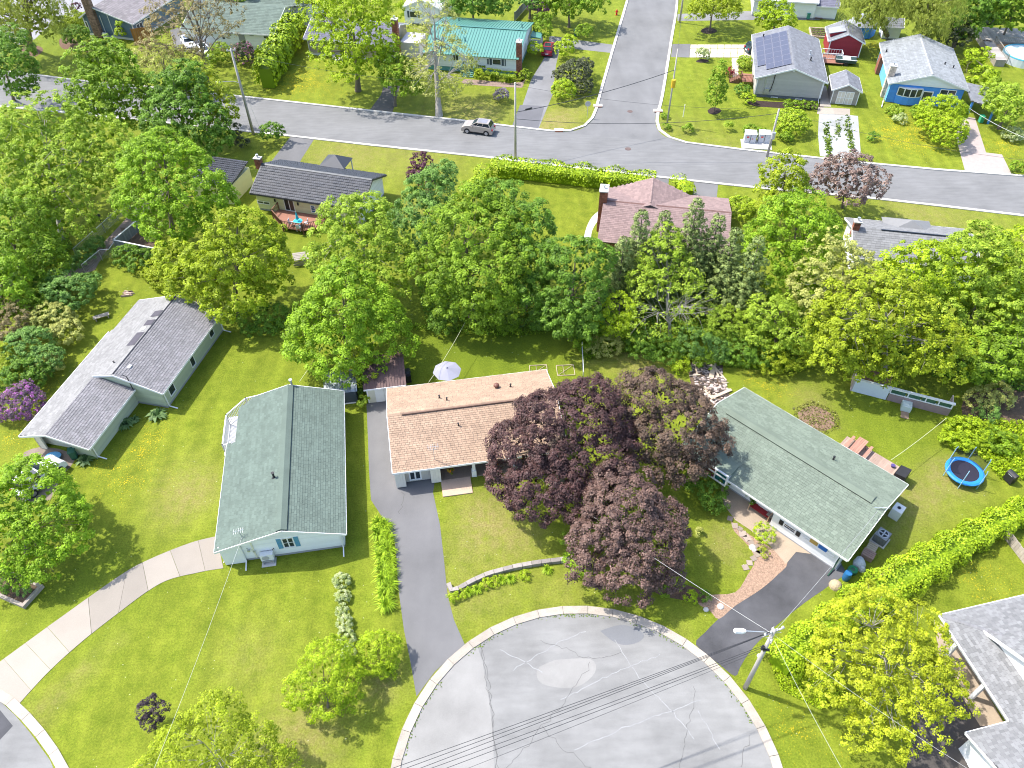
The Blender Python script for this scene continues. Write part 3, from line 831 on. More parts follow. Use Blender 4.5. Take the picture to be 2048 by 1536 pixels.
# cracks and tar lines
CRACK = mat('crack_dark', (.085, .083, .08), .95, .4); SEAM = mat('pale_scuff', (.262, .264, .265), .95, .25, 2, 12)  # dark ribbon colour for cracks, pale one for scuffs
def crack(pix, wd=.022, z=.017, jit=.09, m_=None):
    pts = resample(gpts(pix), .35); pts = [p+np.random.default_rng(int(abs(p[0]*1000))).normal(0, jit, 2) for p in pts]
    mb = MB()
    L0 = offset_line(pts, wd/2); L1 = offset_line(pts, -wd/2)
    vs = []; fs = []
    for i, (a, b) in enumerate(zip(L0, L1)):
        vs += [(a[0], a[1], z), (b[0], b[1], z)]
        if i: fs.append((2*i-2, 2*i-1, 2*i+1, 2*i))
    mb.add(vs, fs); mb.build('road_crack', m_ or CRACK, None, kind='structure')
for c in ([(1182, 1325), (1160, 1355), (1140, 1390), (1120, 1418), (1100, 1440), (1080, 1460), (1045, 1500), (1010, 1536), (990, 1560)], [(1086, 1458), (1110, 1480), (1140, 1505), (1165, 1525), (1190, 1548)],
          [(1390, 1375), (1380, 1430), (1372, 1480), (1356, 1540)], [(965, 1300), (975, 1370), (985, 1450), (995, 1536)], [(1500, 1470), (1488, 1510), (1480, 1540)],
          [(1080, 1280), (1125, 1293), (1160, 1312), (1200, 1318), (1240, 1305)]):
    crack(c)
crack([(960, 1291), (972, 1340), (985, 1420), (992, 1500), (996, 1560)], .03, .0165)
for c in ([(1000, 1300), (1060, 1330), (1085, 1345)], [(1025, 1340), (1110, 1290), (1170, 1262)], [(1120, 1400), (1220, 1350), (1320, 1310)], [(1230, 1280), (1260, 1330), (1300, 1380), (1345, 1425), (1390, 1480)], [(1150, 1500), (1250, 1455), (1400, 1400)], [(1395, 1420), (1420, 1465), (1440, 1500)]):
    crack(c, .06, .0155, .05, SEAM)
sheet_px('road_patch', [(838, 1412), (880, 1355), (935, 1305), (955, 1292), (965, 1325), (978, 1400), (986, 1470), (990, 1600), (780, 1600), (808, 1500)], .0125, asphalt('pale_old_asphalt', (.25, .245, .235), .2))
sheet_px('road_patch', [(1110, 1320), (1180, 1318), (1190, 1345), (1150, 1375), (1085, 1368), (1075, 1338)], .0125, asphalt('pale_old_asphalt', (.25, .245, .235), .2), sm=4)
PATCH = asphalt('asphalt_patch', (.165, .17, .18), .1)
sheet_px('road_patch', [(1200, 1262), (1240, 1250), (1275, 1258), (1288, 1272), (1275, 1285), (1248, 1290), (1225, 1282)], .014, PATCH, sm=4)
MANHOLE = mat('manhole_iron', (.12, .08, .07), .6, .3)
for i, (mx, my, r) in enumerate(((1260, 223, .4), (1256, 298, .42))):
    g = P(mx, my); mb = MB(); mb.tube([(g[0], g[1], .0), (g[0], g[1], .022)], r, n=20); o = mb.build('manhole_cover', MANHOLE)
    tag(o, 'round iron manhole cover in the ' + ('side street near the corner' if i == 0 else 'main street below the junction'), 'manhole cover', 'manhole covers in the street')
# catch basins in the kerb
RUST = mat('rusty_iron', (.3, .11, .05), .8, .3)
for bx, by, lb in ((1118, 262, 'storm drain inlet in the main street kerb left of the junction'), (1196, 213, 'rusty kerb inlet on the left side of the side street'), (1316, 223, 'rusty kerb inlet on the right side of the side street')):
    g = P(bx, by); r = empty('storm_drain', g, 0 if bx == 1118 else .0, lb, 'storm drain', 'storm drains in the kerb')
    mb = MB(); mb.box(-.65, .65, -.3, .45, 0, .17); mb.build('drain_hood', KERBW, r, tones=True)
    mb = MB(); [mb.box(-.5+.12*i, -.44+.12*i, -.36, -.28, .03, .14) for i in range(9)]; mb.box(-.55, .55, -.325, -.305, .02, .16); mb.build('grate', RUST, r)

# far left corner of the next street (bottom left)
sheet_px('road', [(-80, 1360), (-20, 1390), (0, 1402), (30, 1430), (60, 1465), (100, 1520), (135, 1600), (-200, 1700)], .01, BULB)
kerb(gpts([(-60, 1368), (0, 1400), (28, 1425), (60, 1458), (95, 1505), (125, 1560), (140, 1600)]), -.62, .09, 1.9, KERBM)
sheet_px('driveway_patch', [(-40, 1400), (0, 1420), (26, 1452), (0, 1480), (-60, 1500)], .014, NEWASPH)

# concrete driveway of the white house: slabs
dr = empty('driveway', (0, 0, 0), kind='structure')
up_ = smooth(gpts([(434, 1072), (380, 1086), (300, 1118), (240, 1151), (110, 1243), (40, 1294), (-30, 1345)]), 12)
lo_ = smooth(gpts([(447, 1137), (395, 1146), (320, 1168), (222, 1238), (150, 1296), (92, 1350), (28, 1420)]), 12)
cuts = [0, 9, 18, 27, 34, 42, 50, 58, 65, 72]
for i in range(len(cuts)-1):
    a, b = cuts[i], min(cuts[i+1], 72); ps = up_[a:b+1]+lo_[a:b+1][::-1]; c = sum(ps)/len(ps)
    mb = MB(); mb.prism([c+(p-c)*(1-.02/np.linalg.norm(p-c)) for p in ps], -.05, .03+.004*(i % 2), [.86, .9, 1.0, .84, .88, 1.05, 1.1, 1.12, 1.06][i]); mb.build('concrete_slab', SLAB, dr, tones=True)
# tan house driveway
sheet_px('driveway', [(733, 808), (736, 880), (738, 940), (742, 1000), (765, 1035), (790, 1085), (797, 1180), (808, 1260), (822, 1330), (833, 1393), (870, 1343), (930, 1290), (908, 1240), (895, 1190), (888, 1120), (880, 1050), (866, 985), (870, 960), (785, 940), (778, 790)], .008, DRIVE)
crack([(806, 985), (806, 1010), (800, 1030)], .03, .0125)
# dark driveway of the right-hand house
sheet_px('driveway', [(1592, 1102), (1560, 1140), (1520, 1178), (1470, 1210), (1440, 1235), (1410, 1265), (1392, 1290), (1440, 1330), (1470, 1352), (1480, 1335), (1495, 1310), (1520, 1280), (1560, 1245), (1610, 1205), (1660, 1170), (1690, 1140), (1640, 1090)], .008, NEWASPH, sm=3)
# far driveways
sheet_px('driveway', [(1062, 160), (1086, 120), (1098, 92), (1102, 72), (1125, 75), (1112, 130), (1105, 190), (1077, 258), (1030, 252), (1040, 225)], .006, OLDDRIVE)
sheet_px('driveway', [(1098, 72), (1140, 78), (1230, 90), (1224, 106), (1150, 98), (1098, 92)], .009, OLDDRIVE)
sheet_px('driveway', [(1040, 210), (1089, 212), (1076, 258), (1024, 252)], .01, asphalt('newer_asphalt_apron', (.13, .13, .14), .1))
sheet_px('driveway', [(768, 170), (800, 172), (795, 190), (784, 228), (738, 222), (762, 190)], .006, asphalt('dark_driveway', (.1, .095, .09), .15))
sheet_px('driveway', [(582, 272), (628, 279), (603, 318), (590, 345), (530, 340), (560, 300)], .006, DRIVE)
sheet_px('driveway', [(1312, 351), (1338, 354), (1334, 400), (1308, 395)], .006, DRIVE)
sheet_px('driveway', [(1388, 361), (1436, 367), (1432, 415), (1384, 400)], .006, DRIVE)
sheet_px('driveway', [(1345, 88), (1381, 88), (1379, 115), (1342, 114)], .006, DRIVE)
sheet_px('driveway', [(1355, 28), (1500, 22), (1560, 38), (1565, 24), (1640, 26), (1640, 40), (1500, 40), (1355, 42)], .006, OLDDRIVE)
dr = empty('driveway', (0, 0, 0), kind='structure')          # paving slabs at the grey house
for i in range(9):
    for j in range(3):
        x0 = 1381+i*13.6; y0 = 89+j*8.8; ps = gpts([(x0-.7*j+.5, y0+.5), (x0+13.6-.7*j-.4, y0+.5), (x0+13.6-.7*(j+1)-.4, y0+8.3), (x0-.7*(j+1)+.5, y0+8.3)])
        mb = MB(); mb.prism(ps, -.05, .03+random.uniform(-.005, .005), random.uniform(1.15, 1.35)); mb.build('paving_slab', mat('pink_concrete', (.46, .39, .34), .9, .06, attr=True), dr, tones=True)
path = empty('path', (0, 0, 0), kind='structure')
for i in range(6):
    y0 = 116+i*7.6; ps = gpts([(1464+i*.3, y0), (1478-i*.2, y0), (1477-i*.4, y0+7.3), (1463+i*.5, y0+7.3)])
    mb = MB(); mb.prism(ps, -.05, .03, random.uniform(.95, 1.1)); mb.build('paving_slab', mat('pink_concrete', (.46, .39, .34), .9, .06, attr=True), path, tones=True)
sheet_px('driveway', [(1638, 228), (1660, 226), (1716, 232), (1722, 314), (1690, 318), (1640, 312), (1636, 270)], .006, GRAVEL)
weeds = []
for (wx, wy, n_) in ((1652, 262, 70), (1656, 285, 70), (1676, 258, 60), (1700, 270, 70), (1702, 290, 70), (1658, 300, 60), (1695, 250, 50)):
    for k in range(n_): weeds.append((wx+random.gauss(0, 3.2), wy+random.gauss(0, 9)))
apr = empty('path', (0, 0, 0), kind='structure')
for a in ([(1636, 215), (1666, 216), (1668, 229), (1634, 228)], [(1666, 216), (1700, 218), (1700, 231), (1668, 229)], [(1642, 172), (1652, 172), (1662, 214), (1640, 213)]):
    mb = MB(); mb.prism(gpts(a), -.05, .035, random.uniform(.95, 1.2)); mb.build('concrete_slab', SLAB, apr, tones=True)
sheet_px('driveway', [(1918, 232), (1950, 236), (1972, 305), (2004, 309), (2024, 350), (1930, 342), (1912, 276)], .006, mat('pinkish_paving', (.36, .3, .28), .9, .12, 2, 20))
sheet_px('driveway', [(1830, 1395), (1905, 1370), (1990, 1440), (2200, 1480), (2200, 1700), (1810, 1600), (1815, 1500)], .008, asphalt('brownish_asphalt', (.085, .075, .07), .3))
sheet_px('path', [(1868, 1240), (1905, 1262), (2010, 1450), (1960, 1452), (1925, 1395), (1880, 1330)], .012, TANSLAB)
# back lane between the wire fences and the street behind the top-left corner
sheet_px('path', [(60, 590), (120, 551), (170, 521), (226, 465), (261, 427), (300, 380), (330, 385), (275, 445), (208, 506), (190, 540), (148, 556), (90, 610)], .006, mat('gritty_lane', (.22, .17, .15), .95, .3, 1, 12, bump=.3), sm=2)
sheet_px('road', [(-150, 60), (0, 78), (40, 90), (70, 78), (95, 55), (180, 18), (240, -10), (200, -60), (-200, -60)], .006, asphalt('back_street_asphalt', (.26, .255, .27), .1))
sheet_px('road', [(340, 60), (350, 100), (395, 108), (440, 95), (430, 60), (400, 45)], .006, DRIVE)
# tan patio and steps at the right-hand house, mulch and stones
sheet_px('patio', [(1438, 958), (1462, 975), (1520, 1018), (1600, 1080), (1622, 1108), (1592, 1104), (1572, 1128), (1540, 1092), (1500, 1060), (1470, 1040), (1448, 1010)], .02, TANSLAB)
sheet_px('mulch_bed', [(1462, 1042), (1500, 1070), (1545, 1098), (1575, 1125), (1555, 1150), (1520, 1180), (1470, 1212), (1438, 1238), (1420, 1222), (1395, 1205), (1420, 1190), (1470, 1185), (1495, 1150), (1510, 1120), (1495, 1090), (1468, 1062)], .012, mat('bark_chips', (.3, .2, .14), .95, .45, 5, 12, bump=.8), sm=3)
for nm, pix, mt in (('mulch_bed', [(35, 95), (60, 88), (85, 96), (80, 108), (55, 118), (32, 108)], MULCH), ('mulch_bed', [(118, 80), (135, 70), (170, 90), (260, 98), (240, 106), (150, 102), (122, 95)], MULCH),
                    ('mulch_bed', [(1402, 60), (1413, 55), (1430, 58), (1433, 64), (1418, 68), (1404, 65)], DARKMULCH), ('mulch_bed', [(1415, 221), (1424, 215), (1438, 217), (1442, 223), (1430, 229), (1418, 227)], DARKMULCH),
                    ('mulch_bed', [(1392, 122), (1402, 118), (1416, 120), (1415, 125), (1395, 125)], DARKMULCH), ('mulch_bed', [(1490, 190), (1500, 210), (1560, 216), (1640, 219), (1636, 205), (1560, 204), (1506, 200)], DARKMULCH),
                    ('mulch_bed', [(930, 158), (1040, 165), (1050, 150), (1046, 172), (1030, 175), (930, 168)], mat('pinkish_mulch', (.24, .17, .14), .95, .3)), ('soil_bed', [(1376, 725), (1440, 722), (1446, 760), (1462, 800), (1440, 830), (1400, 810), (1380, 760)], SOIL),
                    ('soil_bed', [(1595, 825), (1625, 812), (1662, 828), (1668, 852), (1640, 862), (1605, 850)], mat('leafy_soil', (.2, .13, .09), .95, .4, 3, 9, bump=.6)), ('soil_bed', [(1930, 790), (2070, 770), (2090, 860), (1980, 870), (1925, 830)], SOIL),
                    ('soil_bed', [(240, 455), (300, 465), (312, 492), (262, 490)], SOIL), ('mulch_bed', [(1290, 1170), (1345, 1165), (1400, 1180), (1410, 1205), (1365, 1200), (1320, 1190)], MULCH)):
    sheet_px(nm, pix, .016, mt, sm=3)
# ------------------------------------------------------------------ houses
GREEN_SH = mat('green_grey_shingle', (.112, .148, .124), .9, .2, .8, 30, attr=True)
GREEN_SH2 = mat('sage_shingle', (.155, .19, .148), .9, .2, .8, 30, attr=True)
TAN_SH = mat('tan_shingle', (.345, .24, .168), .9, .2, .8, 30, attr=True)
GREY_SH = mat('weathered_grey_shingle', (.205, .197, .203), .9, .22, .9, 20, attr=True)
PALE_SH = mat('pale_grey_shingle', (.225, .222, .218), .9, .14, .8, 20, attr=True)
LGREY_SH = mat('light_grey_blend_shingle', (.195, .197, .2), .9, .1, 1.5, 30, attr=True)
MGREY_SH = mat('mid_grey_shingle', (.165, .172, .19), .9, .1, 1.5, 30, attr=True)
MAUVE_SH = mat('mauve_shingle', (.235, .165, .155), .9, .12, 1.5, 30, attr=True)
DARK_TILE = mat('charcoal_metal_tile', (.034, .039, .052), .6, .1, 2, 20, attr=True, spec=.6)
TEAL = mat('teal_metal_roof', (.095, .25, .21), .4, .08, 1, 10, spec=.5)
BASEC = {}
def plainof(m_, f=.55):
    """roof deck under the shingles (dark felt)"""
    return mat('roof_felt', (.09, .09, .09), .9, .2)
FELT = plainof(None)
SIDE_GREEN = mat('pale_green_siding', (.42, .46, .34), .7, .05, attr=True)
SIDE_WHITE = mat('white_siding', (.78, .79, .8), .6, .04, attr=True)
SIDE_GREY = mat('light_grey_siding', (.42, .40, .36), .7, .05, attr=True)
SIDE_BLUE = mat('bright_blue_siding', (.07, .26, .68), .6, .07, attr=True)
SIDE_SLATE = mat('slate_blue_siding', (.12, .18, .25), .7, .06, attr=True)
SIDE_YEL = mat('cream_yellow_siding', (.62, .6, .36), .7, .05, attr=True)
SIDE_RED = mat('dark_red_siding', (.27, .022, .035), .7, .08, attr=True)
SIDE_BEIGE = mat('beige_siding', (.4, .34, .27), .7, .06, attr=True)
BLUE_SHUT = mat('blue_shutter', (.1, .28, .42), .6, .08)
DARK_SHUT = mat('dark_shutter', (.06, .08, .1), .6, .08)

# -- 1. grey-roofed pale green bungalow with garage, left
h = HF(12.9, -51.5, -42.2, 33.4, 52.2)
h.root('bungalow', 'pale green bungalow with weathered grey roof and front garage on the left lawn', 'house', 'bungalows round the cul-de-sac')
Z1 = 2.3
body(h, -51.1, -42.5, 40.8, 52.0, Z1-.08, 3.68, 'a', -46.7, CREAM)
mats1 = dict(trim=WHITE, smat=GREY_SH, th=.03)
# left slope (main + garage) follows the stepped eave
def zl(b): return Z1+(b+51.5)/(51.5-46.7)*1.5
L = h.l
slope(h, [L(-51.5, 47.5, zl(-51.5)), L(-51.95, 47.2, zl(-51.95)), L(-51.95, 40.65, zl(-51.95)), L(-46.7, 40.65, 3.8), L(-46.7, 52.2, 3.8), L(-51.5, 52.2, Z1)][::-1], FELT, shingle=(.2, .4), smat=PALE_SH, th=.02)
slope(h, [L(-51.95, 40.65, zl(-51.95)), L(-51.95, 33.5, zl(-51.95)), L(-48.95, 33.4, zl(-48.95)), L(-48.95, 40.65, zl(-48.95))][::-1], FELT, shingle=(.2, .4), smat=PALE_SH, th=.02)
slope(h, [L(-46.7, 40.6, 3.8), L(-42.15, 40.6, Z1), L(-42.15, 52.2, Z1), L(-46.7, 52.2, 3.8)], FELT, shingle=(.24, .35), smat=GREY_SH, th=.035, gap=.02)
zr = zl(-48.95)
slope(h, [L(-48.95, 33.4, zr), L(-45.1, 33.4, 2.15), L(-45.1, 40.7, 2.15), L(-48.95, 40.7, zr)], FELT, shingle=(.24, .35), smat=GREY_SH, th=.035, gap=.02)
mb = MB()
def eb(a, b): mb.bar((a[0], a[1], a[2]-.1), (b[0], b[1], b[2]-.1), .05, .2)
eb(L(-51.98, 33.4, 2.2), L(-51.98, 47.3, 2.2)); eb(L(-51.5, 47.3, Z1), L(-51.5, 52.2, Z1)); eb(L(-42.12, 40.6, Z1), L(-42.12, 52.2, Z1)); eb(L(-45.07, 33.4, 2.15), L(-45.07, 40.7, 2.15))
eb(L(-51.95, 33.37, 2.2), L(-48.95, 33.37, zr)); eb(L(-48.95, 33.37, zr), L(-45.1, 33.37, 2.15)); eb(L(-48.95, 40.57, zr+.1), L(-46.7, 40.57, 3.8)); eb(L(-46.7, 40.57, 3.8), L(-42.15, 40.57, Z1)); eb(L(-51.5, 52.23, Z1), L(-46.7, 52.23, 3.8)); eb(L(-46.7, 52.23, 3.8), L(-42.15, 52.23, Z1))
mb.build('fascia', WHITE, h.o)
siding(h, 'E', -42.5, [(40.8, .3), (52.0, .3), (52.0, Z1-.1), (40.8, Z1-.1)], .2, SIDE_GREEN)
siding(h, 'S', 40.8, [(-48.9, 2.2), (-45.3, .3), (-42.5, .3), (-42.5, Z1-.1), (-46.7, 3.62), (-48.9, 2.95)], .2, SIDE_GREEN)
# garage body with open front
mb = MB(); z = 2.1
def wb(b0, b1, a0, a1, z0, z1, m_=mb): m_.box(b0-h.bc, b1-h.bc, a0-h.ac, a1-h.ac, z0, z1)
wb(-51.3, -51.15, 34.0, 40.8, 0, z); wb(-45.75, -45.6, 34.0, 40.8, 0, z); wb(-51.3, -50.6, 34.0, 34.15, 0, z); wb(-47.6, -45.75, 34.0, 34.15, 0, z); wb(-51.3, -45.6, 34.6, 34.7, .0, z)
mb.build('garage_wall', CREAM, h.o)
siding(h, 'E', -45.6, [(34.0, .05), (40.75, .05), (40.75, 2.08), (34.0, 2.08)], .2, SIDE_GREEN)
siding(h, 'S', 34.0, [(-47.6, .05), (-45.6, .05), (-45.6, 2.1), (-47.6, 2.5)], .2, SIDE_GREEN)
gd = None
mb = MB()
for i in range(4): wb(-50.6, -47.6, 34.42, 34.5, .06+.5*i, .53+.5*i)
gd = mb.build('garage_door', mat('pale_door_paint', (.66, .7, .74), .5, .04), h.o)
mb = MB(); wb(-50.7, -50.6, 33.95, 34.1, 0, 2.1); wb(-47.6, -47.5, 33.95, 34.1, 0, 2.1); wb(-50.7, -47.5, 33.95, 34.1, 2.1, 2.2); mb.build('frame', WHITE, gd)
mb = MB(); wb(-50.9, -50.75, 33.85, 34.0, 1.6, 1.9); mb.build('wall_lamp', DARK, h.o)
mb = MB(); wb(-51.1, -47.0, 33.4, 34.0, -.02, .06); mb.build('door_sill', mat('worn_concrete', (.36, .33, .3), .9, .2), h.o)
window_px(h, 'E', -45.6, 196, 866, 224, 828, 2, shutters=BLUE_SHUT, glass=[BLIND, BLIND])
for x0, y0, x1, y1 in ((414, 668, 429, 653), (377, 727, 392, 712), (334, 786, 352, 765)):
    window_px(h, 'E', -42.5, x0, y0-8, x1, y1+14, 1, shutters=None)
for b_, a_, w_, l_ in ((-47.35, 49.35, 1.0, .9), (-47.35, 48.0, 1.0, .8), (-47.4, 45.6, .95, 1.9), (-47.55, 47.1, .5, .5)):
    zz = zl(b_)+.035; mb = MB(); r_ = 1.5/4.8
    mb.add([L(b_-w_/2, a_-l_/2, zl(b_-w_/2)+.045), L(b_+w_/2, a_-l_/2, zl(b_+w_/2)+.045), L(b_+w_/2, a_+l_/2, zl(b_+w_/2)+.045), L(b_-w_/2, a_+l_/2, zl(b_-w_/2)+.045)], [(0, 1, 2, 3)])
    mb.build('shingle_patch', mat('dark_shingle_patch', (.07, .065, .08), .9, .2) if w_ > .6 else mat('pale_shingle_patch', (.6, .62, .64), .9, .1), h.o)
ridge_cap(h, L(-46.7, 40.7, 3.82), L(-46.7, 52.1, 3.82), mat('dark_ridge', (.06, .06, .07), .9, .2, attr=True), .22)
b_, a_ = h.px(229, 727, 3.4); pipe(h, b_, a_, 3.3, .35)
b_, a_ = h.px(257, 735, 3.4); mb = MB(); x, y, _ = L(b_, a_, 0); mb.box(x-.35, x+.35, y-.2, y+.2, 3.3, 3.62); mb.build('roof_vent', METAL, h.o)
b_, a_ = h.px(264, 758, 3.3); mb = MB(); x, y, _ = L(-45.2, 40.6, 0); mb.tube([(x, y, 2.0), (x, y, 3.9), (x-.25, y-.1, 4.1)], .04, n=6); mb.build('power_mast', DARK, h.o)
downspout(h, 'E', -42.5, 40.95, Z1-.2); downspout(h, 'E', -42.5, 51.8, Z1-.2); downspout(h, 'E', -45.6, 34.1, 2.0)

# -- 2. white bungalow with green-grey roof, centre left
h = HF(-8.8, -17.75, -7.75, 35.3, 50.8); L = h.l
h.root('bungalow', 'white bungalow with long green-grey shingle roof and corner deck beside the curved concrete driveway', 'house', 'bungalows round the cul-de-sac')
ZE, ZR, RB = 2.4, 4.0, -12.37
ext = lambda b: ZE+(ZR-ZE)*(1-abs(b-RB)/(5.35 if b < RB else 4.6))
slope(h, [L(-17.75, 35.25, ext(-17.75)), L(RB, 35.25, ZR), L(RB, 50.8, ZR), L(-15.7, 50.75, ext(-15.7)), L(-16.95, 50.0, ext(-16.95)), L(-16.95, 46.0, ext(-16.95)), L(-17.75, 46.0, ext(-17.75))], FELT, shingle=(.2, .36), smat=GREEN_SH, tonevar=.11)
slope(h, [L(RB, 35.25, ZR), L(-7.75, 35.25, ZE), L(-7.75, 50.8, ZE), L(RB, 50.8, ZR)], FELT, shingle=(.2, .36), smat=GREEN_SH, tonevar=.11)
mb = MB()
for p, q in (((-17.77, 35.25), (-17.77, 46.0)), ((-7.72, 35.25), (-7.72, 50.8))): eb(L(*p, ext(p[0])), L(*q, ext(q[0])))
for aa in (35.22, 50.83):
    eb(L(-17.75 if aa < 40 else -15.7, aa, ext(-17.75 if aa < 40 else -15.7)), L(RB, aa, ZR)); eb(L(RB, aa, ZR), L(-7.75, aa, ZE))
mb.build('fascia', WHITE, h.o)
body(h, -15.9, -8.15, 35.65, 50.5, 2.36, 3.84, 'a', RB, mat('white_wall', (.76, .77, .78), .6, .04), found=.35)
siding(h, 'S', 35.65, [(-15.9, .35), (-8.15, .35), (-8.15, 2.3), (RB, 3.78), (-15.9, 2.75)], .2, SIDE_WHITE)
siding(h, 'E', -8.15, [(35.65, .35), (50.5, .35), (50.5, 2.25), (35.65, 2.25)], .2, SIDE_WHITE)
mb = MB(); mb.box(-17.5-h.bc, -15.9-h.bc, 35.5-h.ac, 35.62-h.ac, .05, 2.5); mb.box(-17.5-h.bc, -17.38-h.bc, 35.62-h.ac, 46-h.ac, .05, 2.3); mb.build('porch_wall', mat('white_wall', (.76, .77, .78), .6, .04), h.o)
window_px(h, 'S', 35.65, 561, 1077, 592, 1092, 2, rows=2, shutters=BLUE_SHUT)
mb = MB(); h.wbox(mb, 'S', 35.65, -15.1, -14.98, .4, 2.9, .03, .09); mb.build('conduit', mat('cream_trim', (.7, .68, .55), .6, .05), h.o)
downspout(h, 'S', 35.62, -15.9, 2.2); downspout(h, 'S', 35.62, -8.3, 2.2)
b_, z_ = h.wall(499, 1098, 'S', 35.65); mb = MB(); mb.tube([h.wpt('S', 35.65, b_-.15, z_+.3, .1), h.wpt('S', 35.65, b_, z_, .12)], .035, n=6); mb.tube([h.wpt('S', 35.65, b_-.05, z_, .1), h.wpt('S', 35.65, b_-.05, z_, .22)], .12, n=10); mb.tube([h.wpt('S', 35.65, b_+.3, z_-.25, .05), h.wpt('S', 35.65, b_+.3, z_-.25, .15)], .1, n=10); mb.build('electric_meter', METAL, h.o)
# broad ridge vent
mb = MB()
for s_ in (-1, 1):
    w_ = .42; mb.add([L(RB, 35.3, ZR+.13), L(RB+s_*w_, 35.3, ZR-.02), L(RB+s_*w_, 50.7, ZR-.02), L(RB, 50.7, ZR+.13)], [(0, 1, 2, 3) if s_ > 0 else (3, 2, 1, 0)], .9)
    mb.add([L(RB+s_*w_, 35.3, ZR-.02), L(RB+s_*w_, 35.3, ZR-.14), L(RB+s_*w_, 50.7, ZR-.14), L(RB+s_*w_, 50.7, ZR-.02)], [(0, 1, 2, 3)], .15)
mb.add([L(RB-.42, 35.3, ZR-.02), L(RB, 35.3, ZR+.13), L(RB+.42, 35.3, ZR-.02)], [(0, 2, 1)], .9)
mb.build('ridge_vent', GREEN_SH, h.o, tones=True)
b_, a_ = h.px(549, 957, 3.6); pipe(h, b_, a_, ext(b_), .55, .09)
b_, a_ = h.px(485, 1076, 2.9); x, y, _ = L(b_, a_, 0); z_ = ext(b_)
mb = MB(); mb.tube([(x, y, z_), (x-.1, y+.1, z_+.7)], .03, n=6); mb.tube([(x-.5, y, z_+.75), (x+.25, y+.25, z_+.6)], .02, n=5)
for k in range(5): q = -.45+k*.16; mb.tube([(x+q, y-.2+k*.04, z_+.72-k*.03), (x+q, y+.3+k*.04, z_+.72-k*.03)], .012, n=4)
mb.build('antenna', METAL, h.o)
b_, a_ = h.px(588, 768, 4.0); mb = MB(); x, y, _ = L(RB+.25, 50.9, 0); mb.tube([(x, y, 2.6), (x, y, 4.4)], .09, n=8); mb.tube([(x, y, 4.4), (x, y, 4.52)], .16, n=10); mb.build('stove_pipe', METAL, h.o)
# deck with white railings round the north-west corner
dk = MB(); 
for i in range(30): a = 46.05+i*.15; dk.box(-18.35-h.bc, -15.9-h.bc, a-h.ac, a+.135-h.ac, 1.0, 1.04)
for i in range(9): a = 50.62+i*.15; dk.box(-17.0-h.bc, -12.4-h.bc, a-h.ac, a+.135-h.ac, 1.0, 1.04)
dk.build('deck', mat('deck_board_paint', (.6, .6, .6), .6, .08), h.o)
def railing(pts, z0, z1, material, parent, step=.13, bw=.04, posts=True):
    mb = MB()
    for p, q in zip(pts[:-1], pts[1:]):
        p = np.array(p); q = np.array(q); mb.bar((*p, z1), (*q, z1), .1, .06); mb.bar((*p, z0+.1), (*q, z0+.1), .05, .05)
        for t in (0, 1): r_ = p+(q-p)*t; mb.bar((*r_, z0-.3), (*r_, z1+.08), .1, .1, up=(0, 1, 0))
    o = mb.build('railing', material, parent)
    mb = MB()
    for p, q in zip(pts[:-1], pts[1:]):
        p = np.array(p); q = np.array(q); n = int(np.linalg.norm(q-p)/step)
        for i in range(1, n): r_ = p+(q-p)*i/n; mb.bar((*r_, z0+.1), (*r_, z1), bw, bw, up=(0, 1, 0))
    mb.build('balusters', material, o, kind='stuff')
railing([L(-17.75, 46.1, 0)[:2], L(-18.15, 46.1, 0)[:2], L(-18.15, 49.6, 0)[:2], L(-16.6, 51.4, 0)[:2], L(-14.6, 51.7, 0)[:2], L(-12.6, 51.5, 0)[:2]], 1.05, 2.35, WHITE, h.o, .15, .05)

# -- 4. tan-roofed bungalow in the centre
h = HF(-8.8, -3.85, 11.05, 40.7, 50.5); L = h.l
h.root('bungalow', 'tan-roofed bungalow with cream walls behind the tallest purple maple', 'house', 'bungalows round the cul-de-sac')
ZE, ZR, RA = 2.3, 3.9, 45.8
(o1, o2), c0, c1 = gable(h, -3.85, 11.05, 40.65, 50.5, ZE, ZR, 'b', RA, FELT, (.2, .34), WHITE, smat=TAN_SH, tonevar=.11, th=.028, gap=.02)
mb = MB(); mb.bar(L(-2.6, RA-.2, ZR+.03), L(11, RA-.2, ZR+.03), .12, .14); mb.build('ridge_flashing', mat('brown_flashing', (.16, .1, .075), .8, .2), h.o)
ridge_cap(h, L(-3.8, RA, ZR+.02), L(11.0, RA, ZR+.02), TAN_SH, .32)
body(h, -3.5, 10.7, 42.8, 50.2, 2.2, 3.7, 'b', RA, CREAM, found=.2)
# front room (bay between the two boarded pillars)
mb = MB(); mb.box(-3.2-h.bc, -.15-h.bc, 41.25-h.ac, 42.8-h.ac, .1, 2.15); mb.build('front_room_wall', mat('cream_grey_board', (.5, .47, .42), .7, .05), h.o)
mb = MB()
for i in range(20): h.wbox(mb, 'S', 41.25, -3.2+i*.152, -3.2+i*.152+.125, .1, 2.1, .002, .022, random.uniform(.95, 1.05))
mb.build('batten_boards', mat('cream_grey_board_v', (.5, .47, .42), .7, .05, attr=True), h.o, tones=True, kind='stuff')
for nm, x0, x1 in (('a', -3.75, -2.9), ('b', -.75, .1)):
    mb = MB(); mb.box(x0-h.bc, x1-h.bc, 40.75-h.ac, 41.3-h.ac, .12, 2.12); o = mb.build('pillar', mat('cream_board', (.66, .63, .57), .7, .05), h.o)
    mb = MB()
    for i in range(4):
        w_ = (x1-x0)/4; mb.box(x0+i*w_+.012-h.bc, x0+(i+1)*w_-.012-h.bc, 40.72-h.ac, 40.76-h.ac, .14, 2.1, random.uniform(.95, 1.05))
    mb.build('boards', mat('cream_board_v', (.66, .63, .57), .7, .05, attr=True), o, tones=True)
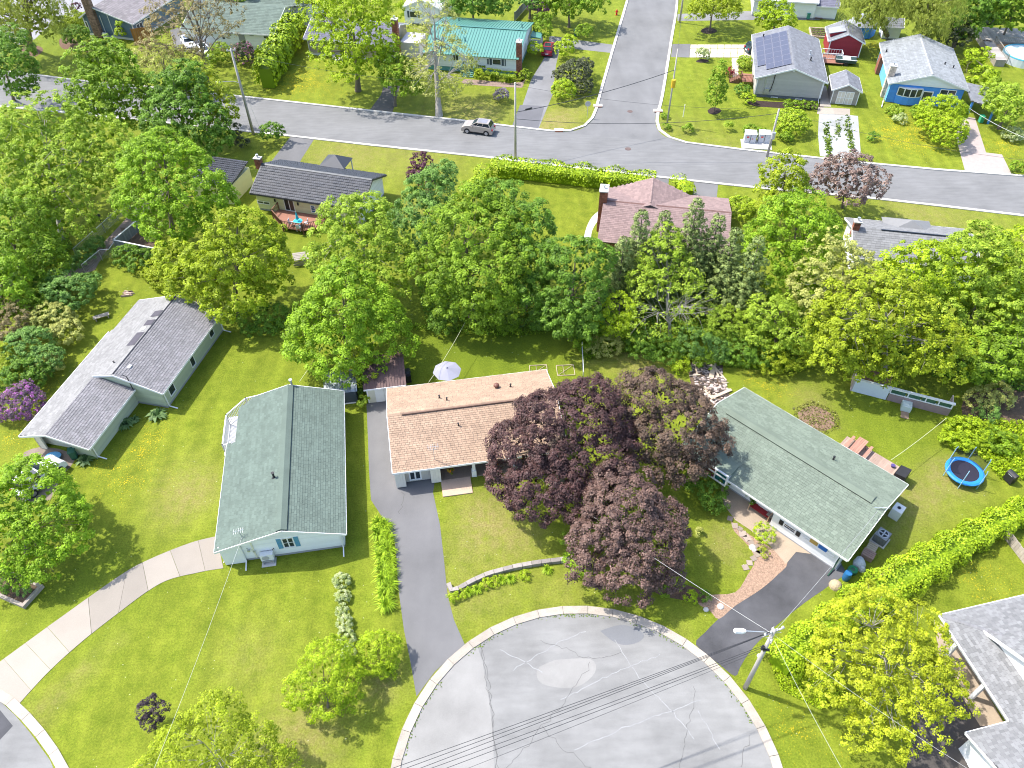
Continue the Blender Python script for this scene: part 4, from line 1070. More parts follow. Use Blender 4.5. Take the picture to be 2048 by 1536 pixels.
window_px(h, 'S', 41.25, 816, 941, 844, 957, 2, fw=.13)
mb = MB(); mb.box(.1-h.bc, 10.7-h.bc, 40.9-h.ac, 42.8-h.ac, -.05, .14); mb.build('porch_floor', mat('brown_concrete', (.22, .165, .125), .9, .15, 1, 12), h.o)
mb = MB(); x0, a0 = h.px(877, 990); x1, a1 = h.px(920, 966); mb.box(.05-h.bc, 2.6-h.bc, 39.2-h.ac, 40.9-h.ac, -.05, .1); mb.build('step', mat('peach_concrete', (.48, .35, .26), .9, .1, 1, 12), h.o)
for cb in (2.95, 6.6, 10.2):
    mb = MB(); x, y, _ = L(cb, 41.0, 0); mb.box(x-.13, x+.13, y-.13, y+.13, .1, 2.2); mb.box(x-.2, x+.2, y-.2, y+.2, .1, .9); mb.build('column', WHITE, h.o)
window(h, 'S', 42.8, .5, 2.4, .9, 2.0, 3, glass=[BLIND, BLIND, BLIND]); window(h, 'S', 42.8, 5.2, 7.0, .9, 2.0, 2)
mb = MB(); h.wbox(mb, 'S', 42.8, 3.4, 4.3, .15, 2.1, .01, .06); mb.build('door', mat('front_door_paint', (.12, .15, .2), .5, .1), h.o)
for px_, py_, nm in ((758+125/2-64, 0, 0),): pass
for (px_, py_, z_) in ((879, 798, 3.2), (886+8, 802, 3.4), (993, 773, 3.2), (1021, 773, 3.2), (917, 852, 3.3)):
    b_, a_ = h.px(px_, py_, z_); zz = ZE+(ZR-ZE)*(1-abs(a_-RA)/4.9)
    if px_ == 993:
        mb = MB(); x, y, _ = L(b_, a_, 0); mb.tube([(x, y, zz), (x, y, zz+.25)], .16, n=10); mb.dome((x, y, zz+.25), .27, .22, 12, 4); mb.tube([(x, y, zz+.2), (x, y, zz+.26)], .27, n=12); mb.build('turbine_vent', mat('rust_brown_metal', (.16, .07, .05), .5, .1), h.o)
    else: pipe(h, b_, a_, zz, .3, .06)
x, y, _ = L(*h.px(869, 918, 2.6), 0); z_ = 2.55
mb = MB(); mb.tube([(x, y, z_-.4), (x, y, z_+1.9)], .025, n=6); mb.tube([(x-.5, y, z_+1.7), (x+.5, y, z_+1.65)], .015, n=5); mb.tube([(x-.35, y, z_+1.3), (x+.35, y, z_+1.3)], .012, n=5)
for k in (-.4, -.2, 0, .2, .4): mb.tube([(x+k, y-.3, z_+1.7), (x+k, y+.3, z_+1.7)], .01, n=4)
mb.build('antenna', METAL, h.o)
H4 = h

# -- 5. sage-roofed bungalow on the right
h = HF(45.3, -19.8, -4.2, 39.6, 49.5); L = h.l
h.root('bungalow', 'long white bungalow with sage green roof beside the dark asphalt driveway', 'house', 'bungalows round the cul-de-sac')
ZE, ZR, RA = 2.4, 4.0, 44.75
gable(h, -19.8, -4.2, 39.6, 49.5, ZE, ZR, 'b', RA, FELT, (.21, .36), WHITE, smat=GREEN_SH2, tonevar=.12, th=.03, gap=.02)
mb = MB()
for s_ in (-1, 1):
    w_ = .45; q = [L(-18.6, RA, ZR+.14), L(-5.3, RA, ZR+.14), L(-5.3, RA+s_*w_, ZR-.03), L(-18.6, RA+s_*w_, ZR-.03)]
    mb.add(q, [(0, 1, 2, 3)[::-1] if s_ > 0 else (0, 1, 2, 3)], .92)
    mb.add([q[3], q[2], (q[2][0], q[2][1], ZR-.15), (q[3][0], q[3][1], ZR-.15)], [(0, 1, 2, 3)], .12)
mb.build('ridge_vent', GREEN_SH2, h.o, tones=True)
body(h, -19.4, -4.7, 40.7, 49.1, 2.2, 3.8, 'b', RA, mat('white_wall', (.76, .77, .78), .6, .04), found=.25)
mb = MB(); mb.box(-10.6-h.bc, -4.7-h.bc, 39.95-h.ac, 40.7-h.ac, .12, 2.25); mb.build('front_room_wall', mat('white_wall', (.76, .77, .78), .6, .04), h.o)
mb = MB(); mb.box(-10.5-h.bc, -4.6-h.bc, 39.9-h.ac, 40.7-h.ac, -.05, .14); mb.build('foundation_edge', FOUND, h.o)
window_px(h, 'S', 39.95, 1569, 1044, 1590, 1068, 1, rows=2, shutters=DARK, glass=[GLASS])
window_px(h, 'S', 39.95, 1605, 1067, 1619, 1082, 1, glass=[BLIND], rows=2)
window_px(h, 'S', 39.95, 1654, 1101, 1668, 1115, 1, glass=[BLIND], rows=2)
for x0, y0, x1, y1, mt, nm in ((1621, 1078, 1636, 1088, mat('ochre_panel', (.45, .3, .08), .6, .2), 'yellow_panel'), (1638, 1090, 1655, 1101, mat('blue_panel', (.02, .13, .42), .5, .1), 'blue_panel')):
    u0, zt = h.wall(x0, y0, 'S', 39.95); u1, zb = h.wall(x1, y1, 'S', 39.95); zt = min(zt, 2.1)
    mb = MB(); h.wbox(mb, 'S', 39.95, min(u0, u1), max(u0, u1), 1.25, 1.9, .01, .05); mb.build(nm, mt, h.o)
# wall dormer above the front eave
bx, az = h.px(1451, 944, 2.3); x, y, _ = L(-16.1, 39.75, 0)
mb = MB(); mb.box(x-1.2, x+1.2, y-.25, y+.25, 1.5, 1.65); mb.box(x-1.2, x-1.06, y-.25, y+.25, 1.65, 2.75); mb.box(x+1.06, x+1.2, y-.25, y+.25, 1.65, 2.75); mb.box(x-1.2, x+1.2, y-.25, y-.1, 2.75, 2.85); mb.box(x-.06, x+.06, y-.22, y, 1.65, 2.75); dm = mb.build('dormer_window', WHITE, h.o)
for s_, mt in ((-1, mat('dark_red_blind', (.12, .02, .03), .3, .2)), (1, mat('teal_glass', (.01, .09, .1), .1, .2))):
    mb = MB(); mb.box(x+(.06 if s_ > 0 else -1.06), x+(1.06 if s_ > 0 else -.06), y-.19, y-.16, 1.65, 2.75); mb.build('pane', mt, dm)
mb = MB(); mb.prism([(x-1.2, y-.1), (x+1.2, y-.1), (x+1.2, y+1.4), (x-1.2, y+1.4)], [2.3]*4, [2.84, 2.84, 2.94, 2.94]); mb.build('dormer_roof', GREEN_SH2, h.o)
window(h, 'S', 40.7, -14.3, -12.9, .9, 2.0, 2); mb = MB(); h.wbox(mb, 'S', 40.7, -12.2, -11.3, .2, 2.1, .01, .06); mb.build('door', WHITE, h.o)
for px_, py_ in ((1666, 920),):
    b_, a_ = h.px(px_, py_, 3.3); pipe(h, b_, a_, ZE+(ZR-ZE)*(1-abs(a_-RA)/4.8), .35, .07)
x, y, _ = L(*h.px(1753, 1026, 3.4), 0); z_ = 3.3
mb = MB(); mb.tube([(x, y, z_), (x, y, z_+.8), (x+.4, y+.3, z_+.95), (x+.4, y+.3, z_+.2)], .03, n=6); mb.tube([(x-.3, y-.2, z_+.75), (x+.6, y+.5, z_+.85)], .025, n=5); mb.tube([(x-.2, y, z_), (x+.5, y+.3, z_)], .02, n=5); mb.build('power_mast', METAL, h.o)
downspout(h, 'S', 39.95, -4.85, 2.2, mat('dark_green_pipe', (.015, .06, .04), .5, .1))
H5 = h

# -- 6. mauve roof
h = HF(11.0, -6.8, 9.3, 70.2, 84.0); L = h.l
g0 = h.px(1194, 484, 2.4); g1 = h.px(1460, 470, 2.4); r0 = h.px(1218, 404, 4.0); r1 = h.px(1460, 425, 4.0)
BL, BR_ = g0[0], r1[0]+.15; AF = g0[1]; RA = (r0[1]+r1[1])/2; AB = RA+(RA-AF)*.92
h = HF(11.0, BL, BR_, AF, AB); L = h.l
h.root('house', 'house with mauve shingle roof and brick chimney by the long clipped hedge', 'house', 'houses along the main street')
gable(h, BL, BR_, AF, AB, 2.5, 4.1, 'b', RA, FELT, (.26, .42), None, smat=MAUVE_SH, tonevar=.14)
ridge_cap(h, L(BL, RA, 4.12), L(BR_, RA, 4.12), mat('brown_ridge', (.17, .1, .09), .9, .2, attr=True), .3)
body(h, BL+.35, BR_-.35, AF+.4, AB-.4, 2.4, 3.95, 'b', RA, mat('mauve_brick', (.24, .12, .09), .9, .2), found=.3)
w0 = h.px(1232, 394, 2.6); w1 = h.px(1372, 400, 2.6); top = h.px(1306, 362, 3.9)
gb0, gb1 = top[0]-4.6, top[0]+4.6
slope(h, [L(gb0, RA-.5, 2.6), L(top[0], RA-.5, 4.35), L(top[0], top[1], 4.35), L(gb0, top[1]-.2, 2.6)], FELT, shingle=(.26, .42), smat=MAUVE_SH)
slope(h, [L(top[0], RA-.5, 4.35), L(gb1, RA-.5, 2.6), L(gb1, top[1]-.2, 2.6), L(top[0], top[1], 4.35)], FELT, shingle=(.26, .42), smat=MAUVE_SH)
ridge_cap(h, L(top[0], RA, 4.37), L(top[0], top[1], 4.37), MAUVE_SH, .3)
mb = MB(); mb.box(gb0+.4-h.bc, gb1-.4-h.bc, RA-h.ac, top[1]-.4-h.ac, 0, 2.55); mb.build('wing_wall', mat('mauve_brick', (.24, .12, .09), .9, .2), h.o)
cb = h.px(1208, 384, 5.0); chimney(h, BL-.05, RA+.3, 0.1, 5.4, .9, 1.5)

# -- 8. charcoal tile roof, yellow walls with a deck
h0 = HF(15.5, 0, 1, 0, 1)
e0 = h0.px(501, 384, 2.6); e1 = h0.px(655, 412, 2.6); rr0 = h0.px(500, 322, 4.3); rr1 = h0.px(740, 360, 4.3); n1 = h0.px(762, 336, 2.6)
AF = (e0[1]+e1[1])/2; RA = (rr0[1]+rr1[1])/2; BL = e0[0]; BR_ = rr1[0]+.2
h = HF(15.5, BL, BR_, AF, 2*RA-AF); L = h.l
h.root('house', 'pale yellow house with charcoal tile roof and raised wooden deck', 'house', 'houses along the main street')
def tiles(hf, pts, e, w_, material):
    return slope(hf, pts, material, shingle=(e, w_), smat=material, th=.07, gap=.05, tonevar=.18)
tiles(h, [L(BL, AF, 2.6), L(BR_, AF, 2.6), L(BR_, RA, 4.3), L(BL, RA, 4.3)], .38, .26, DARK_TILE)
tiles(h, [L(BL, RA, 4.3), L(BR_, RA, 4.3), L(BR_, 2*RA-AF, 2.6), L(BL, 2*RA-AF, 2.6)], .38, .26, DARK_TILE)
ridge_cap(h, L(BL, RA, 4.34), L(BR_, RA, 4.34), mat('charcoal_ridge', (.06, .07, .085), .5, .1, attr=True), .4)
mb = MB()
for aa in (AF-.03, 2*RA-AF+.03): mb.bar(L(BL, aa, 2.5), L(BR_, aa, 2.5), .06, .16)
for bb in (BL-.03, BR_+.03): mb.bar(L(bb, AF, 2.5), L(bb, RA, 4.2), .06, .2); mb.bar(L(bb, 2*RA-AF, 2.5), L(bb, RA, 4.2), .06, .2)
mb.build('fascia', mat('dark_fascia', (.05, .055, .065), .5, .1), h.o)
body(h, BL+.4, BR_-.4, AF+.5, 2*RA-AF-.5, 2.5, 4.1, 'b', RA, mat('cream_yellow_wall', (.62, .6, .36), .7, .05), found=.3)
siding(h, 'S', AF+.5, [(BL+.4, .3), (BR_-.4, .3), (BR_-.4, 2.45), (BL+.4, 2.45)], .2, SIDE_YEL)
siding(h, 'E', BR_-.4, [(AF+.5, .3), (2*RA-AF-.5, .3), (2*RA-AF-.5, 2.4), (RA, 3.95), (AF+.5, 2.4)], .2, SIDE_WHITE)
window_px(h, 'S', AF+.5, 514, 400, 541, 410, 2); window_px(h, 'S', AF+.5, 620, 410, 633, 426, 1, rows=3, glass=[mat('blue_glass', (.02, .12, .2), .1, .3)])
u0, zt = h.wall(568, 405, 'S', AF+.5); u1, _ = h.wall(594, 432, 'S', AF+.5)
window(h, 'S', AF+.5, u0, u1, .55, 2.25, 2, name='patio_door', glass=[DARK, mat('brown_curtain', (.07, .05, .045), .4, .2)])
for px_ in (553, 597):
    u_, z_ = h.wall(px_, 410, 'S', AF+.5); mb = MB(); h.wbox(mb, 'S', AF+.5, u_-.07, u_+.07, 1.6, 1.95, .03, .18); mb.build('wall_lamp', DARK, h.o)
cz = h.px(521, 316, 4.6); chimney(h, cz[0], cz[1]-.6, 3.6, 4.9, .8, .6)
# garage wing at its left
q = [h.px(446, 318, 2.6), h.px(497, 331, 2.6), h.px(478, 353, 2.6)]
gx0, gx1 = q[0][0]-1.5, q[1][0]+.1; ga0, ga1 = q[2][1]-2.6, q[1][1]
tiles(h, [L(gx0, ga0, 2.5), L(gx1, ga0, 2.5), L(gx1, ga1, 3.2), L(gx0, ga1, 3.2)], .38, .26, DARK_TILE)
mb = MB(); mb.box(gx0+.3-h.bc, gx1-.1-h.bc, ga0+.2-h.ac, ga1-h.ac, 0, 2.35); mb.build('wing_wall', mat('cream_yellow_wall', (.62, .6, .36), .7, .05), h.o)
px0 = h.px(672, 322, 3.0); x, y, _ = L(px0[0], px0[1], 0)   # small pyramid roofed porch on the street side
mb = MB(); mb.add([(x-1.7, y-1.4, 2.9), (x+1.7, y-1.4, 2.9), (x+1.7, y+1.4, 2.9), (x-1.7, y+1.4, 2.9), (x, y, 3.9)], [(0, 1, 4), (1, 2, 4), (2, 3, 4), (3, 0, 4), (3, 2, 1, 0)]); mb.build('porch_roof', DARK_TILE, h.o)
mb = MB(); [mb.box(x+a-.06, x+a+.06, y+b-.06, y+b+.06, 0, 2.9) for a in (-1.5, 1.5) for b in (-1.2, 1.2)]; mb.build('porch_post', WHITE, h.o)
# deck
dA = h.px(566, 424, .6); d0, d1 = h.px(562, 420, .55), h.px(640, 440, .55)
mb = MB(); df = AF+.45; db0, db1 = d0[0]-.3, d1[0]+.6
o8 = [(db0, df), (db1, df), (db1, df-2.2), (db1-1.6, df-3.4), (db0+2.2, df-3.4), (db0, df-1.6)]
mb.prism([L(b, a, 0)[:2] for b, a in o8][::-1], .45, .55); mb.build('deck', mat('red_brown_deck', (.28, .13, .09), .8, .1), h.o)
railing([L(b, a, 0)[:2] for b, a in o8[1:]+[o8[0]]], .55, 1.5, WOODBROWN, h.o, .2, .05)
mb = MB()
for b, a in o8[2:5]: x, y, _ = L(b, a, 0); mb.box(x-.07, x+.07, y-.07, y+.07, -.1, .45)
mb.build('deck_post', WOODBROWN, h.o)
# things on the deck
AQUA = mat('aqua_plastic', (.03, .42, .55), .5, .1)
t = P(598, 452, .56); tb = empty('garden_table', t, 0, 'aqua blue round table with cloth on the wooden deck of the yellow house', 'table')
mb = MB(); mb.tube([(0, 0, .68), (0, 0, .72)], .55, n=14); mb.build('tabletop', AQUA, tb); mb = MB(); mb.tube([(0, 0, 0), (0, 0, .68)], .05, n=8); mb.tube([(0, 0, 0), (0, 0, .03)], .25, n=10); mb.build('leg', AQUA, tb)
um = empty('parasol', t+np.array([0, .02, 0]), 0, 'closed aqua parasol standing in the round table on the wooden deck', 'parasol')
mb = MB(); mb.tube([(0, 0, .74), (0, 0, 2.0)], .025, n=6); mb.build('pole', METAL, um); mb = MB(); mb.tube([(0, 0, 1.0), (0, 0, 1.3), (0, 0, 1.95)], [.2, .16, .03], n=10); mb.build('canopy', AQUA, um)
def chair(loc, rz, label, material, group=None):
    c = empty('chair', loc, rz, label, 'chair', group)
    mb = MB(); mb.box(-.23, .23, -.23, .23, .42, .46); mb.build('seat', material, c); mb = MB(); mb.box(-.23, .23, .2, .24, .46, .95); mb.build('backrest', material, c)
    for a in (-.2, .2):
        for b in (-.2, .2): mb = MB(); mb.box(a-.02, a+.02, b-.02, b+.02, 0, .42); mb.build('leg', material, c)
    return c
for dx, dy, rz, lb in ((.95, 0, -1.5, 'pale chair right of the round aqua table on the wooden deck'), (-.9, .1, 1.5, 'pale chair left of the round aqua table on the wooden deck'), (.2, -.95, 3.1, 'pale chair on the near side of the round aqua table on the deck')):
    chair(t+np.array([dx, dy, 0]), rz, lb, mat('pale_grey_plastic', (.5, .5, .55), .6, .1), 'chairs round the aqua table')

# -- 9. light grey roof far right behind the trees
h0 = HF(11.0, 0, 1, 0, 1)
r0 = h0.px(1700, 453, 4.0); r1 = h0.px(1860, 467, 4.0); n0 = h0.px(1690, 435, 2.6); n1 = h0.px(1930, 458, 2.6)
RA = (r0[1]+r1[1])/2; AB = (n0[1]+n1[1])/2; BL, BR_ = n0[0], n1[0]
h = HF(11.0, BL, BR_, 2*RA-AB, AB); L = h.l
h.root('house', 'house with pale grey roof almost hidden behind yellow-green trees on the right', 'house', 'houses along the main street')
gable(h, BL, BR_, 2*RA-AB, AB, 2.6, 4.0, 'b', RA, FELT, (.3, .45), WHITE, smat=LGREY_SH)
body(h, BL+.4, BR_-.4, 2*RA-AB+.4, AB-.4, 2.5, 3.85, 'b', RA, mat('white_wall', (.76, .77, .78), .6, .04))
mb = MB(); mb.bar(L(BL+3, RA-.15, 4.05), L(BR_-2, RA-.15, 4.05), .12, .1); mb.build('ridge_flashing', mat('dark_ridge_metal', (.04, .05, .07), .6, .1), h.o)
pc = h.px(1818, 450, 3.2); x, y, _ = L(pc[0], pc[1], 0)
mb = MB(); mb.add([(x-2.6, y-1.6, 3.0), (x+2.6, y-1.6, 3.0), (x+2.6, y+1.8, 2.8), (x-2.6, y+1.8, 2.8), (x, y-.3, 4.0)], [(0, 1, 4), (1, 2, 4), (2, 3, 4), (3, 0, 4), (3, 2, 1, 0)]); mb.build('porch_roof', LGREY_SH, h.o)
mb = MB(); [mb.box(x+a-.08, x+a+.08, y+1.55, y+1.7, 0, 2.8) for a in (-2.3, 2.3)]; mb.build('porch_post', WHITE, h.o)
cz = h.px(1686, 437, 4.4); chimney(h, BL+.3, RA-.2, 3.0, 4.8, .7, .6)

# -- 13. teal metal roof
h = HF(11.0, 0, 1, 0, 1)
s0, s1 = h.px(884, 105, 2.8), h.px(1036, 122, 2.8); n1 = h.px(1072, 45, 2.8); rg = h.px(1040, 67, 4.2)
AF, AB, RA, BR_ = (s0[1]+s1[1])/2, n1[1], rg[1], max(s1[0], rg[0]); BL = BR_-15.2
RA = (AF+AB)/2
h = HF(11.0, BL, BR_, AF, AB); L = h.l
h.root('house', 'white house with teal ribbed metal roof and green front steps', 'house', 'houses north of the main street')
def metal(hf, pts, rib, step=.45):
    ro, u, v, n = slope(hf, pts, TEAL, thick=.08)
    mb = MB(); A, B, C, D = [Vector(p) for p in pts]; k = int((B-A).length/step)
    for i in range(k+1):
        p = A+(B-A)*i/k+n*.02; q = D+(C-D)*i/k+n*.02; mb.bar(p, q, .06, .07, up=n)
    mb.build('ribs', rib, ro, kind='stuff')
TEALD = mat('teal_rib', (.065, .19, .165), .4, .08, 1, 10)
metal(h, [L(BL, AF, 2.8), L(BR_, AF, 2.8), L(BR_, RA, 4.3), L(BL, RA, 4.3)], TEALD)
metal(h, [L(BR_, AB, 2.8), L(BL, AB, 2.8), L(BL, RA, 4.3), L(BR_, RA, 4.3)], TEALD)
mb = MB(); mb.bar(L(BL, RA, 4.36), L(BR_, RA, 4.36), .4, .05); mb.build('ridge_cap', TEALD, h.o)
body(h, BL+.5, BR_-.3, AF+.5, AB-.4, 2.7, 4.15, 'b', RA, mat('white_wall', (.76, .77, .78), .6, .04), found=.7, fmat=mat('teal_foundation', (.12, .3, .3), .8, .1))
siding(h, 'S', AF+.5, [(BL+.5, .7), (BR_-.3, .7), (BR_-.3, 2.6), (BL+.5, 2.6)], .2, SIDE_WHITE)
siding(h, 'E', BR_-.3, [(AF+.5, .7), (AB-.4, .7), (AB-.4, 2.6), (RA, 4.1), (AF+.5, 2.6)], .2, SIDE_WHITE)
window_px(h, 'S', AF+.5, 984, 117, 1003, 131, 1, fw=.12, shutters=DARK_SHUT)
window_px(h, 'S', AF+.5, 973, 116, 979, 130, 1, glass=[DARK_SHUT]); window_px(h, 'S', AF+.5, 1008, 117, 1013, 133, 1, glass=[DARK_SHUT])
window_px(h, 'S', AF+.5, 936, 112, 948, 126, 2, fw=.12)
window_px(h, 'S', AF+.5, 905, 108, 918, 122, 2)
chimney(h, BR_-.1, AF+1.0, .2, 5.1, .75, 1.1)
x, y, _ = L(BR_+.1, AB-3.2, 0); mb = MB(); mb.prism([(x, y-1.2), (x+1.7, y-1.2), (x+1.7, y+1.0), (x, y+1.0)], [2.0]*4, [2.35, 2.1, 2.1, 2.35]); mb.build('porch_roof', TEAL, h.o)
mb = MB(); mb.box(x, x+1.7, y-1.2, y+1, .0, .9); mb.build('porch_base', WHITE, h.o); railing([(x+1.7, y+1.0), (x+1.7, y-1.2), (x+.1, y-1.2)], .9, 1.8, WHITE, h.o, .2)
SGRN = mat('green_painted_step', (.1, .22, .18), .7, .1)
bs, _a = h.px(935, 155); x, y, _ = L(bs, AF+.45, 0)
for i in range(5): mb = MB(); mb.box(x-.9, x+.9, y-.35*(i+1), y-.35*i, 0, .72-.15*i); mb.build('step', SGRN, h.o)
railing([(x-1, y), (x-1, y-1.7)], .4, 1.5, SGRN, h.o, .3); railing([(x+1, y), (x+1, y-1.7)], .4, 1.5, SGRN, h.o, .3)
for px_, py_ in ((930, 81), (918, 40), (1044, 58)):
    b_, a_ = h.px(px_, py_, 3.6); pipe(h, b_, a_, 4.3-abs(a_-RA)*.19, .4, .08, mat('dark_teal', (.02, .1, .1), .5, .1))

# -- solar grey house
h = HF(10.8, 14.6, 24.9, 115.4, 131.0); L = h.l
h.root('house', 'light grey sided house with mid-grey roof carrying a large solar panel array', 'house', 'houses north of the main street')
RB = 19.85
gable(h, 14.6, 24.9, 115.4, 131.0, 3.0, 4.75, 'a', RB, FELT, (.34, .5), WHITE, smat=MGREY_SH)
body(h, 15.0, 24.5, 115.8, 130.6, 2.9, 4.6, 'a', RB, mat('light_grey_wall', (.42, .40, .36), .7, .05), found=.45, fmat=mat('slate_foundation', (.12, .13, .16), .8, .1))
siding(h, 'S', 115.8, [(15.0, .45), (24.5, .45), (24.5, 2.85), (RB, 4.55), (15.0, 2.85)], .22, SIDE_GREY)
siding(h, 'W', 15.0, [(115.8, .45), (130.6, .45), (130.6, 2.85), (115.8, 2.85)], .22, SIDE_GREY)
mb = MB(); h.wbox(mb, 'S', 115.8, 15.0, 15.15, .45, 2.9, .0, .06); h.wbox(mb, 'S', 115.8, 24.35, 24.5, .45, 2.9, .0, .06); h.wbox(mb, 'S', 115.8, RB-.15, RB+.15, 4.1, 4.5, .0, .08); mb.build('corner_trim', WHITE, h.o)
SOLAR = mat('solar_cells', (.06, .062, .095), .35, .1, spec=.7); sl = (4.75-3.0)/(RB-14.6)
def sz(b): return 3.0+(b-14.6)*sl
for i in range(7):
    for j in range(4):
        if i == 0 and j == 0: continue
        b0 = 15.0+j*1.12; b1 = b0+1.08; a0 = 117.0+i*1.72; a1 = a0+1.68
        mb = MB(); mb.add([L(b0, a0, sz(b0)+.16), L(b1, a0, sz(b1)+.16), L(b1, a1, sz(b1)+.16), L(b0, a1, sz(b0)+.16), L(b0, a0, sz(b0)+.1), L(b1, a0, sz(b1)+.1), L(b1, a1, sz(b1)+.1), L(b0, a1, sz(b0)+.1)],
                          [(0, 1, 2, 3), (4, 5, 1, 0), (5, 6, 2, 1), (6, 7, 3, 2), (7, 4, 0, 3)])
        sp = mb.build('solar_panel', mat('panel_frame', (.2, .2, .25), .4, .1), h.o)
        mb = MB(); mb.add([L(b0+.03, a0+.05, sz(b0+.03)+.166), L(b1-.03, a0+.05, sz(b1-.03)+.166), L(b1-.03, a1-.05, sz(b1-.03)+.166), L(b0+.03, a1-.05, sz(b0+.03)+.166)], [(0, 1, 2, 3)]); mb.build('cells', SOLAR, sp)
for px_, py_ in ((1620, 108), (1621, 121), (1527, 71)):
    b_, a_ = h.px(px_, py_, 3.8); pipe(h, b_, a_, 4.75-abs(b_-RB)*sl, .45, .09, METAL if py_ == 108 else DARK)
window_px(h, 'S', 115.8, 1541, 197, 1553, 204, 1); window_px(h, 'S', 115.8, 1590, 199, 1602, 205, 1, glass=[DARK])
mb = MB(); mb.tube([h.wpt('S', 115.8, 17.4, 4.0, .1), h.wpt('S', 115.8, 17.35, 2.4, .1), h.wpt('S', 115.8, 17.2, 1.2, .1), h.wpt('S', 115.8, 16.9, .8, .1), h.wpt('S', 115.8, 16.6, 1.2, .1)], .05, n=6); mb.build('cable_conduit', DARK, h.o)
mb = MB(); h.wbox(mb, 'S', 115.8, 16.35, 17.0, .7, 1.4, .02, .25); h.wbox(mb, 'S', 115.8, 16.2, 16.28, .5, 3.3, .02, .08); mb.build('electric_meter', METAL, h.o)
downspout(h, 'S', 115.8, 24.3, 2.8); downspout(h, 'S', 115.8, 15.1, 2.8)
x, y, _ = L(14.5, 118.5, 0)
mb = MB(); [mb.box(x-1.4, x+.3, y+i*.2, y+i*.2+.18, .9, .95) for i in range(14)]; mb.build('porch_deck', mat('red_brown_deck', (.28, .13, .09), .8, .1), h.o)
railing([(x+.2, y), (x-1.4, y), (x-1.4, y+1.2)], .95, 1.9, WOODBROWN, h.o, .2)
for i in range(5): mb = MB(); mb.box(x-1.5-.3*(i+1), x-1.5-.3*i, y+1.3, y+2.6, 0, .8-.16*i); mb.build('step', WOODBROWN, h.o)
railing([(x-1.4, y+1.3), (x-3.0, y+1.3)], .5, 1.3, WOODBROWN, h.o, .3); railing([(x-1.4, y+2.6), (x-3.0, y+2.6)], .5, 1.3, WOODBROWN, h.o, .3)

# -- bright blue house
h = HF(13.4, 28.15, 38.95, 118.1, 132.55); L = h.l
h.root('house', 'bright blue house with white gable, pale grey roof and white bow window', 'house', 'houses north of the main street')
RB = 33.5; ZE = 3.0; ZR = 4.75
gable(h, 28.15, 38.95, 118.1, 132.55, ZE, ZR, 'a', RB, FELT, (.34, .5), WHITE, smat=mat('pale_blue_grey_shingle', (.225, .24, .25), .9, .1, 1.5, 30, attr=True), th=.05)
ridge_cap(h, L(RB, 118.2, ZR+.03), L(RB, 132.5, ZR+.03), mat('pale_cap', (.28, .29, .3), .9, .1, attr=True), .45)
body(h, 28.6, 38.5, 118.6, 132.2, 2.9, 4.6, 'a', RB, mat('blue_wall', (.07, .26, .68), .6, .07), found=.1)
siding(h, 'S', 118.6, [(28.6, .1), (38.5, .1), (38.5, 2.85), (28.6, 2.85)], .36, SIDE_BLUE)
siding(h, 'W', 28.6, [(118.6, .1), (132.2, .1), (132.2, 2.85), (118.6, 2.85)], .36, mat('light_blue_siding', (.14, .4, .6), .6, .07, attr=True))
siding(h, 'S', 118.5, [(28.4, 2.86), (38.7, 2.86), (RB, 4.62)], .25, SIDE_WHITE, name='gable_siding')
# bow window built as a curved bay
u0, zt = h.wall(1798, 174, 'S', 118.6); u1, zb = h.wall(1841, 192, 'S', 118.6); zb = max(zb, 1.1); zt = min(zt, 2.7)
mbf = MB(); n_ = 4; arcp = []
for i in range(n_+1):
    t_ = i/n_; u_ = u0+(u1-u0)*t_; o_ = .15+.5*math.sin(math.pi*t_); arcp.append(h.wpt('S', 118.6, u_, 0, o_)[:2])
pl = arcp+[h.wpt('S', 118.6, u1, 0, 0)[:2], h.wpt('S', 118.6, u0, 0, 0)[:2]]
mbf.prism(pl, zb-.12, zb); mbf.prism(pl, zt, zt+.12)
for p in arcp: mbf.bar((*p, zb), (*p, zt), .12, .12, up=(0, 1, 0))
bw = mbf.build('bow_window', WHITE, h.o)
for p, q in zip(arcp[:-1], arcp[1:]): mb = MB(); mb.bar(((p[0]+q[0])/2-(q[0]-p[0])*.42, (p[1]+q[1])/2-(q[1]-p[1])*.42, (zb+zt)/2), ((p[0]+q[0])/2+(q[0]-p[0])*.42, (p[1]+q[1])/2+(q[1]-p[1])*.42, (zb+zt)/2), .04, zt-zb); mb.build('pane', GLASS, bw)
mb = MB(); mb.prism([((p[0]-pl[-1][0])*1.0+pl[-1][0], p[1]) for p in pl], .1, zb-.12); mb.build('bay_base', mat('blue_wall', (.07, .26, .68), .6, .07), h.o)
window_px(h, 'S', 118.6, 1882, 178, 1910, 192, 2, fw=.1)
u0, zt = h.wall(1842, 193, 'S', 118.6); u1, zb = h.wall(1856, 214, 'S', 118.6)
mb = MB(); h.wbox(mb, 'S', 118.6, u0, u1, .1, 2.2, .03, .09); d_ = mb.build('door', WHITE, h.o)
mb = MB(); h.wbox(mb, 'S', 118.6, u0+.15, u1-.15, .9, 2.05, .09, .1); mb.build('pane', GLASS, d_); mb = MB(); h.wbox(mb, 'S', 118.6, u0+.15, u1-.15, .25, .75, .09, .1); mb.build('panel', mat('red_panel', (.3, .03, .02), .6, .1), d_)
cbx = h.px(1789, 138, 3.6)
mb = MB(); x, y, _ = L(28.45, 120.3, 0)
chimney(h, 28.5, 120.4, .1, 4.6, .9, .8, material=mat('cream_chimney', (.55, .45, .36), .9, .1, attr=True))
mb = MB(); mb.box(x-.45, x+.45, y+7.5, y+9.0, .1, 2.6); mb.build('brick_pier', BRICKV, h.o, tones=True)
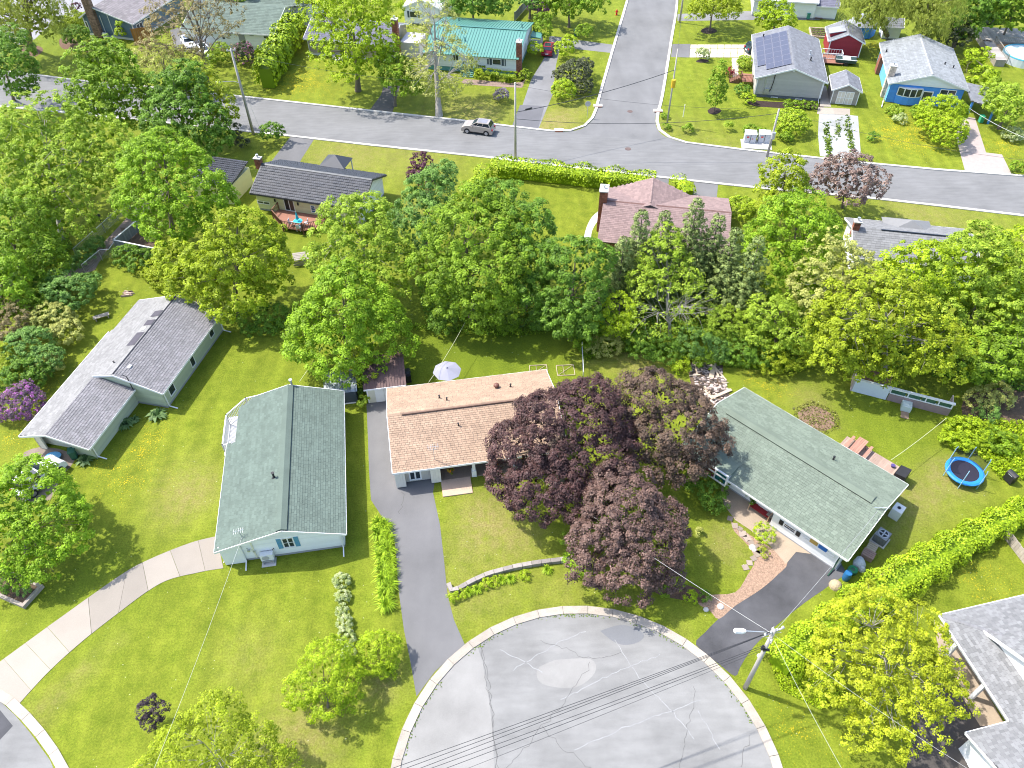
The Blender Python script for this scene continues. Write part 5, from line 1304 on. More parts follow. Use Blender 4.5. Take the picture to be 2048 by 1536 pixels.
for px_, py_ in ((1775, 96), (1889, 130), (1908, 131)):
    b_, a_ = h.px(px_, py_, 3.8); pipe(h, b_, a_, ZR-abs(b_-RB)*.325, .3, .09)
# carport on its right
cp_ = [L(38.9, 115.6, 0), L(42.3, 114.4, 0), L(42.3, 121.4, 0), L(38.9, 121.4, 0)]
slope(h, [(p[0], p[1], z_) for p, z_ in zip(cp_, (2.75, 2.35, 2.35, 2.75))], FELT, shingle=(.34, .5), smat=MGREY_SH, name='carport_roof')
for b_, a_ in ((42.0, 114.8), (42.0, 121.0), (39.3, 115.9)):
    x, y, _ = L(b_, a_, 0); mb = MB(); mb.box(x-.12, x+.12, y-.12, y+.12, 0, 2.4); mb.build('post', mat('blue_wall', (.07, .26, .68), .6, .07), h.o)
mb = MB(); x, y, _ = L(28.2, 118.2, 0); mb.bar((x, y, 2.9), (x, y, .4), .1, .1, up=(0, 1, 0)); mb.bar((x, y, .4), (x-.3, y-1.6, .1), .1, .1); mb.build('downspout', WHITE, h.o)

# -- slate blue house, top left
h0 = HF(16.8, 0, 1, 0, 1)
w0 = h0.px(157, 35, 3.0); e0 = h0.px(265, 48, 3.0); rg = h0.px(190, 9, 5.2)
BL, BR_ = w0[0], e0[0]; AF = (w0[1]+e0[1])/2; RB = (BL+BR_)/2+.0
h = HF(16.8, BL, BR_, AF, AF+15); L = h.l
h.root('house', 'slate blue house with tall stone-faced chimney at the top left', 'house', 'houses north of the main street')
RB = h.px(192, 9, 5.0)[0]
gable(h, BL, BR_, AF, AF+15, 3.0, 5.0, 'a', RB, FELT, (.4, .6), WHITE, smat=mat('brownish_grey_shingle', (.22, .2, .205), .9, .15, .7, 12, attr=True))
body(h, BL+.4, BR_-.4, AF+.4, AF+14.6, 2.9, 4.85, 'a', RB, mat('slate_wall', (.12, .18, .25), .7, .06), found=.4, fmat=WHITE)
siding(h, 'S', AF+.4, [(BL+.4, .4), (BR_-.4, .4), (BR_-.4, 2.85), (RB, 4.8), (BL+.4, 2.85)], .25, SIDE_SLATE)
siding(h, 'E', BR_-.4, [(AF+.4, .4), (AF+14.6, .4), (AF+14.6, 2.85), (AF+.4, 2.85)], .25, SIDE_SLATE)
mb = MB(); h.wbox(mb, 'S', AF+.4, BL+.4, BL+.6, .4, 2.9, 0, .06); h.wbox(mb, 'S', AF+.4, BR_-.6, BR_-.4, .4, 2.9, 0, .06); mb.build('corner_trim', WHITE, h.o)
window_px(h, 'S', AF+.4, 167, 41, 182, 63, 1, fw=.14); window_px(h, 'S', AF+.4, 230, 47, 246, 66, 1, fw=.14)
cb, _ = h.wall(200, 70, 'S', AF+.4)
chimney(h, cb+.2, AF+.05, .2, 6.6, 1.5, .7, material=mat('stone_facing', (.25, .16, .12), .9, .35, 5, 20, attr=True))
mb = MB(); h.wbox(mb, 'S', AF+.4, cb+1.4, cb+1.5, .4, 3.6, .03, .1); h.wbox(mb, 'S', AF+.4, cb+3.0, cb+3.1, .4, 3.9, .03, .1); mb.build('conduit', WHITE, h.o)
mb = MB(); h.wbox(mb, 'S', AF+.4, cb+1.2, cb+2.1, .15, .95, .35, .75); mb.build('heat_pump', WHITE, h.o)
for px0, py0, px1, py1 in ((284, 30, 297, 42), (268, 40, 280, 52)):
    u_, z_ = h.wall(px0, py0, 'E', BR_-.4); window(h, 'E', BR_-.4, u_, u_+1.6, 1.3, 2.4, 2)

# -- pale green-roof white house behind the pink rhododendron
h0 = HF(9.0, 0, 1, 0, 1); e0 = h0.px(447, 64, 2.9); e1 = h0.px(546, 70, 2.9); r1 = h0.px(561, 16, 4.6)
AF = (e0[1]+e1[1])/2; BR_ = e1[0]; RA = r1[1]; BL = BR_-16
h = HF(9.0, BL, BR_, AF, 2*RA-AF); L = h.l
h.root('house', 'white house with grey-green roof behind the pink rhododendron', 'house', 'houses north of the main street')
gable(h, BL, BR_, AF, 2*RA-AF, 2.9, 4.8, 'b', RA, FELT, (.38, .55), WHITE, smat=GREEN_SH)
body(h, BL+.4, BR_-.4, AF+.6, 2*RA-AF-.4, 2.8, 4.6, 'b', RA, mat('white_wall', (.76, .77, .78), .6, .04), found=.6, fmat=WHITE)
siding(h, 'S', AF+.6, [(BL+.4, .6), (BR_-.4, .6), (BR_-.4, 2.7), (BL+.4, 2.7)], .25, SIDE_WHITE)
siding(h, 'E', BR_-.4, [(AF+.6, .6), (2*RA-AF-.4, .6), (2*RA-AF-.4, 2.7), (RA, 4.6), (AF+.6, 2.7)], .25, SIDE_WHITE)
window_px(h, 'S', AF+.6, 526, 71, 548, 78, 2); window_px(h, 'S', AF+.6, 498, 68, 509, 72, 1); window_px(h, 'S', AF+.6, 443, 71, 452, 79, 1)
u_, z_ = h.wall(483, 72, 'S', AF+.6); mb = MB(); h.wbox(mb, 'S', AF+.6, u_-.5, u_+.5, .6, 2.5, .03, .1); mb.build('door', mat('grey_door', (.3, .3, .33), .6, .1), h.o)
u_, z_ = h.wall(583, 40, 'E', BR_-.4); window(h, 'E', BR_-.4, RA+2.0, RA+3.0, 1.2, 2.4, 1)
b_, a_ = h.px(490, 27, 4.0); pipe(h, b_, a_, 4.0, .4, .08)
# second green roof wing behind
slope(h, [L(BL+7, 2*RA-AF-3, 3.6), L(BR_+2.5, 2*RA-AF-3, 3.6), L(BR_+2.5, 2*RA-AF+5, 5.6), L(BL+7, 2*RA-AF+5, 5.6)], FELT, shingle=(.4, .6), smat=GREEN_SH, name='rear_roof')
mb = MB(); mb.box(BL+7.4-h.bc, BR_+2.1-h.bc, 2*RA-AF-2.5-h.ac, 2*RA-AF+5-h.ac, 0, 3.4); mb.build('rear_wall', mat('white_wall', (.76, .77, .78), .6, .04), h.o)
cz = h.px(402, 12, 4.0); mb = MB(); x, y, _ = L(cz[0], cz[1], 0); mb.box(x-.7, x+.7, y-.5, y+.5, 1.0, 5.6); mb.build('white_chimney', WHITE, h.o)

# -- small dark-roofed house beside the tall hedge
h0 = HF(12.0, 0, 1, 0, 1); e0 = h0.px(606, 77, 2.8); rg = h0.px(618, 43, 4.3); ee = h0.px(800, 105, 2.8)
BL = e0[0]; AF = e0[1]; BR_ = BL+15; RA = AF+4.5
h = HF(12.0, BL, BR_, AF, RA+4.5); L = h.l
h.root('house', 'beige house with dark roof partly hidden by the bright yellow-green tree', 'house', 'houses north of the main street')
gable(h, BL, BR_, AF, RA+4.5, 2.8, 4.4, 'b', RA, FELT, (.38, .55), WHITE, smat=mat('dark_grey_shingle', (.13, .13, .17), .9, .1, 1.5, 30, attr=True))
body(h, BL+.4, BR_-.4, AF+.5, RA+4.1, 2.7, 4.2, 'b', RA, mat('beige_wall', (.4, .34, .27), .7, .06), found=.4, fmat=WHITE)
siding(h, 'S', AF+.5, [(BL+.4, .4), (BR_-.4, .4), (BR_-.4, 2.6), (BL+.4, 2.6)], .25, SIDE_BEIGE)
window_px(h, 'S', AF+.5, 619, 81, 634, 94, 1, rows=2, fw=.12)
downspout(h, 'S', AF+.5, BL+.5, 2.7)
cc = h.px(782, 46, 5.2); chimney(h, BR_-.0, AF+2.2, .2, 6.0, .9, .8)
x, y, _ = L(BR_+2.0, AF+4, 0); mb = MB(); mb.box(x-1.6, x+1.6, y-1.5, y+2.5, 0, 2.4); mb.build('side_porch', mat('lilac_white_wall', (.55, .53, .56), .7, .05), h.o)
for i in range(4):
    u_, _z = h.wall(680, 110, 'S', AF+.5); mb = MB(); x, y, _ = L(u_, AF+.4, 0); mb.box(x-.9, x+.9, y-.35*(i+1), y-.35*i, 0, .6-.14*i); mb.build('step', CONC, h.o)

# -- white cottage between the dark chimney and the teal roof; white house and shed at the top
def small_house(heading, corner, zc, W_, D_, ze, zr, axis, label, roofm, wallm, name='house', cat='house', group=None, base=.2, door=None, e=(.4, .55), trim=WHITE):
    h0 = HF(heading, 0, 1, 0, 1); c = h0.px(corner[0], corner[1], zc)
    hh = HF(heading, c[0], c[0]+W_, c[1], c[1]+D_)
    hh.root(name, label, cat, group)
    rg = (hh.b0+hh.b1)/2 if axis == 'a' else (hh.a0+hh.a1)/2
    gable(hh, hh.b0, hh.b1, hh.a0, hh.a1, ze, zr, axis, rg, FELT, e, trim, smat=roofm)
    body(hh, hh.b0+.25, hh.b1-.25, hh.a0+.25, hh.a1-.25, ze-.1, zr-.15, axis, rg, wallm, found=base)
    return hh, rg
WW = mat('white_wall', (.76, .77, .78), .6, .04)
hh, rg = small_house(11, (807, 48), 0, 7, 10, 2.8, 4.3, 'a', 'white cottage behind the sparse pale tree at the top', mat('white_metal_roof', (.6, .62, .64), .5, .05, attr=True), WW, group='houses north of the main street')
window(hh, 'S', hh.a0+.25, hh.b0+1.2, hh.b0+2.6, 1.1, 2.2, 1, shutters=DARK_SHUT); siding(hh, 'S', hh.a0+.25, [(hh.b0+.25, .2), (hh.b1-.25, .2), (hh.b1-.25, 2.6), (rg, 4.1), (hh.b0+.25, 2.6)], .25, SIDE_WHITE)
hh, rg = small_house(11, (1500, 32), 0, 11, 10, 2.8, 4.2, 'b', 'white house at the top right of the side street with wooden stairs', mat('white_metal_roof', (.6, .62, .64), .5, .05, attr=True), WW, group='houses north of the main street')
siding(hh, 'S', hh.a0+.25, [(hh.b0+.25, .2), (hh.b1-.25, .2), (hh.b1-.25, 2.6), (hh.b0+.25, 2.6)], .25, SIDE_WHITE)
window(hh, 'S', hh.a0+.25, hh.b0+1.5, hh.b0+2.8, 1.1, 2.2, 2)
for i in range(7): mb = MB(); x, y, _ = hh.l(hh.b1+.7, hh.a0+.3+i*.45, 0); mb.box(x-.6, x+.6, y, y+.3, .25*(i+1)-.05, .25*(i+1)); mb.build('step', WOODBROWN, hh.o)
hh, rg = small_house(11, (1620, 38), 0, 4.4, 4.2, 2.2, 3.0, 'b', 'small white shed with dark flat roof beside the wooden stairs', mat('dark_grey_shingle', (.13, .13, .17), .9, .1, 1.5, 30, attr=True), WW, 'garden_shed', 'shed', 'garden sheds')
# red barn-like shed
h0 = HF(10.8, 0, 1, 0, 1); c = h0.px(1652, 112)
h = HF(10.8, c[0], c[0]+5.0, c[1], c[1]+5.2); L = h.l
h.root('garden_shed', 'dark red shed with grey roof, white trim and small dormer', 'shed', 'garden sheds'); RB = (h.b0+h.b1)/2
gable(h, h.b0-.3, h.b1+.3, h.a0-.3, h.a1+.2, 2.5, 3.8, 'a', RB, FELT, (.36, .5), WHITE, smat=MGREY_SH)
body(h, h.b0, h.b1, h.a0, h.a1, 2.45, 3.7, 'a', RB, mat('dark_red_wall', (.27, .022, .035), .7, .08), found=.05)
siding(h, 'S', h.a0, [(h.b0, .05), (h.b1, .05), (h.b1, 2.4), (RB, 3.65), (h.b0, 2.4)], .25, SIDE_RED)
mb = MB(); x, y, _ = L(h.b0+.9, h.a0+1.8, 0); mb.prism([(x-.9, y-.9), (x+1.0, y-.9), (x+1.0, y+.9), (x-.9, y+.9)], [2.3]*4, [3.25, 3.7, 3.7, 3.25]); mb.build('dormer', mat('dark_red_wall', (.27, .022, .035), .7, .08), h.o)
mb = MB(); mb.prism([(x-1.2, y-1.1), (x+1.2, y-1.1), (x+1.2, y+1.1), (x-1.2, y+1.1)], [3.22, 3.78, 3.78, 3.22], [3.3, 3.86, 3.86, 3.3]); mb.build('dormer_roof', mat('mid_grey_shingle_plain', (.26, .275, .31), .9, .1), h.o)
mb = MB(); h.wbox(mb, 'S', h.a0, h.b0, h.b0+.15, .05, 2.4, 0, .05); h.wbox(mb, 'S', h.a0, h.b1-.15, h.b1, .05, 2.4, 0, .05); mb.build('corner_trim', WHITE, h.o)
# grey shed
h0 = HF(11.5, 0, 1, 0, 1); c = h0.px(1659, 207); d = h0.px(1709, 211)
h = HF(11.5, c[0], d[0]+.2, c[1], c[1]+4.2); L = h.l
h.root('garden_shed', 'grey shed with white double doors at the end of the gravel drive', 'shed', 'garden sheds'); RB = (h.b0+h.b1)/2
gable(h, h.b0-.25, h.b1+.25, h.a0-.3, h.a1+.3, 2.2, 3.2, 'a', RB, FELT, (.34, .5), WHITE, smat=MGREY_SH)
body(h, h.b0, h.b1, h.a0, h.a1, 2.15, 3.1, 'a', RB, mat('taupe_wall', (.3, .27, .25), .7, .06), found=.05)
siding(h, 'S', h.a0, [(h.b0, .05), (h.b1, .05), (h.b1, 2.1), (RB, 3.05), (h.b0, 2.1)], .2, mat('taupe_siding', (.3, .27, .25), .7, .06, attr=True))
for k in (0, 1):
    mb = MB(); u = RB-1.15+k*1.17; h.wbox(mb, 'S', h.a0, u, u+1.14, .08, 2.0, .03, .09)
    d_ = mb.build('door', mat('cream_door', (.62, .56, .5), .6, .05), h.o)
    mb = MB()
    for zz in (.12, 1.0, 1.9): h.wbox(mb, 'S', h.a0, u+.05, u+1.09, zz, zz+.08, .09, .11)
    for uu in (u+.05, u+.5, u+1.01): h.wbox(mb, 'S', h.a0, uu, uu+.08, .12, 1.98, .09, .108)
    mb.build('door_trim', WHITE, d_)
for u in (h.b0, h.b1-.12): mb = MB(); h.wbox(mb, 'S', h.a0, u, u+.12, .05, 2.1, 0, .05); mb.build('corner_trim', WHITE, h.o)
# blue domed shed
g = P(1724, 73); r = empty('garden_shed', (g[0], g[1]+1.2, 0), .0, 'bright blue faceted shed with grey roof near the willows', 'shed', 'garden sheds')
mb = MB(); R_ = 2.3; n_ = 8
ring = lambda rr, z_: [(rr*math.cos(2*math.pi*(k+.5)/n_), rr*math.sin(2*math.pi*(k+.5)/n_), z_) for k in range(n_)]
mb.add(ring(R_, 0)+ring(R_*1.02, 1.8), [(k, (k+1) % n_, (k+1) % n_+n_, k+n_) for k in range(n_)]); mb.build('wall', mat('vivid_blue_wall', (.05, .25, .75), .6, .1), r)
mb = MB(); mb.add(ring(R_*1.06, 1.8)+ring(R_*.65, 2.8)+[(0, 0, 3.1)], [(k, (k+1) % n_, (k+1) % n_+n_, k+n_) for k in range(n_)]+[(k+n_, (k+1) % n_+n_, 16) for k in range(n_)]); mb.build('roof', mat('mid_grey_shingle_plain', (.26, .275, .31), .9, .1), r)
mb = MB(); mb.box(-.5, .5, -R_*.97, -R_*.9, .05, 1.7); mb.build('door', mat('vivid_blue_door', (.08, .3, .8), .6, .1), r); mb = MB(); mb.tube([(.3, -1.5, 2.25), (.3, -1.6, 2.45)], .2, n=8); mb.build('lamp', WHITE, r)
# white shed with grey roof
hh, rg = small_house(11, (1759, 79), 0, 3.2, 3.4, 2.1, 3.0, 'b', 'small white shed with dark grey roof between the blue shed and the shrubs', MGREY_SH, WW, 'garden_shed', 'shed', 'garden sheds')
window(hh, 'S', hh.a0+.25, rg*0+hh.b0+1.0, hh.b0+2.2, .3, 1.8, 1, glass=[WHITE], name='door')

# -- 7. large pale grey house, bottom right
h = HF(-12.4, 0, 1, 0, 1)
c = h.px(1880, 1230, 2.6); w_ = h.px(2012, 1445, 2.6); l2 = h.px(1932, 1466, 2.6)
BL, AB, AW = c[0], c[1], w_[1]; BR_ = BL+15; 
h = HF(-12.4, BL, BR_, AW, AB); L = h.l
h.root('house', 'large house with pale grey blended shingle roof in the bottom right corner', 'house', 'bungalows round the cul-de-sac')
sl = .34; zz = lambda d: 2.6+sl*d
D = (AB-AW)*.0+4.6
slope(h, [L(BL, AW-7, 2.6), L(BL+5.2, AW-7, zz(5.2)), L(BL+5.2, AB-5.2, zz(5.2)), L(BL, AB, 2.6)], FELT, shingle=(.2, .32), smat=LGREY_SH, tonevar=.2)
slope(h, [L(BL, AB, 2.6), L(BL+5.2, AB-5.2, zz(5.2)), L(BR_, AB-5.2, zz(5.2)), L(BR_, AB, 2.6)], FELT, shingle=(.2, .32), smat=LGREY_SH, tonevar=.2)
slope(h, [L(BL+5.2, AB-5.2, zz(5.2)), L(BL+5.2, AW-7, zz(5.2)), L(BL+10.4, AW-7, 2.6), L(BR_, AB-10.4, 2.6), L(BR_, AB-5.2, zz(5.2))][::-1], FELT, shingle=(.2, .32), smat=LGREY_SH, tonevar=.2)
ridge_cap(h, L(BL+.05, AB-.05, 2.66), L(BL+5.2, AB-5.2, zz(5.2)+.05), mat('cap_blend', (.2, .2, .21), .9, .1, attr=True), .3, step=.2)
mb = MB(); mb.box(BL+1.5-h.bc, BR_-h.bc, AW-6-h.ac, AB-.6-h.ac, 0, 2.55); mb.build('wall', WW, h.o)
# cross gable with a white face looking west
cb, ca = h.px(1996, 1310, 3.6)
gz0, gw = 3.1, 3.1; ca = AB-5.0; cb = BL+2.1
mb = MB(); mb.add([L(cb, ca-gw, zz(2.0)-.3), L(cb, ca+gw, zz(2.0)-.3), L(cb, ca, zz(2.0)+1.6), L(cb+3.5, ca-gw, zz(2.0)-.3), L(cb+3.5, ca+gw, zz(2.0)-.3), L(cb+3.5, ca, zz(2.0)+1.6)], [(0, 2, 1), (3, 4, 5), (0, 3, 5, 2), (1, 2, 5, 4)]); mb.build('gable_wall', WW, h.o)
for s_ in (-1, 1):
    q = [L(cb-.3, ca+s_*(gw+.35), zz(2.0)-.4), L(cb-.3, ca, zz(2.0)+1.72), L(cb+3.6, ca, zz(2.0)+1.72), L(cb+3.6, ca+s_*(gw+.35), zz(2.0)-.4)]
    slope(h, q if s_ > 0 else q[::-1], FELT, shingle=(.2, .32), smat=LGREY_SH, tonevar=.2)
    mb = MB(); mb.bar(q[0], q[1], .08, .22); mb.build('fascia', WHITE, h.o)
# garage wing
gb0 = l2[0]; ga1 = AW; ga0 = AW-5.5
slope(h, [L(gb0, ga1, 2.6), L(gb0+.1, ga0+2.7, zz(2.8)), L(BL+6, ga0+2.7, zz(2.8)), L(BL+6, ga1, 2.6)][::-1], FELT, shingle=(.2, .32), smat=LGREY_SH, tonevar=.2)
slope(h, [L(gb0, ga0, 2.6), L(BL+6, ga0, 2.6), L(BL+6, ga0+2.7, zz(2.8)), L(gb0+.1, ga0+2.7, zz(2.8))], FELT, shingle=(.2, .32), smat=LGREY_SH, tonevar=.2)
mb = MB(); mb.add([L(gb0+.5, ga0+.2, 0), L(gb0+.5, ga1-.2, 0), L(gb0+.5, ga1-.2, 2.4), L(gb0+.5, ga0+2.7, zz(2.6)), L(gb0+.5, ga0+.2, 2.4)], [(0, 1, 2, 3, 4)[::-1]]); mb.box(gb0+.52-h.bc, BL+3-h.bc, ga0+.2-h.ac, ga1-.2-h.ac, 0, 2.4); mb.build('garage_wall', WW, h.o)
mb = MB(); h.wbox(mb, 'W', gb0+.5, ga0+1.0, ga1-1.2, .05, 2.0, .0, .06); mb.build('garage_door', WHITE, h.o)
mb = MB()
for p, q in ((L(BL-.03, AW, 2.52), L(BL-.03, AB, 2.52)), (L(BL, AB+.03, 2.52), L(BR_, AB+.03, 2.52)), (L(gb0, ga1+.03, 2.52), L(BL, ga1+.03, 2.52)), (L(gb0-.02, ga1, 2.52), L(gb0-.02, ga0+2.7, zz(2.7))), (L(gb0-.02, ga0, 2.52), L(gb0-.02, ga0+2.7, zz(2.7)))): mb.bar(p, q, .1, .14)
mb.build('gutter', WHITE, h.o)
for a_ in (AW+2.6, AW+5.6): x, y, _ = L(BL+.25, a_, 0); mb = MB(); mb.box(x-.13, x+.13, y-.13, y+.13, 0, 2.5); mb.build('column', WHITE, h.o)
# ------------------------------------------------------------------ vegetation
LM = dict(
    maple=leafmat('maple_leaves', (.10, .18, .008), (.36, .54, .035)),
    bright=leafmat('spring_maple_leaves', (.115, .21, .006), (.42, .64, .035)),
    deep=leafmat('deep_green_leaves', (.06, .135, .012), (.26, .45, .045)),
    blue=leafmat('blue_green_leaves', (.07, .16, .03), (.30, .50, .10)),
    yellow=leafmat('yellow_green_leaves', (.16, .21, .006), (.52, .63, .035)),
    gold=leafmat('golden_spring_leaves', (.22, .25, .006), (.64, .72, .04)),
    lime=leafmat('lime_leaves', (.17, .26, .006), (.56, .72, .03)),
    pale=leafmat('pale_spring_leaves', (.24, .26, .05), (.66, .68, .2)),
    tan=leafmat('budding_tan_leaves', (.17, .13, .055), (.45, .38, .17)),
    light=leafmat('light_green_leaves', (.15, .24, .010), (.50, .66, .065)),
    willow=leafmat('willow_leaves', (.17, .21, .02), (.52, .58, .12)),
    purple=leafmat('purple_maple_leaves', (.03, .014, .014), (.14, .072, .066), transl=.15),
    purple2=leafmat('brownish_maple_leaves', (.036, .022, .016), (.19, .125, .085), transl=.15),
    purple3=leafmat('rosy_maple_leaves', (.042, .022, .02), (.235, .145, .115), transl=.15),
    plum=leafmat('plum_leaves', (.03, .008, .02), (.16, .05, .08), transl=.15),
    plumgrey=leafmat('dusty_plum_leaves', (.11, .07, .06), (.36, .25, .20), transl=.15),
    spruce=leafmat('spruce_needles', (.06, .10, .018), (.31, .39, .11), transl=.1),
    cedar=leafmat('cedar_foliage', (.15, .25, .005), (.44, .58, .02), transl=.15),
    hedge=leafmat('clipped_hedge_leaves', (.16, .26, .005), (.48, .62, .015), transl=.15),
    box_=leafmat('box_leaves', (.11, .19, .006), (.38, .50, .02)),
    hosta=leafmat('hosta_leaves', (.05, .12, .03), (.24, .36, .13)),
    lily=leafmat('daylily_leaves', (.13, .26, .01), (.55, .72, .05)),
    varieg=leafmat('variegated_leaves', (.2, .28, .07), (.5, .58, .22), flower=(.8, .85, .5)),
    rhodo=leafmat('rhododendron_bush', (.08, .13, .03), (.3, .14, .3), flower=(.75, .25, .72)),
    rpink=leafmat('pink_rhododendron_bush', (.03, .07, .02), (.12, .17, .06), flower=(.72, .25, .5)),
    lilac=leafmat('lilac_bush', (.14, .13, .1), (.3, .25, .3), flower=(.62, .52, .66)),
    dpine=leafmat('dark_pine_needles', (.028, .04, .014), (.12, .135, .055), transl=.1),
    red=leafmat('red_azalea', (.2, .02, .03), (.5, .05, .07)),
    weed=leafmat('weeds', (.07, .13, .012), (.24, .34, .04)),
)
T = make_tree
G_ROW = 'trees along the back fence line'
# --- the row of trees across the middle
T('maple_tree', 'bright green round maple in front of the sheds between the two left lawns', [(690, 615, 88, 6.5), (632, 655, 62, 4.6), (748, 660, 70, 4.4), (690, 690, 78, 3.8), (612, 690, 40, 3.2), (775, 640, 38, 4.2), (690, 565, 48, 8.0)], LM['bright'], (690, 722), seed=1, rc=.55, per=60, ls=.25, dens=1.0, lump=.22)
T('young_tree', 'thin yellow-green tree with bare twigs beside the metal shed', [(708, 715, 34, 3.0), (735, 745, 28, 2.2)], LM['yellow'], (716, 768), seed=2, rc=.4, per=34, ls=.2, dens=.6, bark=PALEBARK, r0=.09, nl=10, nsec=24)
T('tree', 'tall light green feathery tree right of the yellow house deck', [(722, 452, 66, 8.0), (715, 500, 82, 6.2), (790, 520, 58, 5.5), (695, 425, 40, 9), (742, 418, 38, 9), (760, 575, 58, 4.0), (660, 520, 40, 5.0)], LM['light'], (740, 600), seed=3, group=G_ROW, rc=.5, per=46, ls=.25, dens=.85, lump=.28, bark=PALEBARK, nsec=30)
T('tree', 'blue-green round tree beside the small plum tree', [(862, 380, 48, 7.0), (845, 430, 60, 5.0), (885, 350, 30, 7.5), (830, 470, 50, 4.0)], LM['blue'], (850, 500), seed=4, group=G_ROW, rc=.5, per=60, ls=.24)
T('maple_tree', 'largest deep green maple left of centre overhanging the back lawn', [(930, 470, 80, 9.0), (885, 545, 62, 6.5), (960, 555, 76, 6.5), (1010, 520, 60, 7.5), (1000, 600, 50, 4.5), (905, 605, 52, 4.0), (960, 625, 40, 3.5), (945, 400, 45, 10.5), (1000, 450, 55, 9)], LM['maple'], (945, 640), seed=5, group=G_ROW, rc=.55, per=62, ls=.25, dens=.95, r0=.35)
T('maple_tree', 'dark green maple standing behind the largest one', [(1045, 450, 58, 9.0), (1060, 520, 50, 7.0), (1050, 580, 45, 5.0), (1010, 395, 40, 9.5)], LM['deep'], (1050, 620), seed=6, group=G_ROW, rc=.55, per=60, ls=.26)
T('maple_tree', 'round dark green maple left of the spruces', [(1150, 525, 62, 8.0), (1105, 570, 45, 5.5), (1165, 590, 58, 5.5), (1120, 635, 46, 3.8), (1175, 645, 42, 3.2), (1200, 520, 35, 7.5)], LM['deep'], (1140, 680), seed=7, group=G_ROW, rc=.5, per=62, ls=.24)
for i, (b, t, r, lb) in enumerate((((1262, 600), (1276, 415), 52, 'spruce at the left end of the spruce clump overlapping the mauve roof'), ((1306, 590), (1330, 418), 48, 'spruce second from the left in the clump below the mauve roof'),
                                   ((1360, 590), (1381, 392), 56, 'tallest spruce in the middle of the clump below the mauve roof'), ((1402, 600), (1416, 425), 46, 'slim spruce right of the tallest one in the clump'),
                                   ((1436, 620), (1446, 452), 50, 'spruce second from the right in the clump'), ((1476, 640), (1484, 470), 50, 'spruce at the right end of the clump near the dark driveway'), ((1232, 620), (1240, 470), 40, 'short spruce beside the round dark maple'))):
    spruce(lb, b, t, r, LM['spruce'], i, 'spruces below the mauve roof')
T('tree', 'light yellow-green tree in front of the spruces', [(1330, 520, 56, 7.0), (1290, 560, 40, 5.5), (1370, 555, 42, 6.0), (1335, 480, 34, 8.5)], LM['light'], (1336, 620), seed=8, group=G_ROW, rc=.42, per=30, ls=.22, dens=.75, bark=PALEBARK)
T('tree', 'nearly bare pale-barked tree below the spruces', [(1330, 610, 62, 5.5), (1290, 640, 45, 4), (1375, 635, 50, 4.5), (1400, 600, 40, 6)], LM['light'], (1342, 675), seed=9, group=G_ROW, rc=.42, per=16, ls=.2, dens=.45, inner=False, bark=PALEBARK, r0=.2, nl=16, nsec=60)
T('young_tree', 'bright lime sapling left of the bare pale tree', [(1238, 615, 32, 4.5), (1222, 645, 30, 3.0), (1252, 650, 26, 2.8)], LM['lime'], (1238, 690), seed=10, rc=.4, per=42, ls=.2)
T('maple_tree', 'tall bright green maple right of the spruces', [(1590, 445, 68, 8.5), (1555, 500, 62, 6.5), (1605, 520, 60, 6.0), (1530, 470, 35, 7), (1640, 460, 42, 7.5), (1585, 570, 50, 4.2)], LM['bright'], (1580, 590), seed=11, group=G_ROW, rc=.55, per=58, ls=.26)
T('tree', 'olive green tree at the edge of the main street', [(1568, 345, 42, 6.5), (1565, 385, 46, 4.5), (1550, 410, 34, 3.5)], LM['yellow'], (1566, 425), seed=12, rc=.5, per=44, ls=.26)
T('plum_tree', 'dusty purple broad tree beside the main street on the right', [(1690, 362, 52, 4.5), (1650, 370, 34, 4), (1735, 370, 36, 4), (1690, 335, 30, 6)], LM['plumgrey'], (1685, 415), seed=13, rc=.5, per=40, ls=.25, dens=.8, r0=.16, lump=.3)
Y1 = 'yellow-green trees massed on the right'
T('tree', 'pale yellow tree with bare patches in front of the light grey roof', [(1680, 545, 66, 7.5), (1640, 585, 52, 6.0), (1720, 575, 58, 6.5), (1690, 510, 34, 8.5)], LM['pale'], (1680, 640), seed=14, group=Y1, rc=.42, per=34, ls=.24, dens=.75, inner=True, bark=PALEBARK, nsec=40, lump=.3)
T('tree', 'broad yellow-green tree over the low white shed wall', [(1760, 640, 105, 7.0), (1700, 690, 70, 5.0), (1820, 690, 80, 5.0), (1660, 640, 48, 5.5), (1890, 690, 50, 4.0), (1750, 720, 60, 3.5)], LM['yellow'], (1770, 740), seed=15, group=Y1, rc=.46, per=44, ls=.25, dens=.8, bark=PALEBARK, nsec=60, nl=12, r0=.35, lump=.25)
T('tree', 'dense green tree behind the broad yellow one', [(1830, 550, 66, 7.5), (1790, 580, 50, 6.5), (1880, 575, 52, 6.5), (1850, 515, 32, 8.5)], LM['lime'], (1830, 620), seed=16, group=Y1, rc=.5, per=44, ls=.27, lump=.24)
T('tree', 'mid green feathery tree at the right beyond the broad yellow one', [(1940, 560, 75, 7.5), (1905, 620, 55, 5.5), (1985, 640, 60, 5.0), (1950, 500, 50, 8.5)], LM['light'], (1940, 690), seed=17, group=Y1, rc=.45, per=44, ls=.26, lump=.24)
T('tree', 'lime yellow tree at the right edge below the street lawn', [(2035, 520, 60, 7), (2020, 580, 58, 5.5), (2060, 620, 60, 4.5)], LM['lime'], (2030, 650), seed=18, group=Y1, rc=.5, per=44, ls=.27)
T('tree', 'dark green tree at the right edge above the rough garden', [(2000, 710, 58, 4.5), (1940, 720, 42, 3.8), (2045, 700, 50, 4)], LM['maple'], (2005, 765), seed=19, group=Y1, rc=.5, per=52, ls=.25)
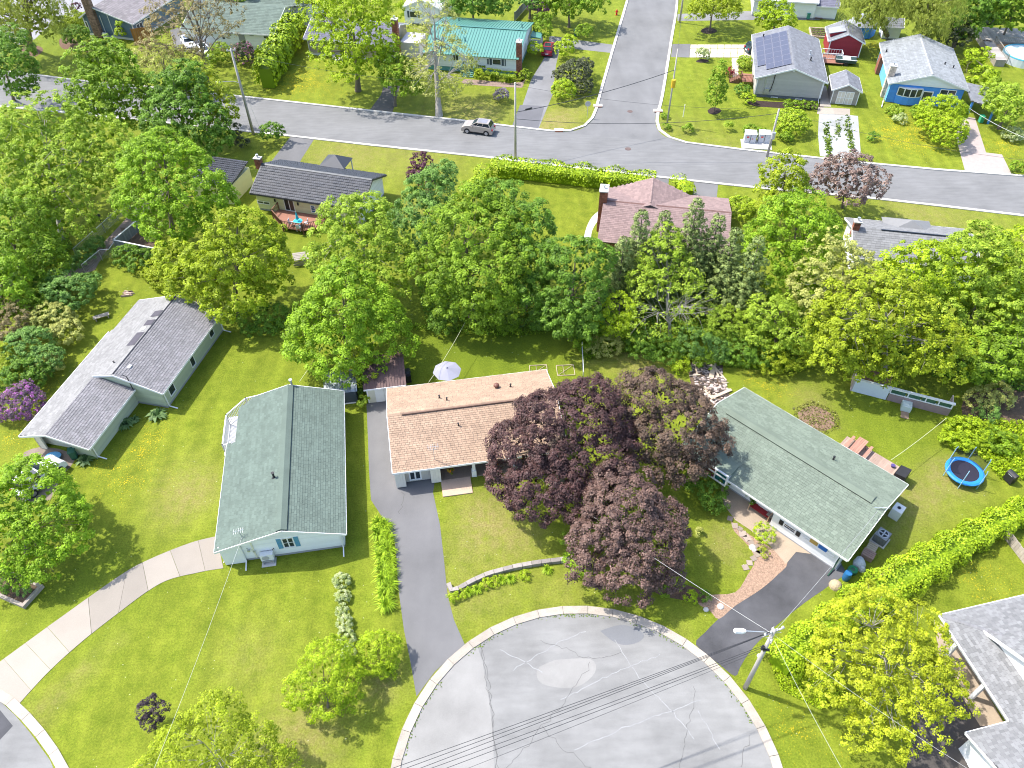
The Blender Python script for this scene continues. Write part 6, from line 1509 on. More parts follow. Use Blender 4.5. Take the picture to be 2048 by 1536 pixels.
T('tree', 'small mixed green tree between the spruces and the yellow trees', [(1545, 630, 45, 4.5), (1580, 670, 42, 3.5), (1530, 670, 34, 3)], LM['light'], (1555, 700), seed=20, group=Y1, rc=.42, per=40, ls=.22)
# --- undergrowth along the fence line
SG = 'shrubs along the back fence'
def shrub(label, blobs, leaf, seed, group=None, name='shrub', **kw):
    k = dict(rc=.3, per=38, ls=.15, dens=1.1, single=True, vs=.8, zmin=-.3, zlow=.06); k.update(kw)
    return T(name, label, blobs, LM[leaf] if isinstance(leaf, str) else leaf, None, 'shrub', group, seed, **k)
for i, (lb, bl, lf) in enumerate((('bright green shrub at the top of the white wire fence', [(1170, 668, 34, 1.4), (1140, 655, 24, 1.2)], 'maple'), ('grey-leaved sprawling shrub right of the white wire fence', [(1215, 690, 28, .8), (1190, 700, 16, .6)], 'pale'),
        ('dark shrub below the nearly bare pale tree', [(1290, 690, 36, 1.2), (1330, 700, 34, 1.2)], 'deep'), ('bright shrub right of the nearly bare pale tree', [(1390, 690, 40, 1.5), (1430, 700, 34, 1.2)], 'blue'),
        ('leafy shrub just above the rubble bed', [(1400, 715, 26, 1.0), (1370, 705, 20, .9)], 'maple'), ('green shrub right of the rubble bed', [(1480, 700, 38, 1.4), (1520, 705, 34, 1.3)], 'deep'), ('yellow-green shrub between the rubble bed and the white shed wall', [(1545, 720, 34, 1.2), (1585, 715, 32, 1.3)], 'yellow'),
        ('dark shrub under the largest maple', [(880, 650, 26, 1.0)], 'deep'), ('low dark shrub left of the bright round maple', [(545, 640, 40, 1.0), (505, 645, 30, .8)], 'deep'), ('lime grass clump left of the rubble bed', [(1362, 735, 18, .5)], 'lime'),
        ('dark shrub at the left end of the fence row', [(1085, 640, 30, 1.2)], 'deep'), ('shrub below the dense maples at centre', [(1010, 645, 30, 1.0)], 'maple'), ('tangle of shrubs behind the bare pale tree', [(1450, 655, 44, 2.0), (1500, 650, 40, 2.0)], 'light'), ('brown-green shrub right of the dark maple', [(1210, 600, 26, 2.2)], 'dpine'))):
    shrub(lb, bl, lf, 40+i, SG)
# --- left side
T('maple_tree', 'tall bright maple left of the charcoal roof', [(335, 330, 72, 9.5), (380, 380, 70, 8.0), (300, 395, 58, 7.0), (350, 440, 62, 5.5), (430, 400, 40, 7.0), (285, 320, 40, 8.5)], LM['bright'], (345, 470), seed=21, rc=.55, per=58, ls=.27, r0=.3)
T('maple_tree', 'yellow-green maple in front of the yellow house', [(480, 470, 62, 8.0), (520, 520, 56, 6.5), (440, 530, 62, 6.5), (380, 560, 48, 4.5), (470, 590, 62, 4.0), (545, 560, 36, 4.5), (350, 515, 38, 4.5), (540, 475, 30, 6.5)], leafmat('yellowing_maple_leaves', (.14, .20, .006), (.52, .64, .03)), (470, 630), seed=22, rc=.52, per=56, ls=.26, r0=.3)
T('maple_tree', 'round green maple beside the main street at upper left', [(215, 165, 62, 8.5), (190, 205, 45, 6.5), (250, 215, 50, 6.0), (215, 125, 40, 10)], LM['maple'], (225, 262), seed=23, rc=.6, per=46, ls=.32, r0=.3)
T('maple_tree', 'dark green tree between the round maple and the street pole', [(365, 195, 50, 7.5), (340, 240, 48, 6), (400, 245, 50, 5.5), (430, 280, 34, 3.8), (375, 155, 34, 9), (330, 180, 36, 7)], LM['deep'], (370, 305), seed=24, rc=.6, per=46, ls=.32, r0=.3)
T('tree', 'yellow-green tree leaning over the street beside the dark one', [(430, 205, 38, 6.0), (400, 160, 34, 7), (445, 230, 26, 5)], LM['yellow'], (415, 262), seed=25, rc=.5, per=30, ls=.28, dens=.75)
T('tree', 'broad loose light green tree at the left edge', [(95, 285, 80, 8.5), (180, 275, 60, 8), (60, 350, 72, 6.5), (150, 370, 75, 6.0), (205, 340, 48, 6.5), (20, 280, 50, 7.5), (100, 430, 60, 4.5)], LM['light'], (125, 480), seed=26, rc=.5, per=40, ls=.28, dens=.7, bark=PALEBARK, nl=14, nsec=50, r0=.3, lump=.28)
T('tree', 'dark tree at the left edge beside the main street', [(15, 140, 46, 6.5), (20, 95, 36, 8), (40, 175, 26, 4.5)], LM['deep'], (27, 200), seed=27, rc=.55, per=40, ls=.3)
T('tree', 'shaded green tree at the left edge above the back lane', [(30, 440, 60, 6), (10, 500, 55, 5), (70, 500, 40, 4), (90, 530, 35, 3)], LM['maple'], (40, 560), seed=28, rc=.5, per=48, ls=.26)
T('tree', 'green tree at the left edge below the back lane', [(5, 560, 45, 4.5), (20, 600, 35, 3)], LM['bright'], (10, 625), seed=29, rc=.5, per=44, ls=.25)
SL = 'shrub belt on the far left'
for i, (lb, bl, lf) in enumerate((('round green shrub at the lower end of the back lane', [(140, 590, 42, 2.0), (170, 570, 26, 1.6), (120, 560, 26, 1.8)], 'blue'), ('tan-flecked shrub left of the long grey roof', [(110, 640, 34, 1.6), (135, 665, 28, 1.2)], 'pale'),
        ('pale tan shrub at the left edge of the shrub belt', [(25, 640, 38, 2.0), (10, 670, 30, 1.6)], 'tan'), ('grey-green shrub in the middle of the shrub belt', [(60, 690, 40, 1.8), (90, 720, 32, 1.4)], 'blue'),
        ('bare-twigged grey shrub near the top of the large rhododendron', [(100, 730, 22, 1.0)], 'pale'), ('dark green shrub just above the large rhododendron', [(45, 750, 34, 1.4), (75, 755, 24, 1.0)], 'deep'), ('yellow-green shrub at the very left edge', [(8, 740, 28, 1.6), (5, 715, 26, 1.6)], 'yellow'),
        ('mixed shrub between the pale tan one and the lane', [(65, 610, 34, 2.0), (45, 590, 26, 1.8)], 'light'), ('dark shaded shrub below the lane fence', [(60, 565, 30, 1.4), (95, 590, 26, 1.2)], 'deep'), ('dark shrub against the grey board fence', [(255, 510, 24, .9), (285, 520, 26, .9)], 'deep'),
        ('low shrub at the corner of the grey board fence', [(335, 555, 28, 1.0), (310, 540, 22, .8)], 'yellow'), ('clipped green strip along the left wire fence', [(190, 490, 18, .7), (172, 508, 18, .7), (157, 525, 16, .7)], 'blue'))):
    shrub(lb, bl, lf, 60+i, SL, ls=.19)
T('maple_tree', 'vivid green maple at the lower left edge shading a timber planter', [(50, 1010, 78, 4.2), (100, 1060, 62, 3.4), (30, 1090, 60, 3.2), (60, 955, 42, 4.4), (128, 1020, 36, 3.2), (70, 1125, 40, 2.4), (0, 1030, 60, 3.8)], LM['bright'], (55, 1105), seed=30, rc=.45, per=62, ls=.2, dens=1.0, lump=.24)
T('tree', 'bright lime tree with airy crown at the lower end of the hydrangea row', [(648, 1340, 56, 2.9), (610, 1375, 42, 2.2), (690, 1370, 38, 2.2), (655, 1400, 44, 1.8), (640, 1310, 32, 3.4)], LM['lime'], (655, 1415), seed=31, rc=.3, per=46, ls=.13, dens=1.0, r0=.09, lump=.28)
T('shrub', 'golden-green bush between the hydrangea row and the grey driveway', [(755, 1300, 40, 1.5), (725, 1315, 30, 1.2), (780, 1290, 24, 1.3), (770, 1330, 24, .9)], LM['lime'], None, 'shrub', None, 32, rc=.26, per=44, ls=.13, single=True, vs=.8)
T('tree', 'pale yellow-green tree at the bottom edge of the front lawn', [(430, 1480, 72, 4.5), (360, 1500, 50, 3.6), (500, 1510, 62, 3.6), (420, 1435, 42, 5.2), (560, 1540, 42, 2.6), (330, 1540, 55, 3), (460, 1560, 80, 3.5)], LM['yellow'], (450, 1570), seed=33, rc=.36, per=40, ls=.15, dens=.8, r0=.14, bark=PALEBARK, nl=12, nsec=40, lump=.3)
T('young_tree', 'tiny dark purple sapling on the front lawn', [(292, 1420, 17, 1.9), (318, 1422, 17, 1.7), (300, 1442, 16, 1.3), (303, 1400, 8, 2.3)], leafmat('dark_purple_leaves', (.012, .008, .014), (.07, .045, .06), transl=.1), (302, 1445), seed=34, rc=.2, per=30, ls=.11, dens=.9, inner=False, r0=.03)
T('tree', 'big golden yellow tree in front of the large pale grey roof', [(1760, 1290, 92, 5.0), (1700, 1345, 66, 4.0), (1830, 1350, 70, 4.4), (1800, 1410, 66, 3.4), (1690, 1260, 48, 4.5), (1850, 1270, 48, 4.6), (1760, 1450, 50, 2.6), (1890, 1380, 42, 3.4), (1660, 1310, 36, 3.4), (1770, 1225, 48, 5.5)], LM['gold'], (1775, 1400), seed=35, rc=.34, per=48, ls=.16, dens=.85, r0=.2, bark=PALEBARK, nl=14, nsec=60, lump=.3, hollow=.12)
# --- purple maples
PM = 'purple maples between the tan and sage roofs'
T('maple_tree', 'tallest dark purple maple overlapping the tan roof', [(1130, 850, 100, 7.0), (1060, 900, 82, 5.4), (1180, 910, 80, 5.6), (1090, 970, 76, 4.2), (1170, 800, 54, 7.6), (1020, 950, 44, 4.0), (1220, 860, 50, 5.6), (1160, 990, 56, 3.8)], LM['purple'], (1120, 970), seed=36, group=PM, rc=.5, per=90, ls=.19, dens=1.35, r0=.4, lump=.18)
T('maple_tree', 'brownish purple maple touching the sage roof', [(1310, 810, 62, 6.5), (1350, 870, 72, 5.4), (1300, 880, 50, 5.2), (1400, 895, 46, 4.6), (1345, 930, 48, 3.8), (1295, 770, 36, 7), (1370, 810, 42, 6.2)], LM['purple2'], (1335, 925), seed=37, group=PM, rc=.48, per=80, ls=.19, dens=1.25, r0=.3, lump=.24)
T('maple_tree', 'rosy purple maple nearest the cul-de-sac kerb', [(1250, 1020, 78, 5.4), (1200, 1075, 58, 4.2), (1300, 1080, 66, 4.4), (1250, 1125, 68, 3.2), (1225, 965, 44, 6), (1330, 1040, 42, 4.6), (1320, 1130, 44, 2.8), (1180, 1130, 38, 2.8)], LM['purple3'], (1255, 1130), seed=38, group=PM, rc=.46, per=84, ls=.18, dens=1.3, r0=.3, lump=.2)
# --- north side
T('tree', 'very bright yellow-green tree by the main street', [(710, 70, 66, 9), (690, 20, 62, 11), (745, 100, 46, 7), (670, 100, 42, 7), (700, 130, 42, 5.5), (745, 20, 50, 11), (650, 40, 36, 9), (715, -30, 50, 13)], LM['lime'], (716, 182), seed=39, rc=.55, per=26, ls=.3, dens=.7, r0=.4, bark=BARK, lump=.3, hollow=.1)
T('tree', 'green tree with drooping foliage over the dark north driveway', [(795, 150, 36, 4.5), (780, 120, 28, 6), (815, 170, 28, 3.5)], LM['maple'], (790, 212), seed=40, rc=.5, per=36, ls=.28)
T('tree', 'pale sparse tree in front of the teal roof', [(870, 60, 46, 10), (880, 125, 58, 6.5), (850, 165, 36, 4.2), (905, 165, 34, 4.2), (865, 15, 34, 12.5), (920, 120, 30, 6)], LM['pale'], (878, 232), seed=41, rc=.5, per=20, ls=.26, dens=.6, inner=False, bark=PALEBARK, r0=.45, nl=18, nsec=110)
T('tree', 'half-bare crooked tree with tan leaves by the street', [(400, 60, 60, 8), (350, 75, 52, 7), (345, 20, 48, 9.5), (420, 20, 50, 10), (310, 110, 34, 5)], LM['tan'], (417, 172), seed=42, rc=.5, per=18, ls=.28, dens=.55, inner=False, r0=.4, nl=18, nsec=100)
T('tree', 'yellow blossoming tree below the slate blue house', [(330, 120, 40, 5), (290, 130, 30, 4), (380, 130, 30, 4)], LM['pale'], (330, 165), seed=43, rc=.5, per=22, ls=.28, dens=.6, inner=False, nl=10, nsec=50)
T('willow_tree', 'weeping willow with leaning trunk in a mulch ring at the top left', [(60, 10, 62, 9), (20, 20, 55, 8), (95, 45, 34, 6), (20, 70, 30, 4.5), (60, -50, 60, 12)], LM['willow'], (60, 98), seed=44, rc=.6, per=34, ls=.34, dens=.8, droop=1.0, aspect=.25, r0=.55, lump=.3, nl=12)
T('tree', 'round-crowned tree in a black mulch ring beside the side street', [(1428, 5, 40, 4.5), (1400, 20, 24, 4), (1455, 18, 24, 4), (1430, -25, 34, 6)], LM['yellow'], (1418, 62), seed=45, rc=.5, per=30, ls=.28, r0=.18)
T('young_tree', 'columnar young tree in a dark mulch ring on the corner lawn', [(1432, 195, 17, 2.4), (1436, 170, 16, 4.0), (1442, 145, 12, 5.6), (1446, 128, 7, 6.6)], LM['maple'], (1429, 222), seed=46, rc=.32, per=26, ls=.22, vs=1.2, r0=.07)
T('tree', 'fresh green tree between the solar roof and the white house', [(1548, 20, 28, 4.0), (1560, 45, 26, 3.0), (1535, 40, 22, 3)], LM['lime'], (1548, 70), seed=47, rc=.5, per=34, ls=.3)
T('willow_tree', 'weeping willow behind the white and blue sheds', [(1735, 15, 42, 7), (1770, 0, 40, 8), (1715, 0, 28, 7), (1755, 40, 24, 4.5)], LM['willow'], (1778, 75), seed=48, group='willows in the far yard', rc=.6, per=30, ls=.38, droop=1.0, aspect=.25, r0=.4)
T('willow_tree', 'second weeping willow above the bright blue house', [(1850, 25, 44, 7), (1880, 0, 44, 8), (1820, 10, 34, 7), (1865, 60, 26, 3.5)], LM['willow'], (1855, 75), seed=49, group='willows in the far yard', rc=.6, per=30, ls=.38, droop=1.0, aspect=.25, r0=.4)
for i, (lb, bl, lf) in enumerate((('dark green tree at the top centre behind the teal roof', [(945, 0, 40, 5), (985, 5, 34, 4), (915, 5, 26, 3.5)], 'deep'), ('large dark green tree at the top beside the purple rhododendron', [(1140, 0, 44, 4.5), (1180, 0, 34, 4.5), (1105, 8, 22, 3.5)], 'maple'), ('dark evergreen at the top between the willows and the pool', [(1925, 50, 30, 3.5), (1960, 20, 40, 5), (1990, 0, 44, 6)], 'deep'),
        ('bushy green tree at the upper right edge', [(2020, 210, 36, 3.5), (1990, 190, 24, 2.5)], 'light'), ('lime grassy bush left of the wooden pool deck', [(1950, 120, 22, 1.5), (1965, 160, 24, 1.5)], 'lime'), ('dark conifer shrub left of the pool deck', [(1915, 70, 24, 2.5)], 'dpine'), ('green tree at the top between lawns', [(1060, -10, 30, 4)], 'blue'), ('green tree at the top right corner', [(2030, 20, 44, 5)], 'maple'), ('yellow-green tree above the tall hedge', [(620, -15, 34, 6), (650, -5, 26, 5)], 'yellow'), ('shaggy tree at the top above the half-bare one', [(470, -30, 46, 5)], 'maple'))):
    T('tree', lb, bl, LM[lf], seed=80+i, group='background trees beyond the north houses', rc=.6, per=34, ls=.36, nl=4, nsec=4)
NS = 'shrubs in the north gardens'
for i, (lb, bl, lf, nm) in enumerate((('bright green globe bush nearest the junction', [(1128, 180, 24, 1.6)], 'hedge', 'shrub'), ('round lime bush above the dark pine shrub', [(1128, 99, 19, 1.6)], 'hedge', 'shrub'), ('round bush at the top of the driveway clump', [(1139, 83, 14, 1.3)], 'hedge', 'shrub'), ('round green bush beside the green bin', [(1168, 63, 16, 1.6)], 'maple', 'shrub'),
        ('tall oval bush at the corner of the teal roof', [(1085, 62, 18, 2.0), (1086, 40, 16, 3.0)], 'maple', 'shrub'), ('round bush against the driveway wall of the teal-roofed house', [(1071, 98, 14, 1.4)], 'hedge', 'shrub'), ('dark spreading pine shrub beside the globe bush', [(1150, 150, 34, 1.8), (1165, 175, 20, 1.0), (1125, 150, 20, 1.2), (1170, 130, 16, 1.8)], 'dpine', 'shrub'),
        ('low bush at the foot of the brick chimney', [(1050, 150, 12, .8)], 'box_', 'shrub'), ('variegated bush in mulch beside the pink paving', [(1405, 109, 13, .9)], 'varieg', 'shrub'), ('golden globe bush by the gravel drive', [(1583, 247, 32, 1.3), (1565, 265, 14, .8)], 'cedar', 'shrub'), ('small dark bush below the golden globe', [(1572, 275, 12, .6)], 'maple', 'shrub'),
        ('bush behind the utility boxes', [(1502, 262, 14, .8), (1524, 265, 10, .8)], 'maple', 'shrub'), ('round clipped bush at the corner of the grey house', [(1497, 197, 12, .9)], 'hedge', 'shrub'), ('dark bush below the porch of the grey house', [(1485, 180, 13, .8)], 'deep', 'shrub'), ('leafy bush by the porch railing', [(1490, 125, 14, .8)], 'light', 'shrub'),
        ('bright yellow-green round tree in front of the blue house', [(1880, 230, 40, 2.6), (1895, 265, 34, 1.8), (1860, 245, 26, 2.0), (1905, 225, 26, 2.6)], 'lime', 'shrub'), ('white-flowering low bush below the bow window', [(1800, 238, 11, .5)], 'varieg', 'shrub'), ('green low bush under the bow window', [(1790, 222, 14, .5)], 'light', 'shrub'), ('dark bush beside the blue house door', [(1838, 224, 14, .8)], 'maple', 'shrub'),
        ('small dark shrub between the gravel drive and the dandelions', [(1747, 274, 9, .5)], 'deep', 'shrub'), ('dark green shrub beside the street pole', [(543, 265, 22, 1.6)], 'deep', 'shrub'), ('slim dark conifer at the street edge', [(474, 270, 9, 1.6), (474, 252, 5, 2.4)], 'dpine', 'shrub'), ('dark low conifer beside the slim one', [(485, 285, 12, .7)], 'dpine', 'shrub'),
        ('large dark round bush beside the slate blue house', [(152, 72, 22, 1.4)], 'deep', 'shrub'), ('low green bushes under the stone chimney', [(195, 90, 12, .6), (215, 92, 10, .5)], 'deep', 'shrub'), ('yellow-green low bush right of the stone chimney', [(235, 95, 14, .6)], 'light', 'shrub'), ('narrow cedar in front of the slate blue house', [(240, 65, 9, 1.4), (237, 48, 6, 3)], 'hedge', 'shrub'),
        ('yellow-green bush at the slate blue house corner', [(150, 40, 18, 1.2), (130, 50, 16, 1.0)], 'yellow', 'shrub'), ('green bush between the half-bare tree and the pink rhododendron', [(440, 108, 22, 1.2), (420, 118, 14, .8)], 'light', 'shrub'), ('dark red-leaved bush at the top of the slate blue house lawn', [(152, 15, 8, 1.6)], 'plum', 'shrub'),
        ('small dark shrub on the corner lawn near the kerb', [(1375, 257, 10, .6)], 'maple', 'shrub'), ('thin shrub on the corner lawn right of the columnar tree', [(1456, 250, 8, .8)], 'light', 'shrub'), ('tiny shrub at the foot of the corner pole', [(1332, 254, 7, .4)], 'maple', 'shrub'), ('tiny shrub on the kerb side of the corner pole', [(1331, 231, 6, .4)], 'maple', 'shrub'),
        ('golden mound of ferns beside the light grey roof drive', [(1481, 418, 30, 1.0)], 'cedar', 'shrub'), ('orange-tipped bush between the boxes and the step of the teal house', [(958, 150, 10, .9)], 'yellow', 'shrub'), ('low green strip of bushes along the grey house wall', [(1575, 208, 8, .5), (1590, 209, 8, .5), (1610, 210, 8, .5), (1625, 212, 8, .5)], 'maple', 'shrub'), ('lime low bush at the far right kerb', [(2036, 335, 12, .7)], 'maple', 'shrub'), ('pale bush on the right lawn beyond the blue house drive', [(2025, 270, 16, .7)], 'varieg', 'shrub'))):
    shrub(lb, bl, lf, 100+i, NS, ls=.2, rc=.3, per=30, lump=.06)
T('plum_tree', 'small dark plum-coloured tree on the lawn beside the main street', [(842, 325, 20, 2.6), (848, 350, 22, 1.8), (825, 345, 14, 2.0)], LM['plum'], (845, 372), seed=50, rc=.34, per=30, ls=.22, r0=.07)
shrub('big rhododendron in full magenta bloom at the left edge', [(42, 805, 38, 1.3), (15, 815, 26, 1.1), (62, 818, 20, .9)], 'rhodo', 51, rc=.24, per=22, ls=.17, dens=1.3, name='rhododendron')
shrub('pink rhododendron in front of the white house with the green roof', [(487, 100, 17, 2.2), (492, 115, 18, 1.0)], 'rpink', 52, rc=.3, per=24, ls=.22, name='rhododendron')
shrub('pale lilac bush on the lawn of the teal-roofed house', [(1003, 190, 15, .9)], 'lilac', 53, rc=.26, per=22, ls=.2, name='lilac_bush')
shrub('purple rhododendron at the top beside the weathered fence', [(1072, 12, 16, 1.6), (1085, 18, 12, 1.2)], 'rhodo', 54, rc=.3, per=22, ls=.26, name='rhododendron')
shrub('bright red azalea beside the pink path', [(1461, 147, 7, .5), (1462, 139, 5, .6)], 'red', 55, rc=.2, per=18, ls=.17, name='azalea')
shrub('dark green sprawling bush beside the tan patio of the right-hand house', [(1412, 975, 34, 1.1), (1395, 960, 24, 1.0), (1430, 1005, 22, .8)], 'deep', 56, ls=.15)
shrub('golden-green clipped bush beside the tan patio', [(1527, 1066, 21, .7)], 'hedge', 57, ls=.09, rc=.2, per=34)
shrub('green clump under the purple maple near the retaining wall', [(1160, 1132, 20, .7), (1142, 1118, 12, .5)], 'bright', 58, ls=.13)
shrub('small green clump left of the rosy purple maple', [(1130, 1078, 9, .4)], 'maple', 59, ls=.12)
shrub('yellow-leaved small shrub on the right-hand front lawn', [(1401, 1064, 9, .4)], 'pale', 60, ls=.1, rc=.2)
shrub('yellow-green low plant in the bark chips', [(1530, 1105, 9, .3)], 'yellow', 61, ls=.09, rc=.2)
shrub('bush beside the cream shed door', [(726, 802, 12, .7)], 'light', 62, ls=.11, rc=.2)
shrub('dark shrub in the shade between the two sheds', [(722, 780, 12, .6)], 'deep', 63, ls=.12, rc=.22)
for i, (x_, y_, r_, lf) in enumerate(((1330, 1182, 11, 'maple'), (1358, 1170, 9, 'light'), (1382, 1193, 13, 'lime'), (1408, 1192, 12, 'deep'))):
    shrub(('dark green', 'pale green', 'bright lime', 'mossy rounded')[i]+' low plant in the mulch below the rosy purple maple', [(x_, y_, r_, .35)], lf, 64+i, 'low plants under the purple maples', ls=.1, rc=.2)
for i, (x_, y_, r_) in enumerate(((1780+150, 865, 60), (1985, 880, 45), (1900, 880, 30))):
    shrub(('tall grass mound left of the trampoline in the rough garden', 'leafy green mound above the trampoline at the right edge', 'lime fern mound directly above the trampoline')[i], [(x_, y_, r_*.55, .6), (x_+24, y_+8, r_*.5, .5)], 'lime' if i != 1 else 'maple', 70+i, 'mounds of greenery above the trampoline', ls=.17)
shrub('grey-green brush under the dark tree at the right edge', [(1960, 800, 24, .8), (1995, 790, 26, .8)], 'pale', 74, ls=.16)
shrub('blue-green brush at the right of the low shed', [(1975, 825, 18, .6)], 'blue', 75, ls=.14)

# --- hedges
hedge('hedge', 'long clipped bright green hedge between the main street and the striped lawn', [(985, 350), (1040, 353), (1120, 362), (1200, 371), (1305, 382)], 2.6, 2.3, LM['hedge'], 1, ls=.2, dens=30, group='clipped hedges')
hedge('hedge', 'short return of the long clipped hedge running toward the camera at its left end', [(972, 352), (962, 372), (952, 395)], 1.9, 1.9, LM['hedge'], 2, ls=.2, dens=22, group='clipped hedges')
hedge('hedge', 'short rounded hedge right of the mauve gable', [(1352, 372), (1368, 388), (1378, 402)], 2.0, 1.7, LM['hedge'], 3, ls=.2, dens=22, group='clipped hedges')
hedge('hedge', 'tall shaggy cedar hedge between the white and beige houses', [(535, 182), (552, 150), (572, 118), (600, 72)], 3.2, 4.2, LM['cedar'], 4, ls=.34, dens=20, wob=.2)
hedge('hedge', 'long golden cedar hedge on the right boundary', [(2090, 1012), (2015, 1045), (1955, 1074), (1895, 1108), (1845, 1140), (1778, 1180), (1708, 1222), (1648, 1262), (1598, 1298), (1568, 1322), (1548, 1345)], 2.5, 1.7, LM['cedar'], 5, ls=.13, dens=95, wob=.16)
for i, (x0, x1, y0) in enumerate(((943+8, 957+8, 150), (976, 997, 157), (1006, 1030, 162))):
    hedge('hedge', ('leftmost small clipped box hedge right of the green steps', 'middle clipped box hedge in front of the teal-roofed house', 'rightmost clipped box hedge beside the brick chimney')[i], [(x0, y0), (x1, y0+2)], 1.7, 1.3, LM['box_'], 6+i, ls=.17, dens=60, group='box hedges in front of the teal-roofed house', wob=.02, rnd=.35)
# lower green under the rubble bed and the weeds
verge_fringe([CC+(CR-.7)*np.array([math.cos(t), math.sin(t)]) for t in np.linspace(math.radians(20), math.radians(170), 100)], 0, .10, 3.2, LM['weed'], 3)
def scatter(name, pix, n, leaf, size, h_, seed=0):
    rng = np.random.default_rng(seed); ps = gpts(pix); xs = [p[0] for p in ps]; ys = [p[1] for p in ps]; C = []
    while len(C) < n:
        x, y = rng.uniform(min(xs), max(xs)), rng.uniform(min(ys), max(ys))
        if pip([tuple(p) for p in ps], x, y): C.append((x, y, rng.uniform(.02, h_)))
    C = np.array(C); k = len(C); nor = unit(rdirs(k, rng)+np.array([0, 0, .8])); tan = unit(np.cross(nor, rdirs(k, rng))); s = size*rng.uniform(.6, 1.4, k)
    o = bpy.data.objects.new(name, leaf_mesh(name, [quads_from(C, nor, tan, s*.5, s*.35, rng.uniform(0, 1, k))], leaf)); link(o); o['kind'] = 'stuff'; return o
scatter('ground_cover', [(1150, 680), (1230, 672), (1340, 690), (1450, 715), (1600, 720), (1600, 745), (1520, 740), (1450, 735), (1380, 725), (1340, 715), (1230, 705), (1165, 725)], 9000, LM['maple'], .2, .4, 1)
scatter('ground_cover', [(1500, 620), (1650, 640), (2060, 700), (2060, 790), (1900, 760), (1700, 730), (1500, 700)], 9000, LM['deep'], .25, .5, 2)
scatter('ground_cover', [(830, 560), (1200, 600), (1500, 640), (1500, 690), (1150, 670), (850, 640)], 8000, LM['deep'], .25, .5, 3)
scatter('ground_cover', [(1880, 860), (1990, 840), (2080, 850), (2080, 960), (2000, 960), (1960, 915), (1900, 900)], 7000, LM['lime'], .2, .45, 4)
scatter('ground_cover', [(0, 470), (110, 430), (150, 500), (60, 560), (0, 600)], 5000, LM['deep'], .25, .5, 5)
scatter('ground_cover', [(1540, 1330), (1640, 1300), (1700, 1400), (1640, 1420), (1560, 1380)], 4000, LM['lime'], .13, .2, 6)
scatter('ground_cover', [(540, 640), (1000, 655), (1100, 668), (1000, 675), (860, 662), (700, 655), (540, 660)], 3000, LM['maple'], .18, .3, 7)
scatter('ground_cover', [(1585, 815), (1625, 800), (1675, 825), (1682, 858), (1640, 872), (1595, 858)], 900, leafmat('withered_leaves', (.10, .10, .02), (.34, .34, .10)), .16, .08, 8)
rng = np.random.default_rng(5)
C = np.array([[*P(a, b)[:2], rng.uniform(.02, .12)] for a, b in weeds]); k = len(C); nor = unit(rdirs(k, rng)+np.array([0, 0, .8])); tan = unit(np.cross(nor, rdirs(k, rng)))
o = bpy.data.objects.new('gravel_weeds', leaf_mesh('gravel_weeds', [quads_from(C, nor, tan, rng.uniform(.12, .3, k), rng.uniform(.08, .2, k), rng.uniform(0, 1, k))], LM['weed'])); link(o); o['kind'] = 'stuff'

# --- hostas, daylilies, variegated mounds
def blade_clump(name, label, px, py, scale, mesh, group, zr=None):
    o = bpy.data.objects.new(name, mesh); g = P(px, py); o.location = (g[0], g[1], 0); o.rotation_euler = (0, 0, random.uniform(0, 6)); o.scale = (scale,)*3
    link(o); return tag(o, label, 'plant', group)
me_lily = blades_mesh('daylily', LM['lily'], 130, .75, .028, 1); me_lily2 = blades_mesh('daylily', LM['lily'], 110, .75, .03, 2)
me_hosta = blades_mesh('hosta', LM['hosta'], 90, .7, .11, 3, up=.5)
LY = 'daylilies along the grey driveway'
lp = [(757, 1046), (770, 1052), (760, 1066), (774, 1075), (763, 1090), (777, 1098), (765, 1112), (779, 1122), (768, 1134), (780, 1146), (768, 1156), (779, 1170), (770, 1186), (774, 1208)]
wd = ('first', 'second', 'third', 'fourth', 'fifth', 'sixth', 'seventh', 'eighth', 'ninth', 'tenth', 'eleventh', 'twelfth', 'thirteenth', 'fourteenth')
for i, (x_, y_) in enumerate(lp):
    blade_clump('daylily', 'daylily clump beside the grey driveway, %s in the row counting from the house end' % wd[i], x_, y_+5, (1.25 if i < 12 else 1.35)*random.uniform(.9, 1.1), me_lily if i % 2 else me_lily2, LY)
blade_clump('daylily', 'daylily clump below the golden-green bush at the end of the row', 778, 1340, 1.0, me_lily, LY)
WL = 'plants along the curved retaining wall'
for i, (x_, y_, hh_) in enumerate(((905, 1200, 0), (922, 1192, 0), (938, 1186, 1), (955, 1181, 1), (972, 1172, 0), (988, 1168, 0), (1004, 1162, 1), (1022, 1160, 1), (1050, 1155, 0), (1095, 1142, 1))):
    if hh_: blade_clump('daylily', 'grassy clump below the curved retaining wall, %s plant from the driveway' % wd[i], x_, y_, .75, me_lily, WL)
    else: shrub('low rounded plant below the curved retaining wall, %s plant from the driveway' % wd[i], [(x_, y_-4, 11, .25)], 'lime', 150+i, WL, ls=.09, rc=.16, per=26, name='mound_plant')
for i, (x_, y_, r_, lb) in enumerate(((683, 1163, 17, 'largest pale mound at the house end of the row'), (686, 1194, 14, 'pale mound second from the house end of the row'), (684, 1220, 12, 'smallest greenish mound in the row'), (690, 1246, 15, 'pale mound fourth from the house end of the row'), (691, 1278, 18, 'widest whitish mound near the bright lime tree'), (697, 1306, 14, 'pale mound partly under the bright lime tree'))):
    shrub('cream-variegated '+lb, [(x_, y_, r_, .3)], 'varieg', 170+i, 'variegated mounds in a row on the front lawn', ls=.12, rc=.17, per=46, lump=.04, name='variegated_mound', zmin=-.1)
